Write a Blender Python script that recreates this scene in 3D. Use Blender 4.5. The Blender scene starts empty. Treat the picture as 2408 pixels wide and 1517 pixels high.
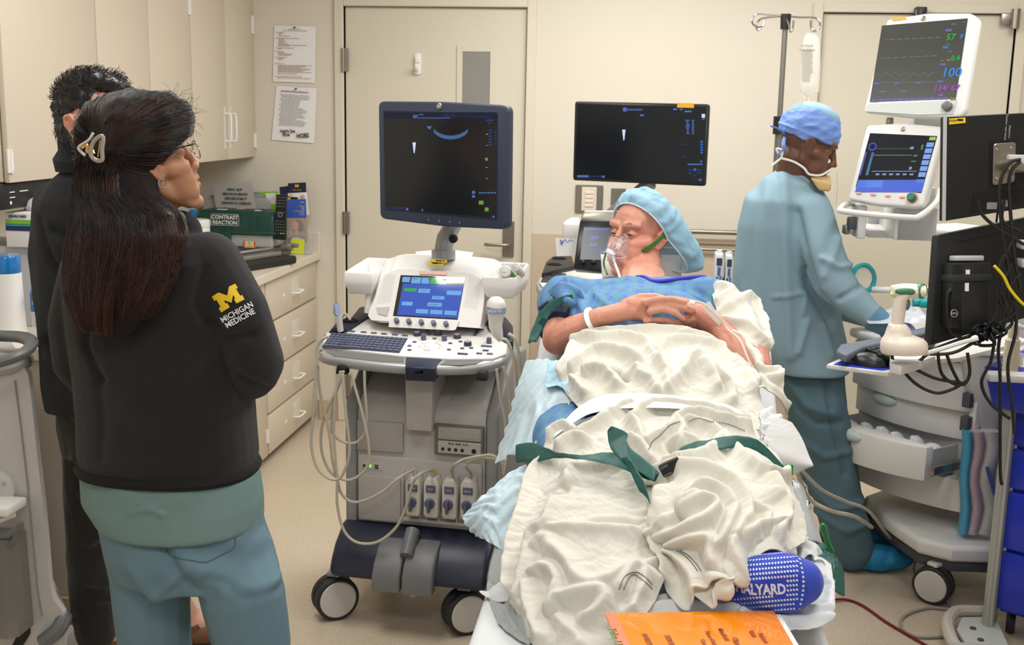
import bpy, bmesh, math, random
import numpy as np
from mathutils import Vector, Matrix, Euler, noise
random.seed(7); np.random.seed(7)
SC = bpy.context.scene
COL = SC.collection
PI = math.pi
W, H = 2408, 1517
F_PX, YAW, PITCH, ROLL, EYE = 2666.06, 0.115095, 0.183958, 0.01911, 1.645
def cam_axes():
 f = Vector((-math.sin(YAW)*math.cos(PITCH), math.cos(YAW)*math.cos(PITCH), -math.sin(PITCH)))
 r0 = Vector((math.cos(YAW), math.sin(YAW), 0)); u0 = r0.cross(f)
 return math.cos(ROLL)*r0+math.sin(ROLL)*u0, -math.sin(ROLL)*r0+math.cos(ROLL)*u0, f
CR, CU, CF = cam_axes()
cam = bpy.data.cameras.new('camera'); camo = bpy.data.objects.new('camera', cam); COL.objects.link(camo)
cam.sensor_width = 36.0; cam.lens = F_PX/W*36.0; cam.clip_start = 0.05; cam.clip_end = 60
m4 = Matrix((CR, CU, -CF)).transposed().to_4x4(); m4.translation = Vector((0, 0, EYE)); camo.matrix_world = m4
cam.dof.use_dof = True; cam.dof.focus_distance = 2.75; cam.dof.aperture_fstop = 9.0
SC.camera = camo
wd = bpy.data.worlds.new('world'); SC.world = wd; wd.use_nodes = True
wd.node_tree.nodes['Background'].inputs[0].default_value = (1.0, 0.99, 0.97, 1); wd.node_tree.nodes['Background'].inputs[1].default_value = 0.55
SC.view_settings.view_transform = 'Standard'; SC.view_settings.look = 'None'
SC.view_settings.exposure = 0.0; SC.view_settings.gamma = 1.0; SC.view_settings.use_curve_mapping = False
def area(name, loc, sx, sy, power, rot=(0, 0, 0), col=(1, .99, .97)):
 l = bpy.data.lights.new(name, 'AREA'); l.shape = 'RECTANGLE'; l.size = sx; l.size_y = sy; l.energy = power; l.color = col
 o = bpy.data.objects.new(name, l); o.location = loc; o.rotation_euler = rot; COL.objects.link(o); return o
area('ceiling_light_a', (-1.1, 2.8, 2.66), .6, 1.2, 27)
area('ceiling_light_b', (0.75, 2.6, 2.66), .6, 1.2, 24)
area('ceiling_light_c', (-0.1, 4.5, 2.66), 1.2, .6, 40)
area('ceiling_light_d', (0.0, 0.6, 2.66), 1.2, .6, 24)
area('ceiling_light_e', (1.5, 4.2, 2.66), .6, 1.2, 22)
def ray(x, y): return CF+CR*((x-W/2)/F_PX)-CU*((y-H/2)/F_PX)
def at(x, y, X=None, Y=None, Z=None):
 d = ray(x, y)
 t = Y/d.y if Y is not None else ((Z-EYE)/d.z if Z is not None else X/d.x)
 return Vector((0, 0, EYE))+d*t
class Frame:
 """local frame of a thing: origin on the floor, turned by rz"""
 def __init__(s, x, y, rz=0., z=0.):
  s.M = Matrix.Translation((x, y, z)) @ Matrix.Rotation(rz, 4, 'Z'); s.I = s.M.inverted(); s.rz = rz; s.o = (x, y, z)
  s.c = s.I @ Vector((0, 0, EYE)); s.R = s.I.to_3x3()
 def p(s, px, py, x=None, y=None, z=None):
  d = s.R @ ray(px, py)
  t = (y-s.c.y)/d.y if y is not None else ((z-s.c.z)/d.z if z is not None else (x-s.c.x)/d.x)
  return s.c+d*t
 def w(s, v): return s.M @ Vector(v)
MATS = {}
def lin(c):
 if isinstance(c, str): c = tuple(int(c[i:i+2], 16)/255 for i in (0, 2, 4))
 return tuple((x/12.92 if x <= .04045 else ((x+.055)/1.055)**2.4) for x in c[:3])
def nt(name):
 m = bpy.data.materials.new(name); m.use_nodes = True; return m, m.node_tree, m.node_tree.nodes['Principled BSDF']
def mat(name, col, rough=.5, metal=0., bump=0., bscale=200., var=0., vscale=6., spec=.5, emit=None, es=1., alpha=1., trans=0., sheen=0., sss=0., coat=0., bdist=.002, ior=1.45, aniso=None):
 if name in MATS: return MATS[name]
 m, t, b = nt(name); N = t.nodes; L = t.links
 c = lin(col); b.inputs['Base Color'].default_value = (*c, 1); b.inputs['Roughness'].default_value = rough
 b.inputs['Metallic'].default_value = metal; b.inputs['Specular IOR Level'].default_value = spec
 b.inputs['Transmission Weight'].default_value = trans; b.inputs['Alpha'].default_value = alpha
 b.inputs['Sheen Weight'].default_value = sheen; b.inputs['Coat Weight'].default_value = coat; b.inputs['IOR'].default_value = ior
 if sss: b.inputs['Subsurface Weight'].default_value = sss; b.inputs['Subsurface Radius'].default_value = (.012, .005, .003); b.inputs['Subsurface Scale'].default_value = .5
 if emit is not None: b.inputs['Emission Color'].default_value = (*lin(emit), 1); b.inputs['Emission Strength'].default_value = es
 tc = N.new('ShaderNodeTexCoord')
 if var:
  n = N.new('ShaderNodeTexNoise'); n.inputs['Scale'].default_value = vscale; n.inputs['Detail'].default_value = 6
  L.new(tc.outputs['Object'], n.inputs['Vector'])
  r = N.new('ShaderNodeMix'); r.data_type = 'RGBA'
  r.inputs[6].default_value = (*[max(0, x*(1-var)) for x in c], 1); r.inputs[7].default_value = (*[min(1, x*(1+var)) for x in c], 1)
  L.new(n.outputs['Fac'], r.inputs[0]); L.new(r.outputs[2], b.inputs['Base Color'])
 if bump:
  n2 = N.new('ShaderNodeTexNoise'); n2.inputs['Scale'].default_value = bscale; n2.inputs['Detail'].default_value = 3
  L.new(tc.outputs['Object'], n2.inputs['Vector']); bp = N.new('ShaderNodeBump'); bp.inputs['Strength'].default_value = bump; bp.inputs['Distance'].default_value = bdist
  L.new(n2.outputs['Fac'], bp.inputs['Height']); L.new(bp.outputs[0], b.inputs['Normal'])
 MATS[name] = m; return m
def glow(name, col, s=1.): return mat(name, '050505', .35, emit=col, es=s, spec=.3)
class MB:
 def __init__(s): s.bm = bmesh.new()
 def _mark(s): return set(s.bm.verts)
 def box(s, c, d, bev=0., seg=2, rot=None, taper=None):
  """c centre, d full sizes; taper=(tx,ty) scales the top"""
  b = s.bm; vs = []
  for z in (-1, 1):
   for y in (-1, 1):
    for x in (-1, 1):
     kx, ky = (taper if taper and z > 0 else (1, 1)); v = Vector((x*d[0]/2*kx, y*d[1]/2*ky, z*d[2]/2))
     if rot is not None: v = rot @ v
     vs.append(b.verts.new(v+Vector(c)))
  fs = [b.faces.new([vs[i] for i in f]) for f in ((0, 2, 3, 1), (4, 5, 7, 6), (0, 1, 5, 4), (2, 6, 7, 3), (0, 4, 6, 2), (1, 3, 7, 5))]
  if bev:
   bev = min(bev, min(d)*.49); es = list({e for f in fs for e in f.edges})
   bmesh.ops.bevel(b, geom=es, offset=bev, segments=seg, profile=.5, affect='EDGES')
  return s
 def hexa(s, pts, bev=0., seg=2):
  b = s.bm; vs = [b.verts.new(Vector(p)) for p in pts]   # bottom 4 ccw then top 4 ccw
  fs = [b.faces.new([vs[i] for i in f]) for f in ((3, 2, 1, 0), (4, 5, 6, 7), (0, 1, 5, 4), (1, 2, 6, 5), (2, 3, 7, 6), (3, 0, 4, 7))]
  if bev: bmesh.ops.bevel(b, geom=list({e for f in fs for e in f.edges}), offset=bev, segments=seg, profile=.5, affect='EDGES')
  return s
 def prism(s, poly, axis, lo, hi, bev=0., seg=2, M=None):
  """poly: list of 2-D points, extruded along axis ('x': pts=(y,z); 'y': pts=(x,z); 'z': pts=(x,y))"""
  b = s.bm
  def mk(p, h):
   v = {'x': (h, p[0], p[1]), 'y': (p[0], h, p[1]), 'z': (p[0], p[1], h)}[axis]; v = Vector(v)
   return b.verts.new(M @ v if M is not None else v)
  A = [mk(p, lo) for p in poly]; B = [mk(p, hi) for p in poly]; n = len(poly)
  fs = [b.faces.new(A), b.faces.new(B[::-1])]+[b.faces.new((A[i], B[i], B[(i+1) % n], A[(i+1) % n])) for i in range(n)]
  bmesh.ops.recalc_face_normals(b, faces=fs)
  if bev: bmesh.ops.bevel(b, geom=list({e for f in fs[:2] for e in f.edges}), offset=bev, segments=seg, profile=.5, affect='EDGES')
  return s
 def cyl(s, a, b_, r, r2=None, n=20, bev=0., caps=True):
  return s.tube([a, b_], [r, r if r2 is None else r2], n, caps)
 def tube(s, pts, r, n=8, caps=True, flat=1., closed=False, upv=None):
  b = s.bm; pts = [Vector(p) for p in pts]; k = len(pts)
  if not hasattr(r, '__len__'): r = [r]*k
  up = Vector(upv) if upv is not None else None; rings = []
  for i, p in enumerate(pts):
   t = (pts[(i+1) % k]-pts[i-1]) if closed else (pts[min(i+1, k-1)]-pts[max(i-1, 0)])
   if t.length < 1e-9: t = Vector((0, 0, 1))
   t.normalize()
   if up is None: up = Vector((0, 0, 1)) if abs(t.z) < .9 else Vector((1, 0, 0))
   u = up-t*up.dot(t)
   if u.length < 1e-5: u = t.orthogonal()
   u.normalize(); w = t.cross(u)
   if upv is None: up = u
   rings.append([b.verts.new(p+(u*math.cos(2*PI*j/n)*flat+w*math.sin(2*PI*j/n))*r[i]) for j in range(n)])
  for i in range(k if closed else k-1):
   A, B = rings[i], rings[(i+1) % k]
   for j in range(n): b.faces.new((A[j], A[(j+1) % n], B[(j+1) % n], B[j]))
  if caps and not closed: b.faces.new(rings[0][::-1]); b.faces.new(rings[-1])
  return s
 def lathe(s, prof, c=(0, 0, 0), n=24, axis=(0, 0, 1), caps=True):
  """prof: list of (radius, height)"""
  a = Vector(axis).normalized(); u = a.orthogonal().normalized(); w = a.cross(u); c = Vector(c); b = s.bm
  rings = [[b.verts.new(c+a*h+(u*math.cos(2*PI*j/n)+w*math.sin(2*PI*j/n))*max(r, 1e-5)) for j in range(n)] for r, h in prof]
  for A, B in zip(rings, rings[1:]):
   for j in range(n): b.faces.new((A[j], A[(j+1) % n], B[(j+1) % n], B[j]))
  if caps: b.faces.new(rings[0][::-1]); b.faces.new(rings[-1])
  return s
 def ell(s, c, r, nu=16, nv=10, rot=None):
  M = Matrix.Translation(c) @ (rot.to_4x4() if rot is not None else Matrix.Identity(4)) @ Matrix.Diagonal((*((r,)*3 if not hasattr(r, '__len__') else r), 1))
  bmesh.ops.create_uvsphere(s.bm, u_segments=nu, v_segments=nv, radius=1, matrix=M); return s
 def grid(s, P, closed_u=False):
  """P array (nu,nv,3)"""
  b = s.bm; nu, nv = P.shape[:2]; V = [[b.verts.new(P[i, j]) for j in range(nv)] for i in range(nu)]
  for i in range(nu if closed_u else nu-1):
   for j in range(nv-1): b.faces.new((V[i][j], V[(i+1) % nu][j], V[(i+1) % nu][j+1], V[i][j+1]))
  return s
 def quad(s, a, b_, c, d): s.bm.faces.new([s.bm.verts.new(Vector(p)) for p in (a, b_, c, d)]); return s
 def loft(s, rings, caps=True):
  b = s.bm; R = [[b.verts.new(Vector(p)) for p in r] for r in rings]; n = len(R[0])
  for A, B in zip(R, R[1:]):
   for j in range(n): b.faces.new((A[j], A[(j+1) % n], B[(j+1) % n], B[j]))
  if caps: b.faces.new(R[0][::-1]); b.faces.new(R[-1])
  return s
 def rrect(s, c, w, h, dpt, rad, bev=0., M=None, n=5):
  """rounded rectangle plate in the xz plane, depth along y, centre c"""
  pts = rr(w, h, rad, n); T = Matrix.Translation(c) if M is None else M @ Matrix.Translation(c)
  return s.prism(pts, 'y', -dpt/2, dpt/2, bev, 2, T)
 def done(s, name):
  bmesh.ops.recalc_face_normals(s.bm, faces=s.bm.faces); me = bpy.data.meshes.new(name); s.bm.to_mesh(me); s.bm.free(); return me
def rr(w, h, rad, n=5):
 out = []
 for cx_, cy_, a0 in ((w/2-rad, h/2-rad, 0), (-w/2+rad, h/2-rad, 90), (-w/2+rad, -h/2+rad, 180), (w/2-rad, -h/2+rad, 270)):
  for i in range(n+1):
   a = math.radians(a0+90*i/n); out.append((cx_+rad*math.cos(a), cy_+rad*math.sin(a)))
 return out
def smooth_mesh(me, ang=35):
 me.polygons.foreach_set('use_smooth', [True]*len(me.polygons))
 try: me.set_sharp_from_angle(angle=math.radians(ang))
 except Exception: pass
def link(name, me, m, parent=None, ang=35, **kw):
 me.materials.clear()
 for x in (m if isinstance(m, (list, tuple)) else [m]): me.materials.append(x)
 if ang: smooth_mesh(me, ang)
 o = bpy.data.objects.new(name, me); COL.objects.link(o)
 if parent is not None: o.parent = parent
 for k, v in kw.items(): o[k] = v
 return o
def obj(name, mb, m, parent=None, ang=35, **kw): return link(name, mb.done(name), m, parent, ang, **kw)
def thing(name, label, cat, loc=(0, 0, 0), rz=0., group=None):
 o = bpy.data.objects.new(name, None); COL.objects.link(o); o.empty_display_size = .1
 o.location = loc; o.rotation_euler = (0, 0, rz); o['label'] = label; o['category'] = cat
 if group: o['group'] = group
 return o
def tag(o, label, cat, group=None, kind=None):
 o['label'] = label; o['category'] = cat
 if group: o['group'] = group
 if kind: o['kind'] = kind
 return o
def fthing(fr, name, label, cat, group=None): return thing(name, label, cat, fr.o, fr.rz, group)
def struct(name, mb, m, ang=35): o = obj(name, mb, m, None, ang); o['kind'] = 'structure'; return o
def catmull(pts, n=8, closed=False):
 P = [Vector(p) for p in pts]; out = []; k = len(P)
 for i in range(k if closed else k-1):
  g = (lambda j: P[j % k]) if closed else (lambda j: P[max(0, min(k-1, j))])
  p0, p1, p2, p3 = g(i-1), g(i), g(i+1), g(i+2)
  for j in range(n):
   t = j/n; out.append(.5*((2*p1)+(p2-p0)*t+(2*p0-5*p1+4*p2-p3)*t*t+(3*p1-p0-3*p2+p3)*t**3))
 if not closed: out.append(P[-1])
 return out
def text(name, s, size, M, m, parent=None, align='CENTER', depth=0.0003, bold=0., sx=1., line=1., **kw):
 """flat lettering: M maps text x->right y->up z->out of the surface"""
 c = bpy.data.curves.new(name, 'FONT'); c.body = s; c.size = size; c.align_x = align; c.align_y = 'CENTER'; c.extrude = depth; c.offset = bold; c.space_line = line
 c.resolution_u = 2
 o = bpy.data.objects.new(name+'_tmp', c); COL.objects.link(o)
 dg = bpy.context.evaluated_depsgraph_get(); me = bpy.data.meshes.new_from_object(o.evaluated_get(dg)); bpy.data.objects.remove(o)
 me.transform(M @ Matrix.Diagonal((sx, 1, 1, 1))); me.name = name
 return link(name, me, m, parent, 0, **kw)
def basis(o, x, y):
 """matrix with origin o, text x axis, text y axis"""
 x = Vector(x).normalized(); y = Vector(y); y = (y-x*y.dot(x)).normalized(); z = x.cross(y)
 M = Matrix((x, y, z)).transposed().to_4x4(); M.translation = Vector(o); return M
FRONT = lambda o: basis(o, (1, 0, 0), (0, 0, 1))      # faces -y
def voxel(mb, size, smooth_it=4, factor=.5, name='body'):
 me = mb.done(name); o = bpy.data.objects.new('tmp', me); COL.objects.link(o)
 r = o.modifiers.new('r', 'REMESH'); r.mode = 'VOXEL'; r.voxel_size = size; r.use_smooth_shade = True
 if smooth_it:
  s = o.modifiers.new('s', 'SMOOTH'); s.iterations = smooth_it; s.factor = factor
 dg = bpy.context.evaluated_depsgraph_get(); out = bpy.data.meshes.new_from_object(o.evaluated_get(dg)); bpy.data.objects.remove(o); out.name = name
 return out
def cap(mb, a, b, ra, rb=None, n=14, k=5):
 """solid tapered capsule"""
 a = Vector(a); b = Vector(b); rb = ra if rb is None else rb; t = (b-a)
 if t.length < 1e-6: mb.ell(a, ra, n, 8); return
 t.normalize(); pts = []; rs = []
 for i in range(k+1):
  th = PI/2*(1-i/k); pts.append(a-t*ra*math.sin(th)); rs.append(max(ra*math.cos(th), ra*.02))
 for i in range(k+1):
  th = PI/2*i/k; pts.append(b+t*rb*math.sin(th)); rs.append(max(rb*math.cos(th), rb*.02))
 mb.tube(pts, rs, n)
def chain(mb, pts, rs, n=14):
 for i in range(len(pts)-1): cap(mb, pts[i], pts[i+1], rs[i], rs[i+1], n)
def getv(me):
 a = np.empty(len(me.vertices)*3, np.float32); me.vertices.foreach_get('co', a); return a.reshape(-1, 3).astype(float)
def setv(me, P): me.vertices.foreach_set('co', np.asarray(P, np.float32).ravel()); me.update()
def getn(me):
 a = np.empty(len(me.vertices)*3, np.float32); me.vertex_normals.foreach_get('vector', a); return a.reshape(-1, 3).astype(float)
def segdist(P, A, B):
 A = np.asarray(A, float); B = np.asarray(B, float); d = B-A; t = np.clip(((P-A)@d)/max(d@d, 1e-12), 0, 1); return np.linalg.norm(P-(A+t[:, None]*d), axis=1)
def polydist(P, pts):
 return np.min([segdist(P, pts[i], pts[i+1]) for i in range(len(pts)-1)], axis=0)
def vnoise(P, scale, seed=0, octv=2):
 """cheap smooth 3-D value noise, vectorised"""
 out = np.zeros(len(P)); amp = 1; tot = 0
 for o in range(octv):
  Q = P*scale*2**o+seed*17.13+o*5.7; i = np.floor(Q).astype(np.int64); f = Q-i; f = f*f*(3-2*f); r = 0
  for dx in (0, 1):
   for dy in (0, 1):
    for dz in (0, 1):
     h = ((i[:, 0]+dx)*73856093) ^ ((i[:, 1]+dy)*19349663) ^ ((i[:, 2]+dz)*83492791); h = (h*2654435761) & 0xffffffff
     h = ((h >> 13) ^ h)*1274126177 & 0xffffffff; v = (h & 0xffff)/65535.*2-1
     w = (f[:, 0] if dx else 1-f[:, 0])*(f[:, 1] if dy else 1-f[:, 1])*(f[:, 2] if dz else 1-f[:, 2]); r = r+v*w
  out += amp*r; tot += amp; amp *= .5
 return out/tot
def cloth(P, rest=1.2, iters=200, grav=.0006, caps=(), floor=None, pin=None, bend=.15, thick=.004, fric=.6, rest_ref=None, periodic=False, jitter=.002, damp=.96, anchor=0., wave=(0., 9., 0)):
 """P (nu,nv,3) start shape; rest = how much longer than the start shape the fabric is"""
 nu, nv = P.shape[:2]; R0 = P if rest_ref is None else rest_ref; X = P.reshape(-1, 3).copy(); R0 = R0.reshape(-1, 3)
 idx = np.arange(nu*nv).reshape(nu, nv); inv = np.ones(nu*nv)
 if pin is not None: inv[pin.ravel()] = 0
 if not hasattr(rest, '__len__'): rest = (rest, rest)
 B = []
 def add(a, b, k, stiff):
  a = a.ravel(); b = b.ravel()
  L = np.linalg.norm((R0[a]-R0[b]), axis=1)*k; B.append((a, b, L, stiff))
 for p in (0, 1):
  add(idx[p:-1:2, :], idx[p+1::2, :], rest[0], 1.); add(idx[:, p:-1:2], idx[:, p+1::2], rest[1], 1.)
 if periodic: add(idx[-1:, :], idx[:1, :], rest[0], 1.)
 km = (rest[0]+rest[1])/2
 for p in (0, 1):
  add(idx[p:-1:2, :-1], idx[p+1::2, 1:], km, .35); add(idx[p:-1:2, 1:], idx[p+1::2, :-1], km, .35)
 for p in (0, 1, 2, 3):
  if nu > p+2: add(idx[p:-2:4, :], idx[p+2::4, :][:len(idx[p:-2:4])], rest[0], bend)
  if nv > p+2: add(idx[:, p:-2:4], idx[:, p+2::4][:, :len(range(p, nv-2, 4))], rest[1], bend)
 for p in (0, 1, 2, 3, 4, 5, 6, 7):
  if nu > p+4: add(idx[p:-4:8, :], idx[p+4::8, :][:len(idx[p:-4:8])], rest[0], bend*.5)
  if nv > p+4: add(idx[:, p:-4:8], idx[:, p+4::8][:, :len(range(p, nv-4, 8))], rest[1], bend*.5)
 if wave[0]: X[:, 2] += vnoise(X, wave[1], wave[2], 2)*wave[0]*inv
 S0 = X.copy()
 V = np.zeros_like(X); X += np.random.randn(*X.shape)*jitter*inv[:, None]
 for it in range(iters):
  V *= damp; V[:, 2] -= grav; X0 = X.copy(); X = X+V*inv[:, None]
  for a, b, L, st in B:
   d = X[b]-X[a]; l = np.linalg.norm(d, axis=1)+1e-9; wa = inv[a]; wb = inv[b]; w = wa+wb+1e-9
   k = st if st >= .3 else st*1.0
   c = (l-L)/l/w*k
   X[a] += d*(c*wa)[:, None]; X[b] -= d*(c*wb)[:, None]
  if anchor: X += (S0-X)*anchor*inv[:, None]
  hit = np.zeros(len(X), bool)
  for (ca, cb, ra, rb) in caps:
   A = np.asarray(ca, float); D = np.asarray(cb, float)-A; t = np.clip(((X-A)@D)/max(D@D, 1e-12), 0, 1); C = A+t[:, None]*D
   r = ra+(rb-ra)*t+thick; d = X-C; l = np.linalg.norm(d, axis=1)+1e-9; m = (l < r)
   X[m] = C[m]+d[m]/l[m][:, None]*r[m][:, None]; hit |= m
  if floor is not None:
   h = floor(X)+thick; m = X[:, 2] < h; X[m, 2] = h[m]; hit |= m
  V = X-X0; V[hit] *= (1-fric); sp = np.linalg.norm(V, axis=1); k = np.minimum(1, .02/np.maximum(sp, 1e-9)); V *= k[:, None]
  if pin is not None: X[inv == 0] = P.reshape(-1, 3)[inv == 0]; V[inv == 0] = 0
 return X.reshape(nu, nv, 3)
def subdiv(me, lv=1, thick=0.):
 o = bpy.data.objects.new('tmp', me); COL.objects.link(o)
 if thick: s = o.modifiers.new('t', 'SOLIDIFY'); s.thickness = thick; s.offset = 0
 m = o.modifiers.new('s', 'SUBSURF'); m.levels = lv; m.render_levels = lv
 dg = bpy.context.evaluated_depsgraph_get(); out = bpy.data.meshes.new_from_object(o.evaluated_get(dg)); bpy.data.objects.remove(o); return out
def gridmesh(P, name='cloth', periodic=False, lv=1, thick=0.): mb = MB(); mb.grid(P, periodic); return subdiv(mb.done(name), lv, thick)
def obj(name, mb, m, parent=None, ang=35, M=None, **kw):
 if M is not None: mb.bm.transform(M)
 return link(name, mb.done(name), m, parent, ang, **kw)
def hitplane(fr, px, py, o, n):
 d = fr.R @ ray(px, py); n = Vector(n); t = (Vector(o)-fr.c).dot(n)/d.dot(n); return fr.c+d*t
WORLD = Frame(0, 0)
def caster(parent, name, c, axis, r, w, mt, mw, fork=None):
 """twin disc castor: c hub centre, axis horizontal direction towards the outer disc"""
 a = Vector(axis).normalized(); c = Vector(c)
 wl = obj(name, MB().lathe([(r*.35, -w/2), (r*.93, -w/2), (r, -w*.42), (r, -w*.12), (r*.9, -w*.06), (r*.9, w*.06), (r, w*.12), (r, w*.42), (r*.93, w/2), (r*.35, w/2)], c, 36, a), mt, parent)
 for s in (-1, 1): obj('hub_cap', MB().lathe([(r*.84, 0), (r*.84, w*.015), (r*.8, w*.05), (r*.3, w*.08), (.001, w*.085)], c+a*s*w*.49, 36, a*s), mw, wl)
 obj('fork', MB().box(c+Vector((0, 0, r*.6)), (w*.3, w*.3, r*1.1), r*.08).box(c+Vector((0, 0, r*1.12)), (r*.6, r*.6, r*.2), r*.05), fork or mw, parent)
 return wl
def skin_mat(name, rough=.5, bump=.35):
 m, t, b = nt(name); N, L = t.nodes, t.links
 a = N.new('ShaderNodeAttribute'); a.attribute_name = 'tint'; L.new(a.outputs['Color'], b.inputs['Base Color']); b.inputs['Roughness'].default_value = rough
 b.inputs['Subsurface Weight'].default_value = .12; b.inputs['Subsurface Radius'].default_value = (.012, .005, .003); b.inputs['Subsurface Scale'].default_value = .5
 tc = N.new('ShaderNodeTexCoord'); n = N.new('ShaderNodeTexNoise'); n.inputs['Scale'].default_value = 170; n.inputs['Detail'].default_value = 4; L.new(tc.outputs['Object'], n.inputs[0])
 bp = N.new('ShaderNodeBump'); bp.inputs['Strength'].default_value = bump; bp.inputs['Distance'].default_value = .0015; L.new(n.outputs['Fac'], bp.inputs['Height']); L.new(bp.outputs[0], b.inputs['Normal'])
 return m
def set_tint(me, base, spots=(), blotch=.1, bscale=25., blotch_col=None):
 """spots: (centre, radius, colour, strength) in mesh space"""
 P = getv(me); c = np.tile(np.array(lin(base)), (len(P), 1)); nz = vnoise(P, bscale, 3, 3)[:, None]
 c = c*(1+blotch*nz)
 if blotch_col is not None:
  k = np.clip(vnoise(P, bscale*2.2, 9, 3)*2.2-.1, 0, 1)[:, None]*.6; c = c*(1-k)+np.array(lin(blotch_col))*k
 for ce, r, col, st in spots:
  d = np.linalg.norm(P-np.asarray(ce, float), axis=1); k = (st*np.exp(-(d/r)**2))[:, None]; c = c*(1-k)+np.array(lin(col))*k
 at_ = me.color_attributes.new('tint', 'FLOAT_COLOR', 'POINT'); at_.data.foreach_set('color', np.concatenate([c, np.ones((len(P), 1))], 1).astype(np.float32).ravel())
def hframe(c, fwd, up):
 f = Vector(fwd).normalized(); u = Vector(up); u = (u-f*u.dot(f)).normalized(); l = u.cross(f); M = Matrix((f, l, u)).transposed().to_4x4(); M.translation = Vector(c); return M
def head_prims(mb, M, s=1., female=False, ears=(1, -1), open_eye=True):
 """head solid in its own frame: x forward, y left, z up, origin between the ears"""
 def T(p): return M @ (Vector(p)*s)
 R3 = M.to_3x3()
 def E(c, r, rot=None): mb.ell(T(c), tuple(q*s for q in r), 20, 14, R3 if rot is None else R3 @ rot)
 def C(a, b, ra, rb=None): cap(mb, T(a), T(b), ra*s, (ra if rb is None else rb)*s, 12, 4)
 jw = .9 if female else 1.
 E((-.018, 0, .038), (.097, .075, .086)); E((.028, 0, .045), (.056, .062, .062)); E((.022, 0, -.03), (.058, .058*jw, .078))
 for q in (1, -1):
  C((.0, q*.056*jw, -.045), (.062, q*.018*jw, -.098), .020, .016); C((-.005, q*.060, -.01), (.0, q*.056*jw, -.045), .018, .020)
  C((.058, q*.038, -.022), (.030, q*.056, -.012), .024, .022); C((.078, q*.014, .034), (.066, q*.048, .036), .013, .012)
  E((.096, q*.0115, -.030), (.010, .0085, .009)); E((.0665, q*.031, .010), (.0155, .0170, .0125))
  E((.048, q*.036*jw, -.045), (.036, .028, .048)); C((.066, q*.020, -.075), (.05, q*.034, -.06), .024, .026)
 C((.080, 0, .028), (.100 if female else .103, 0, -.020), .0085, .009 if female else .0105); E((.102 if female else .108, 0, -.025), (.0105, .0095, .0095)); C((.082, 0, -.045), (.078, 0, -.075), .018)
 C((.086, -.018, -.0565), (.0955, 0, -.0540), .006, .0075); C((.086, .018, -.0565), (.0955, 0, -.0540), .006, .0075)
 C((.084, -.016, -.0680), (.0925, 0, -.0700), .006, .0085); C((.084, .016, -.0680), (.0925, 0, -.0700), .006, .0085)
 E((.078, 0, -.104), (.017, .021*jw, .016))
 for q in ears:
  pts = [(.010, q*.073, -.022), (.008, q*.078, -.005), (.012, q*.081, .014), (.002, q*.086, .030), (-.014, q*.091, .026), (-.018, q*.091, .008), (-.010, q*.084, -.010), (.002, q*.078, -.026), (.010, q*.074, -.024)]
  for a, b in zip(pts, pts[1:]): C(a, b, .0045)
  E((-.002, q*.079, .006), (.015, .0035, .022)); C((.0, q*.084, .018), (-.008, q*.085, -.002), .0035); C((.010, q*.076, .0), (.008, q*.078, -.010), .0045)
def head_sculpt(P, M, s=1.):
 I = np.array(M.inverted()); Q = (P @ I[:3, :3].T+I[:3, 3])/s; D = np.zeros_like(Q)
 def br(c, r, d):
  rr = np.asarray(r if hasattr(r, '__len__') else (r,)*3, float); w = np.exp(-(((Q-np.asarray(c))/rr)**2).sum(1)); D.__iadd__(w[:, None]*np.asarray(d))
 for q in (1, -1):
  br((.084, q*.017, .012), (.012, .010, .012), (-.006, 0, 0)); br((.074, q*.040, .022), (.012, .014, .006), (-.004, 0, 0)); br((.074, q*.033, -.006), (.012, .018, .005), (-.0015, 0, 0))
  br((.106, q*.006, -.0345), (.005, .0032, .003), (-.002, 0, .005)); br((.090, q*.026, -.042), (.012, .006, .016), (-.004, 0, 0)); br((.03, q*.066, .04), (.03, .01, .025), (0, -q*.004, 0)); br((.040, q*.055, -.055), (.02, .012, .02), (0, -q*.003, 0))
 br((.096, 0, -.0620), (.010, .020, .0022), (-.007, 0, 0)); br((.090, 0, -.085), (.012, .018, .006), (-.005, 0, 0)); br((.1, 0, -.043), (.01, .004, .008), (-.002, 0, 0))
 R = np.array(M)[:3, :3]; return P+(D*s) @ R.T
def hand_prims(mb, M, s=1., curl=(.5, .55, .6, .65), thumb=.5, side=1, spread=.0):
 """x along the fingers, y towards the thumb side*, z back of the hand; origin at the wrist"""
 def T(p): return M @ Vector((p[0]*s, p[1]*s*side, p[2]*s))
 L_ = ((.033, .040, .024, .021), (.011, .044, .027, .023), (-.011, .041, .025, .022), (-.032, .032, .020, .020))
 cap(mb, T((-.02, 0, 0)), T((.02, 0, 0)), .024*s, .026*s)
 for k, (y0, a, b, c) in enumerate(L_):
  kn = Vector((.088-abs(y0-.011)*.15, y0*.98, .002)); chain(mb, [T((.01, y0*.5, 0)), T(kn)], [.018*s, .0115*s], 10); th = 0; p = kn.copy(); pts = [T(p)]
  for j, l_ in enumerate((a, b, c)):
   th += curl[k]*(.8, 1.1, .8)[j]; p = p+Vector((math.cos(th)*l_, math.sin((y0)*spread*20)*l_*.4, -math.sin(th)*l_)); pts.append(T(p))
  chain(mb, pts, [.0100*s, .0090*s, .0080*s, .0068*s], 10)
 chain(mb, [T((.012, .022, -.004)), T((.040, .045, -.012)), T((.068, .055-.02*thumb, -.020)), T((.090, .055-.045*thumb, -.026))], [.0175*s, .0135*s, .0105*s, .0085*s], 10)
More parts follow.
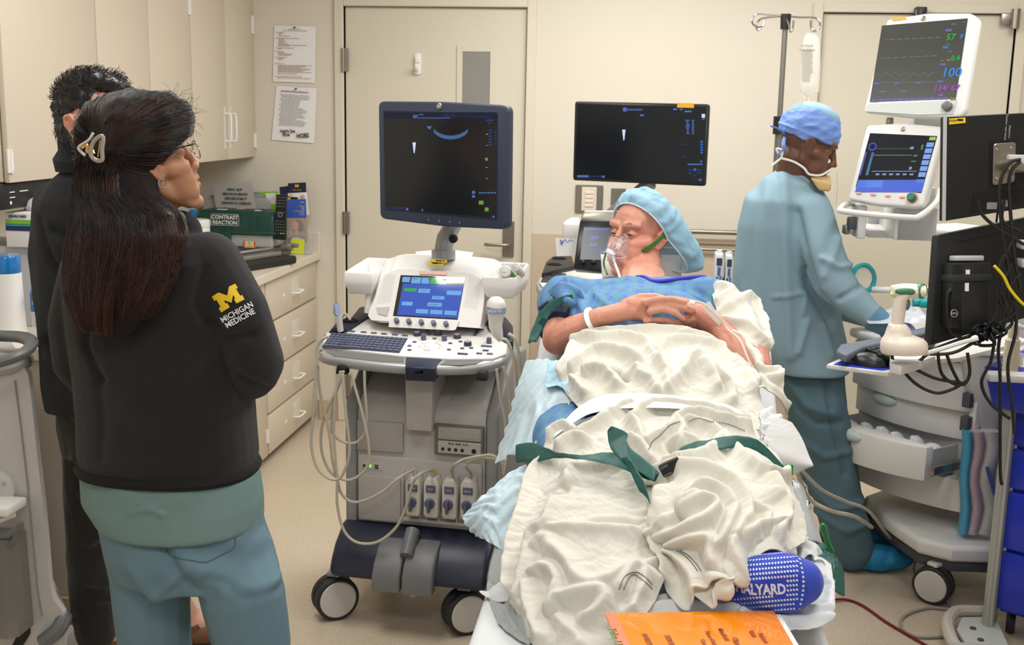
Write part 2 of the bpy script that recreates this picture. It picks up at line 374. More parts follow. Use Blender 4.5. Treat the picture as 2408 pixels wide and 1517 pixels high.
def fold_disp(P, N, folds, front=(0, -1, 0)):
 """ridges (or valleys, negative h) along traced polylines; folds: (points, width, height)"""
 out = np.zeros(len(P)); f = np.clip(N @ np.asarray(front, float)*2+.6, 0, 1)
 for pts, w, h in folds:
  d = polydist(P[:, [0, 2]], [np.array((p[0], p[2])) for p in pts]); out += h*np.exp(-(d/w)**2)*f
 return out
def pxfold(pts, Y, w, h): return ([at(a, b, Y=Y) for a, b in pts], w, h)
#  ROOM
BY, LX, CH = 5.745, -2.33, 2.7
M_wall = mat('wall_paint', 'd8d0c0', .62, bump=.25, bscale=450, var=.015, vscale=3, bdist=.001)
M_wains = mat('wainscot_vinyl', 'c9b8a2', .5, bump=.3, bscale=500, bdist=.001)
M_trim = mat('door_frame_paint', 'd6cebc', .45)
M_door = mat('door_laminate', 'd3ccba', .5, bump=.15, bscale=300, var=.012, bdist=.001)
M_cab = mat('cabinet_laminate', 'd2c6b3', .42, bump=.12, bscale=350, var=.012, bdist=.001)
M_top = mat('worktop_laminate', 'dad0c0', .35, var=.02, vscale=40)
M_steel = mat('brushed_steel', '9b968c', .35, metal=.9); M_chrome = mat('chrome', 'd0d0d0', .15, metal=1.)
M_white = mat('white_plastic', 'e8e6e1', .38); M_black = mat('black_plastic', '151617', .45); M_dark = mat('dark_gap', '2a221c', .8)
M_paper = mat('paper', 'e9e8e8', .8)
def floor_mat():
 m, t, b = nt('vinyl_floor'); N, L = t.nodes, t.links
 tc = N.new('ShaderNodeTexCoord'); n = N.new('ShaderNodeTexNoise'); n.inputs['Scale'].default_value = 90; n.inputs['Detail'].default_value = 8; n.inputs['Roughness'].default_value = .75
 r = N.new('ShaderNodeValToRGB'); r.color_ramp.elements[0].position = .36; r.color_ramp.elements[0].color = (*lin('bcab94'), 1); r.color_ramp.elements[1].position = .56; r.color_ramp.elements[1].color = (*lin('cdbfa9'), 1)
 n2 = N.new('ShaderNodeTexNoise'); n2.inputs['Scale'].default_value = 1.7; n2.inputs['Detail'].default_value = 4
 mx = N.new('ShaderNodeMix'); mx.data_type = 'RGBA'; mx.blend_type = 'MULTIPLY'; mx.inputs[0].default_value = .2; rr2 = N.new('ShaderNodeValToRGB')
 rr2.color_ramp.elements[0].position = .3; rr2.color_ramp.elements[0].color = (.72, .68, .62, 1); rr2.color_ramp.elements[1].position = .6; rr2.color_ramp.elements[1].color = (1, 1, 1, 1)
 L.new(tc.outputs['Object'], n.inputs[0]); L.new(tc.outputs['Object'], n2.inputs[0]); L.new(n.outputs['Fac'], r.inputs[0]); L.new(n2.outputs['Fac'], rr2.inputs[0])
 L.new(r.outputs[0], mx.inputs[6]); L.new(rr2.outputs[0], mx.inputs[7]); L.new(mx.outputs[2], b.inputs['Base Color']); b.inputs['Roughness'].default_value = .36
 return m
struct('floor', MB().box((.4, 2.4, -.025), (5.6, 6.9, .05)), floor_mat())
struct('ceiling', MB().box((.4, 2.9, CH+.025), (5.6, 5.9, .05)), mat('ceiling_tile', 'e6e2da', .8))
struct('wall_left', MB().box((LX-.05, 2.4, CH/2), (.1, 6.9, CH)), M_wall)
struct('wall_right', MB().box((3.15, 2.4, CH/2), (.1, 6.9, CH)), M_wall)
D1 = (-1.546, -.616, 2.15); D2 = (.807, 1.70, 2.14)
mb = MB()
def wseg(x0, x1, z0, z1): mb.box(((x0+x1)/2, BY+.06, (z0+z1)/2), (x1-x0, .12, z1-z0))
wseg(LX, D1[0], 0, CH); wseg(D1[1], D2[0], 0, CH); wseg(D2[1], 3.1, 0, CH); wseg(D1[0], D1[1], D1[2], CH); wseg(D2[0], D2[1], D2[2], CH)
struct('wall_back', mb, M_wall)
for k, (a, b, t) in enumerate((D1, D2)):
 w = .047; mb = MB()
 for x0, x1, z0, z1 in ((a-w, a, 0, t+w), (b, b+w, 0, t+w), (a, b, t, t+w)):
  mb.box(((x0+x1)/2, BY+.02, (z0+z1)/2), (x1-x0, .075, z1-z0), .004, 1)
 struct(f'trim_{k+1}', mb, M_trim)
struct('trim_3', MB().box(((D1[1]+.047+D2[0]-.047)/2, BY-.0035, .52), (D2[0]-D1[1]-.094, .007, 1.036), .002, 1), M_wains)
struct('baseboard_back', MB().box((D1[0]-.1, BY-.005, .055), (.105, .01, .11), .003, 1).box((.1, BY-.009, .055), (1.3, .01, .11), .003, 1).box((2.4, BY-.005, .055), (1.2, .01, .11), .003, 1), mat('cove_base', 'c3ae92', .6))
dr = struct('door_1', MB().box(((D1[0]+D1[1])/2, BY+.035, D1[2]/2+.004), (D1[1]-D1[0]-.009, .045, D1[2]-.014), .002, 1), M_door)
f0 = BY+.0125
a = at(1075, 106, Y=f0); b = at(1168, 122, Y=f0)
gx0, gx1 = at(1088, 130, Y=f0).x, at(1153, 130, Y=f0).x; gt = at(1120, 122, Y=f0).z; gb = 1.32
mb = MB(); ox0, ox1, ot = a.x, b.x, a.z
for x0, x1, z0, z1 in ((ox0, gx0, gb-.06, ot), (gx1, ox1, gb-.06, ot), (gx0, gx1, gt, ot), (gx0, gx1, gb-.06, gb)): mb.box(((x0+x1)/2, f0-.003, (z0+z1)/2), (x1-x0, .009, z1-z0), .0015, 1)
obj('window_frame', mb, M_door, dr)
obj('pane', MB().box(((gx0+gx1)/2, f0-.001, (gb+gt)/2), (gx1-gx0, .005, gt-gb)), mat('wired_glass', '8d8a84', .3, bump=.6, bscale=900, var=.06, vscale=300, spec=.4), dr, label='narrow grey obscured glass pane')
for zz in (at(807, 141, Y=BY).z, at(811, 523, Y=BY).z, at(816, 905, Y=BY).z):
 m_ = MB().cyl((D1[0]+.001, BY-.022, zz-.058), (D1[0]+.001, BY-.022, zz+.058), .009, n=12)
 for q in (-.022, 0, .022): m_.cyl((D1[0]+.001, BY-.022, zz+q-.0008), (D1[0]+.001, BY-.022, zz+q+.0008), .0097, n=12)
 obj('hinge', m_.box((D1[0]+.013, BY-.013, zz), (.024, .018, .114), .001, 1), M_steel, dr)
p0 = at(1183, 520, Y=f0); p1 = at(1208, 604, Y=f0)
obj('lock_plate', MB().box(((p0.x+p1.x)/2, f0-.004, (p0.z+p1.z)/2), (p1.x-p0.x, .01, p0.z-p1.z), .002, 1), M_steel, dr)
lv = at(1190, 577, Y=f0-.05)
obj('door_handle', MB().tube(catmull([(lv.x+.012, f0, lv.z), (lv.x+.012, f0-.045, lv.z), (lv.x-.012, f0-.058, lv.z), (lv.x-.09, f0-.058, lv.z+.001), (lv.x-.108, f0-.05, lv.z+.001)], 6), .0085, 10).cyl((lv.x+.012, f0-.001, lv.z), (lv.x+.012, f0-.012, lv.z), .02), M_steel, dr, label='chrome lever handle')
dc = at(981, 150, Y=f0-.02)
t = thing('wall_hook', 'small white plastic coat hook stuck on the upper part of the closed door', 'hook', dc)
obj('base', MB().rrect((0, .015, 0), .036, .108, .012, .014, .004), M_white, t)
obj('hook', MB().tube(catmull([(0, .01, -.012), (0, -.012, -.03), (0, -.026, -.018), (0, -.028, .002)], 5), [.008]*16, 8, flat=1.).box((0, .004, .02), (.024, .016, .03), .005), M_white, t)
dr2 = struct('door_2', MB().box(((D2[0]+D2[1])/2, BY+.035, D2[2]/2+.004), (D2[1]-D2[0]-.009, .045, D2[2]-.014), .002, 1), M_door)
obj('door_closer', MB().box((at(2162, 32, Y=BY-.03).x, BY-.05, at(2162, 32, Y=BY).z), (.05, .05, .05), .004), M_black, dr2)
c_ = at(2385, 45, Y=BY-.02); obj('hinge', MB().cyl((c_.x, c_.y-.02, c_.z-.045), (c_.x, c_.y-.02, c_.z+.045), .02, n=14).box((c_.x-.03, c_.y, c_.z), (.06, .02, .05), .003), M_steel, dr2)
def pix_rect(x0, y0, x1, y1, Y):
 a = at(x0, (y0+y1)/2, Y=Y); b = at(x1, (y0+y1)/2, Y=Y); c = at((x0+x1)/2, y0, Y=Y); d = at((x0+x1)/2, y1, Y=Y); return (a.x+b.x)/2, (c.z+d.z)/2, abs(b.x-a.x), abs(c.z-d.z)
x, z, w, h = pix_rect(1353, 435, 1418, 500, BY)
t = thing('light_switch', 'steel wall plate with an ivory four-button dimmer insert', 'switch', (x, BY, z))
obj('plate', MB().box((0, -.006, 0), (w, .012, h), .003, 1), M_steel, t)
obj('insert', MB().box((0, -.014, 0), (w*.54, .008, h*.86), .002, 1), mat('ivory', 'dccfbd', .4), t)
for k in range(4): obj('button', MB().box((0, -.019, .032-.0215*k), (w*.31, .006, .015), .002, 1), mat('ivory_light', 'e3d8c8', .4), t)
x, z, w, h = pix_rect(1437, 443, 1471, 484, BY)
t = thing('blank_plate', 'small blank grey steel wall plate right of the dimmer', 'wall plate', (x, BY, z)); obj('plate', MB().box((0, -.005, 0), (w, .01, h), .002, 1), M_steel, t)
obj('screw', MB().cyl((0, -.009, h/2-.012), (0, -.012, h/2-.012), .003, n=10), M_steel, t)
t = thing('bumper_rail', 'brushed metal double rail along the wall behind the patient', 'rail', (.17, BY, 1.03))
obj('rail', MB().tube([(-.12, -.05, .045), (.62, -.05, .045)], .012, 12).cyl((-.06, -.05, .045), (-.06, 0, .045), .008).cyl((.56, -.05, .045), (.56, 0, .045), .008), M_steel, t)
obj('rail', MB().tube([(-.12, -.03, -.045), (.62, -.03, -.045)], .0075, 10).cyl((-.06, -.03, -.045), (-.06, 0, -.045), .006), M_steel, t)
obj('backing_strip', MB().box((.25, -.014, -.008), (.74, .012, .02), .003, 1), M_wains, t)
def notice(corners, label, rows, ink, scribble=False):
 P = [at(*c, Y=BY-.004) for c in corners]; c = sum(P, Vector())/4; t = thing('notice', label, 'paper', c)
 Q = [p-c for p in P]     # tl tr br bl
 mb = MB(); n = 6; G = np.zeros((n, n, 3))
 for i in range(n):
  for j in range(n):
   u, v = i/(n-1), j/(n-1); q = Q[0]*(1-u)*(1-v)+Q[1]*u*(1-v)+Q[2]*u*v+Q[3]*(1-u)*v; G[i, j] = q; G[i, j, 1] -= .004*abs(v-.1)*(1 if scribble else .5)
 obj('sheet', mb.grid(G), M_paper, t)
 mk = MB(); ux = (Q[1]-Q[0]); vy = (Q[3]-Q[0])
 for (u0, u1, v) in rows:
  segs = []; x_ = u0
  while x_ < u1: e = min(u1, x_+random.uniform(.03, .11)); segs.append((x_, e)); x_ = e+.012
  for s0, s1 in segs:
   a = Q[0]+ux*s0+vy*v+Vector((0, -.0062, 0)); b_ = Q[0]+ux*s1+vy*v+Vector((0, -.0062, 0)); d = vy*.0042
   mk.quad(a+d, b_+d, b_-d, a-d)
 obj('print', mk, ink, t, 0, kind='stuff')
 obj('push_pin', MB().ell(Q[0]*.5+Q[1]*.5+vy*.03+Vector((0, -.01, 0)), .005, 10, 8).cyl(Q[0]*.5+Q[1]*.5+vy*.03, Q[0]*.5+Q[1]*.5+vy*.03+Vector((0, -.008, 0)), .003, n=8), mat('navy_pin', '1c2350', .4), t)
 return t, Q, ux, vy
ink1 = mat('brown_ink', 'a08f6a', .8); ink2 = mat('grey_ink', '77757a', .8); inkb = mat('black_ink', '222226', .7)
rows = [(.35, .65, .06), (.22, .8, .085)]+[(.05, .25, .12), (.12, .2, .14), (.12, .17, .16), (.12, .4, .18), (.05, .62, .22), (.12, .25, .24), (.12, .28, .26), (.12, .3, .28), (.12, .27, .3), (.12, .36, .32), (.12, .8, .34), (.12, .4, .36), (.05, .5, .395), (.12, .2, .415), (.05, .25, .46), (.12, .28, .48), (.12, .45, .5), (.12, .42, .52), (.05, .34, .56), (.12, .26, .58), (.12, .24, .6), (.05, .26, .67), (.12, .95, .7), (.12, .8, .72), (.12, .7, .74), (.12, .93, .76), (.12, .85, .78), (.12, .72, .8), (.12, .95, .82), (.12, .6, .85), (.05, .7, .9), (.12, .92, .93)]
notice([(645, 60), (743, 62), (741, 195), (642, 192)], 'upper printed notice pinned to the wall beside the door', rows, ink1)
rows = [(.14, .8, .08), (.12, .82, .09)]+[(.12+.04*(k % 3 > 0), random.uniform(.55, .86), .15+.031*k) for k in range(19)]
t, Q, ux, vy = notice([(650, 202), (745, 208), (739, 337), (639, 329)], 'lower printed notice with black marker handwriting at its foot', rows, ink2)
MM = basis(Q[0]+ux*.2+vy*.85+Vector((0, -.008, 0)), ux*1+vy*-.02, -vy)
text('handwriting', 'ours be\n  fine', .026, MM, inkb, t, 'LEFT', bold=.0006, sx=1.0, line=.7)
text('handwriting', 'HOBS', .032, basis(Q[0]+ux*.62+vy*.9+Vector((0, -.008, 0)), ux-vy*.1, -vy), inkb, t, 'LEFT', bold=.0008, sx=.8)
#  CABINETS
UX, UZ = -2.02, 1.391
M_hinge = mat('white_hinge', 'e2ded8', .4); M_pull = mat('white_pull', 'eeeeee', .3)
def dpull(parent, c, ax, ln, out=(1, 0, 0)):
 """white D pull; ax direction of the bar"""
 c = Vector(c); ax = Vector(ax); o = Vector(out)*.032; pts = [c-ax*ln/2, c-ax*ln/2+o*.85, c-ax*(ln/2-.012)+o, c+ax*(ln/2-.012)+o, c+ax*ln/2+o*.85, c+ax*ln/2]
 return obj('handle', MB().tube(pts, .0045, 8), M_pull, parent)
def hinge(parent, c, h=.07):
 c = Vector(c); return obj('hinge', MB().cyl(c-Vector((0, 0, h/2)), c+Vector((0, 0, h/2)), .0065, n=10).box(c+Vector((-.002, -.008, 0)), (.006, .016, h), .001, 1).box(c+Vector((-.002, .008, 0)), (.006, .016, h*.8), .001, 1), M_hinge, parent)
def upper(y0, y1, doors, label, hinges=()):
 t = thing('wall_cabinet', label, 'cabinet', (LX, (y0+y1)/2, UZ)); yc = (y0+y1)/2
 obj('cabinet_body', MB().box(((UX-LX)/2-.012, 0, .63), (UX-LX-.026, y1-y0-.002, 1.26), .002, 1), M_cab, t)
 for a, b in doors:
  d = obj('door', MB().box((UX-LX-.009, (a+b)/2-yc, .63), (.019, b-a-.004, 1.262), .003, 2), M_cab, t)
  for yy, zz in hinges:
   if a-.02 < yy < b+.02 and (abs(yy-a) < .02 or abs(yy-b) < .02): hinge(d, (UX-LX+.003, yy-yc, zz-UZ), .09 if zz > 1.6 else .075)
 return t
upper(3.428, 4.057, [(3.428, 4.057)], 'beige upper cabinet nearest the left edge with one wide door', [(3.437, at(10, 380, X=UX).z)])
upper(4.059, 4.934, [(4.059, 4.504), (4.504, 4.934)], 'beige upper cabinet with two doors behind the two observers', [(4.93, 2.08)])
t = upper(4.936, 5.742, [(4.936, 5.354), (5.354, 5.742)], 'beige upper cabinet in the corner with paired white pulls', [(5.738, at(601, 60, X=UX).z), (5.738, at(607, 330, X=UX).z)])
zc = at(527, 300, X=UX).z-UZ
for dy in (-.035, .035): obj('handle_plate', MB().box((UX-LX+.0015, 5.354+dy-5.339, zc), (.003, .03, .2)), mat('frosted_plate', 'dcd6cb', .3), t); dpull(t, (UX-LX, 5.354+dy-5.339, zc), (0, 0, 1), .13)
t = thing('surgical_light_control', 'black control box mounted under the left upper cabinet', 'control box', (UX-.02, 3.60, UZ-.045))
obj('housing', MB().box((-.07, 0, 0), (.14, .42, .085), .006), M_black, t)
obj('indicator_print', MB().box((.0012, -.13, .012), (.002, .03, .003)).box((.0012, -.06, .012), (.002, .05, .003)).box((.0012, -.13, -.005), (.002, .03, .003)).lathe([(.006, 0), (.006, .001)], (.0005, -.14, -.022), 10, (1, 0, 0)), M_white, t, kind='stuff')
BX = -1.705
t = thing('base_cabinet', 'beige base cabinet with four drawers in the corner by the door', 'cabinet', (BX, 5.34, 0))
obj('cabinet_body', MB().box((-.31, 0, .45), (.585, .80, .83), .002, 1), M_cab, t); obj('plinth', MB().box((-.32, 0, .02), (.53, .80, .04)), M_dark, t)
for z0, z1 in ((.665, .858), (.437, .657), (.237, .429), (.042, .229)):
 d = obj('drawer', MB().box((-.009, .0, (z0+z1)/2), (.019, .792, z1-z0-.004), .003, 2), M_cab, t)
 zz = (z0+z1)/2+.01; yy = .03
 obj('label_holder', MB().box((.0015, yy, zz+.005), (.003, .11, .09), .001, 1), MATS['frosted_plate'], d); dpull(d, (.001, yy+.005, zz-.02), (0, 1, 0), .11)
 obj('label_card', MB().box((.004, yy-.03, zz+.03), (.001, .02, .014)).box((.0005, yy-.17, zz-.01), (.001, .035, .016)), M_paper, d)
for y0, y1, lb in ((4.09, 4.93, 'beige base cabinet with hinged doors left of the drawer unit'), (3.21, 4.08, 'beige base cabinet at the near end of the worktop')):
 t = thing('base_cabinet', lb, 'cabinet', (BX, (y0+y1)/2, 0)); w = y1-y0
 obj('cabinet_body', MB().box((-.31, 0, .45), (.585, w, .83), .002, 1), M_cab, t); obj('plinth', MB().box((-.32, 0, .02), (.55, w, .04)), M_cab, t)
 for s in (-1, 1):
  d = obj('door', MB().box((-.009, s*w/4, .45), (.019, w/2-.004, .814), .003, 2), M_cab, t)
  for zz in (.14, .72): hinge(d, (.004, s*(w/2-.012), zz), .065)
struct('baseboard_left', MB().box((-1.99, 3.2, .05), (.56, .012, .10), .003, 1), MATS['cove_base'])
t = thing('worktop', 'long cream laminate worktop with raised backsplash along the left wall', 'worktop', (LX, 4.47, .865))
obj('slab', MB().box((.325, 0, .02), (.65, 2.54, .04), .003, 1), M_top, t)
obj('backsplash', MB().box((.01, 0, .09), (.02, 2.54, .10), .003, 1).box((.325, 1.262, .09), (.65, .02, .11), .003, 1), M_top, t)
#  MAIN ULTRASOUND MACHINE
M_usw = mat('us_white', 'e4e1dd', .35); M_usg = mat('us_grey', 'b9b5b1', .42, bump=.05, bscale=600); M_usd = mat('us_side_grey', '8f8f90', .4)
M_silver = mat('us_silver', 'a6a7a9', .34, metal=.35); M_navy = mat('us_navy', '23283a', .38); M_bezel = mat('us_bezel', '2f3749', .38)
M_key = mat('us_key', '5b6077', .45); M_keyd = mat('us_key_dark', '3c4054', .45); M_tyre = mat('tyre', '2a2b2d', .6); M_hub = mat('hub', 'cdc9c3', .45)
M_scr = mat('screen_dark', '0b0c0e', .18, spec=.5, emit='181a1c', es=.5); M_cable = mat('cable_cream', 'b8b1a0', .5); M_slot = mat('slot_grey', '6c6b66', .6)
G_blue = glow('ui_blue', '5a78c8', .8); G_dim = glow('ui_dim', '2c3c70', .8); G_green = glow('ui_green', '7fae54', .7); G_white = glow('ui_white', 'cfe0ff', 1.)
G_bright = glow('ui_bright', '2f62c8', 1.); G_tile = glow('ui_tile', '6db0ee', 1.); G_teal = glow('ui_teal', '3ba75e', 1.)
U = Frame(-.715, 3.72, -.09)
us = fthing(U, 'ultrasound_machine', 'large grey and white ultrasound machine on casters in front of the closed door', 'ultrasound machine')
yf = -.27
def zf(px, py, y=yf): return U.p(px, py, y=y)
zb0 = zf(960, 1244).z; zt0 = zf(1000, 955).z
xl, xr = zf(841, 1080).x, zf(1142, 1090).x; xm = (xl+xr)/2; ww = xr-xl
prof = [(yf, zb0), (yf-.004, zb0+.1), (yf, zt0-.03), (yf+.02, zt0), (yf+.20, zt0+.10), (yf+.28, zt0+.12), (.16, zt0+.12), (.18, zb0)]
obj('housing', MB().prism(prof, 'x', xl, xr, .006, 2), M_usg, us)
for s, x0 in ((-1, xl), (1, xr)):
 pr2 = [(yf-.006, zb0-.02), (yf-.006, zt0-.03), (yf+.01, zt0+.004), (yf+.17, zt0+.105), (yf+.27, zt0+.135), (.165, zt0+.12), (.18, zb0-.02)]
 obj('side_panel', MB().prism(pr2, 'x', min(x0, x0+s*.042), max(x0, x0+s*.042), .012, 3), M_usd, us)
def frect(x0, y0, x1, y1, y): a = U.p(x0, (y0+y1)/2, y=y); b = U.p(x1, (y0+y1)/2, y=y); c = U.p((x0+x1)/2, y0, y=y); d = U.p((x0+x1)/2, y1, y=y); return (a.x+b.x)/2, (c.z+d.z)/2, b.x-a.x, c.z-d.z
x, z, w, h = frect(842, 990, 950, 1060, yf); obj('access_panel', MB().box((x, yf-.004, z), (w, .014, h), .004), mat('us_grey2', 'aeaaa6', .45), us)
x, z, w, h = frect(845, 1078, 1135, 1232, yf)
rim = MB().rrect((x, yf-.004, z), w, h, .02, .012, .004); obj('lower_fascia', rim, mat('us_grey3', 'b4b0ad', .42), us)
x, z, w, h = frect(846, 1118, 945, 1222, yf-.006); obj('access_panel', MB().rrect((x, yf-.010, z), w, h, .018, .008, .003), MATS['us_grey2'], us)
x, z, w, h = frect(1026, 1000, 1138, 1068, yf); dv = obj('disc_drive', MB().box((x, yf-.006, z), (w+.004, .02, h+.004), .003), mat('drive_dark', '6f6d69', .5), us)
obj('drive_door', MB().box((x+.003, yf-.017, z+h*.24), (w*.9, .006, h*.42), .002, 1).box((x+.003, yf-.020, z+h*.24), (w*.8, .003, h*.26), .001, 1), mat('drive_beige', 'aaa89f', .5), dv)
jp = obj('input_panel', MB().box((x+.003, yf-.017, z-h*.24), (w*.9, .006, h*.42), .002, 1), mat('drive_beige2', 'b9b7b0', .5), dv)
for q in (-.36, -.21, -.06, .09, .36):
 rr_ = .0055 if q < .3 else .0075; c = Vector((x+w*.9*q, yf-.021, z-h*.30)); obj('jack', MB().lathe([(rr_, 0), (rr_, .003), (rr_*.6, .0035), (rr_*.55, .001)], c+Vector((0, .002, 0)), 14, (0, -1, 0)), M_black, dv)
text('input_print', 'ECG  RESP  AUX', .009, FRONT((x, yf-.021, z-h*.1)), M_black, dv)
x, z, w, h = frect(850, 1084, 903, 1106, yf-.01); ip = obj('port_panel', MB().rrect((x, yf-.012, z), w, h, .006, .006, .002), M_usg, us)
obj('port_socket', MB().box((x+w*.2, yf-.016, z+.003), (.011, .003, .004)).box((x+w*.2, yf-.016, z-.005), (.011, .003, .004)).box((x-w*.35, yf-.016, z), (.006, .003, .008)), M_black, ip, kind='stuff')
obj('indicator_light', MB().box((x-w*.08, yf-.016, z), (.006, .003, .009)), glow('led_green', '7fe04c', 1.5), ip)
def tri(c, s): return [(c[0]-s, c[1]-s*.8), (c[0]+s, c[1]-s*.8), (c[0], c[1]+s)]
M_warn = mat('warning_yellow', 'e2c02a', .5)
for px, py, sc_ in ((882, 1093, .0045), (1027, 1109, .007)):
 c = U.p(px, py, y=yf-.016); w_ = obj('warning_label', MB().prism(tri((c.x, c.z), sc_), 'y', yf-.0165, yf-.015), M_warn, us, 0); text('warning_mark', '!', sc_*1.4, FRONT((c.x, yf-.0167, c.z)), M_black, w_)
x, z, w, h = frect(950, 1112, 1121, 1222, yf-.01)
obj('connector_bay', MB().rrect((x, yf-.008, z), w, h, .008, .01, .002), mat('bay_dark', '55534f', .6), us)
for q in range(5): xx = x-w/2+q*w/4; obj('bay_divider', MB().box((xx, yf-.018, z), (.006, .022, h), .002), M_usg, us)
obj('bay_shelf', MB().box((x, yf-.018, z-h/2-.004), (w+.01, .022, .012), .003), M_usg, us)
names = ['L8-18', '9L-D', 'C1-6', 'ML6-15']; conx = []
for q, (x0, x1, y0, y1) in enumerate(((956, 991, 1120, 1212), (998, 1034, 1122, 1216), (1041, 1077, 1125, 1219), (1084, 1121, 1127, 1222))):
 x, z, w, h = frect(x0, y0, x1, y1, yf-.04)
 pts = [(-.5, -.42), (-.36, -.5), (.36, -.5), (.5, -.42), (.5, .36), (.3, .5), (-.3, .5), (-.5, .36)]
 c = obj('probe_connector', MB().prism([(x+a*w, z+b*h) for a, b in pts], 'y', yf-.055, yf-.005, .007, 3), mat('connector_cream', 'cfccc3', .4), us)
 obj('lock_knob', MB().lathe([(.0165, 0), (.0165, .006), (.014, .009)], (x-w*.06, yf-.055, z-h*.12), 22, (0, -1, 0)).box((x-w*.06, yf-.070, z-h*.16), (.010, .018, .042), .004), M_key, c)
 obj('name_plate', MB().box((x, yf-.0565, z+h*.24), (w*.62, .004, h*.18), .001, 1), M_key, c)
 text('probe_name', names[q], .0075, FRONT((x, yf-.0592, z+h*.24)), M_white, c)
 obj('strain_relief', MB().cyl((x, yf-.03, z+h*.48), (x, yf-.03, z+h*.66), .0085, .006, 12), M_cable, c); conx.append(Vector((x, yf-.03, z+h*.66)))
xbL, xbR = U.p(775, 1330, y=-.40).x, U.p(1147, 1350, y=-.40).x
zb = U.p(960, 1372, y=-.41).z
poly = [(-.285, zb0+.015), (-.36, zb0-.03), (-.40, zb0-.075), (-.415, zb0-.11), (-.41, zb), (.17, zb), (.18, zb0+.03)]
obj('base_cover', MB().prism(poly, 'x', xbL, xbR, .022, 4), M_navy, us)
obj('underframe', MB().box((xm, -.1, zb-.015), (ww*.8, .45, .04), .01), M_black, us)
for x0, x1, y0, y1, tl in ((876, 942, 1268, 1384, .02), (946, 1018, 1272, 1392, .0)):
 a = U.p(x0, y1, y=-.43); b = U.p(x1, y1, y=-.43); zt = U.p(x0, y0, y=-.36).z
 pl = [(-.33, zt), (-.375, zt-.012), (-.425, zt-.055), (-.445, zt-.09), (-.445, a.z), (-.40, a.z), (-.34, zt-.06)]
 obj('brake_pedal', MB().prism(pl, 'x', a.x, b.x, .008, 3), mat('pedal_grey', '707173', .42), us)
c = U.p(967, 1262, y=-.35); obj('pedal_pivot', MB().cyl((c.x, -.33, c.z+.012), (c.x, -.405, c.z-.045), .024, .021, 20), mat('pedal_grey', '', .4) if False else MATS['pedal_grey'], us)
c = U.p(972, 1394, y=-.40); obj('towing_bolt', MB().lathe([(.012, 0), (.012, .012), (.006, .014)], c, 14, (0, -1, 0)).box((c.x+.02, c.y+.01, c.z), (.03, .02, .016), .003), M_steel, us)
for px, py in ((783, 1408), (1090, 1440)):
 c = U.p(px, py, y=-.36); c.z = .0725; c.y += .02; caster(us, 'caster', c, (.62, -.78, 0), .0725, .066, M_tyre, M_hub, M_usd)
for x_ in (-.24, .24): caster(us, 'caster', (x_*.7, .10, .0725), (1, .1, 0), .0725, .055, M_tyre, M_hub, M_usd)
cx0 = U.p(957, 960, y=-.30).x; cx1 = U.p(1017, 960, y=-.30).x; z0 = U.p(985, 1026, y=-.3).z
obj('column', MB().box(((cx0+cx1)/2, -.23, (z0+.86)/2+.02), (cx1-cx0, .16, .86-z0), .005, taper=(1.12, 1)).box(((cx0+cx1)/2, -.228, z0+.10), (cx1-cx0+.004, .166, .002)), M_usg, us)
x, z, w, h = frect(1044, 935, 1140, 985, yf); obj('top_bulge', MB().hexa([(x-w*.55, yf+.005, zt0-.08), (x+w*.55, yf+.005, zt0-.08), (x+w*.5, .1, zt0-.08), (x-w*.5, .1, zt0-.08), (x-w*.5, yf+.03, zt0+.012), (x+w*.5, yf+.03, zt0+.012), (x+w*.45, .1, zt0+.16), (x-w*.35, .1, zt0+.16)], .015, 3), M_usg, us)
cO = Vector((0, -.42, .868)); cN = Vector((0, -.16, 1)).normalized()
def con(px, py, up=0.): return hitplane(U, px, py, cO+cN*up, cN)
def plate(name, pts, m, up, th, parent, bev=.003, sm=0, **kw):
 P = [con(a, b, up) for a, b in pts]
 if sm: P = catmull(P, sm, True)
 mb = MB(); n = len(P); A = [mb.bm.verts.new(p-cN*th) for p in P]; B = [mb.bm.verts.new(p) for p in P]
 fs = [mb.bm.faces.new(A), mb.bm.faces.new(B)]+[mb.bm.faces.new((A[i], B[i], B[(i+1) % n], A[(i+1) % n])) for i in range(n)]
 bmesh.ops.recalc_face_normals(mb.bm, faces=fs)
 if bev: bmesh.ops.bevel(mb.bm, geom=list({e for f in fs[:2] for e in f.edges}), offset=bev, segments=2, profile=.5, affect='EDGES')
 return obj(name, mb, m, parent, 50, **kw)
silo = [(744, 818), (747, 800), (770, 778), (815, 752), (870, 738), (1130, 758), (1168, 772), (1198, 800), (1200, 822), (1180, 846), (1130, 858), (1050, 862), (960, 860), (880, 854), (800, 844), (755, 833)]
con_body = plate('console_tray', silo, M_silver, 0, .034, us, .012, 3)
plate('tray_underside', [(x_*.985+14.5, y_) for x_, y_ in silo], M_navy, -.020, .026, us, .006, 3)
top_ = plate('control_panel', [(757, 814), (768, 781), (815, 768), (866, 738), (1125, 757), (1160, 775), (1194, 800), (1191, 830), (1160, 842), (1060, 843), (943, 836)], M_usw, .008, .010, us, .003)
plate('hand_slot', [(766, 826), (790, 824), (850, 831), (949, 840), (949, 852), (900, 850), (830, 843), (785, 837)], M_slot, .0015, .003, con_body, 0)
plate('hand_slot', [(1036, 857), (1052, 847), (1100, 847), (1137, 848), (1120, 855), (1080, 859)], M_slot, .0015, .003, con_body, 0)
lc = plate('centre_clasp', [(954, 839), (1041, 843), (1024, 862), (1022, 866), (953, 863)], M_navy, .003, .046, us, .004)
p = hitplane(U, 980, 872, (0, con(980, 864).y-.004, 0), (0, 1, 0))
obj('latch_button', MB().rrect((p.x-.007, p.y, p.z), .011, .012, .004, .006, .001).rrect((p.x+.007, p.y, p.z), .011, .012, .004, .006, .001), M_black, lc, kind='stuff')
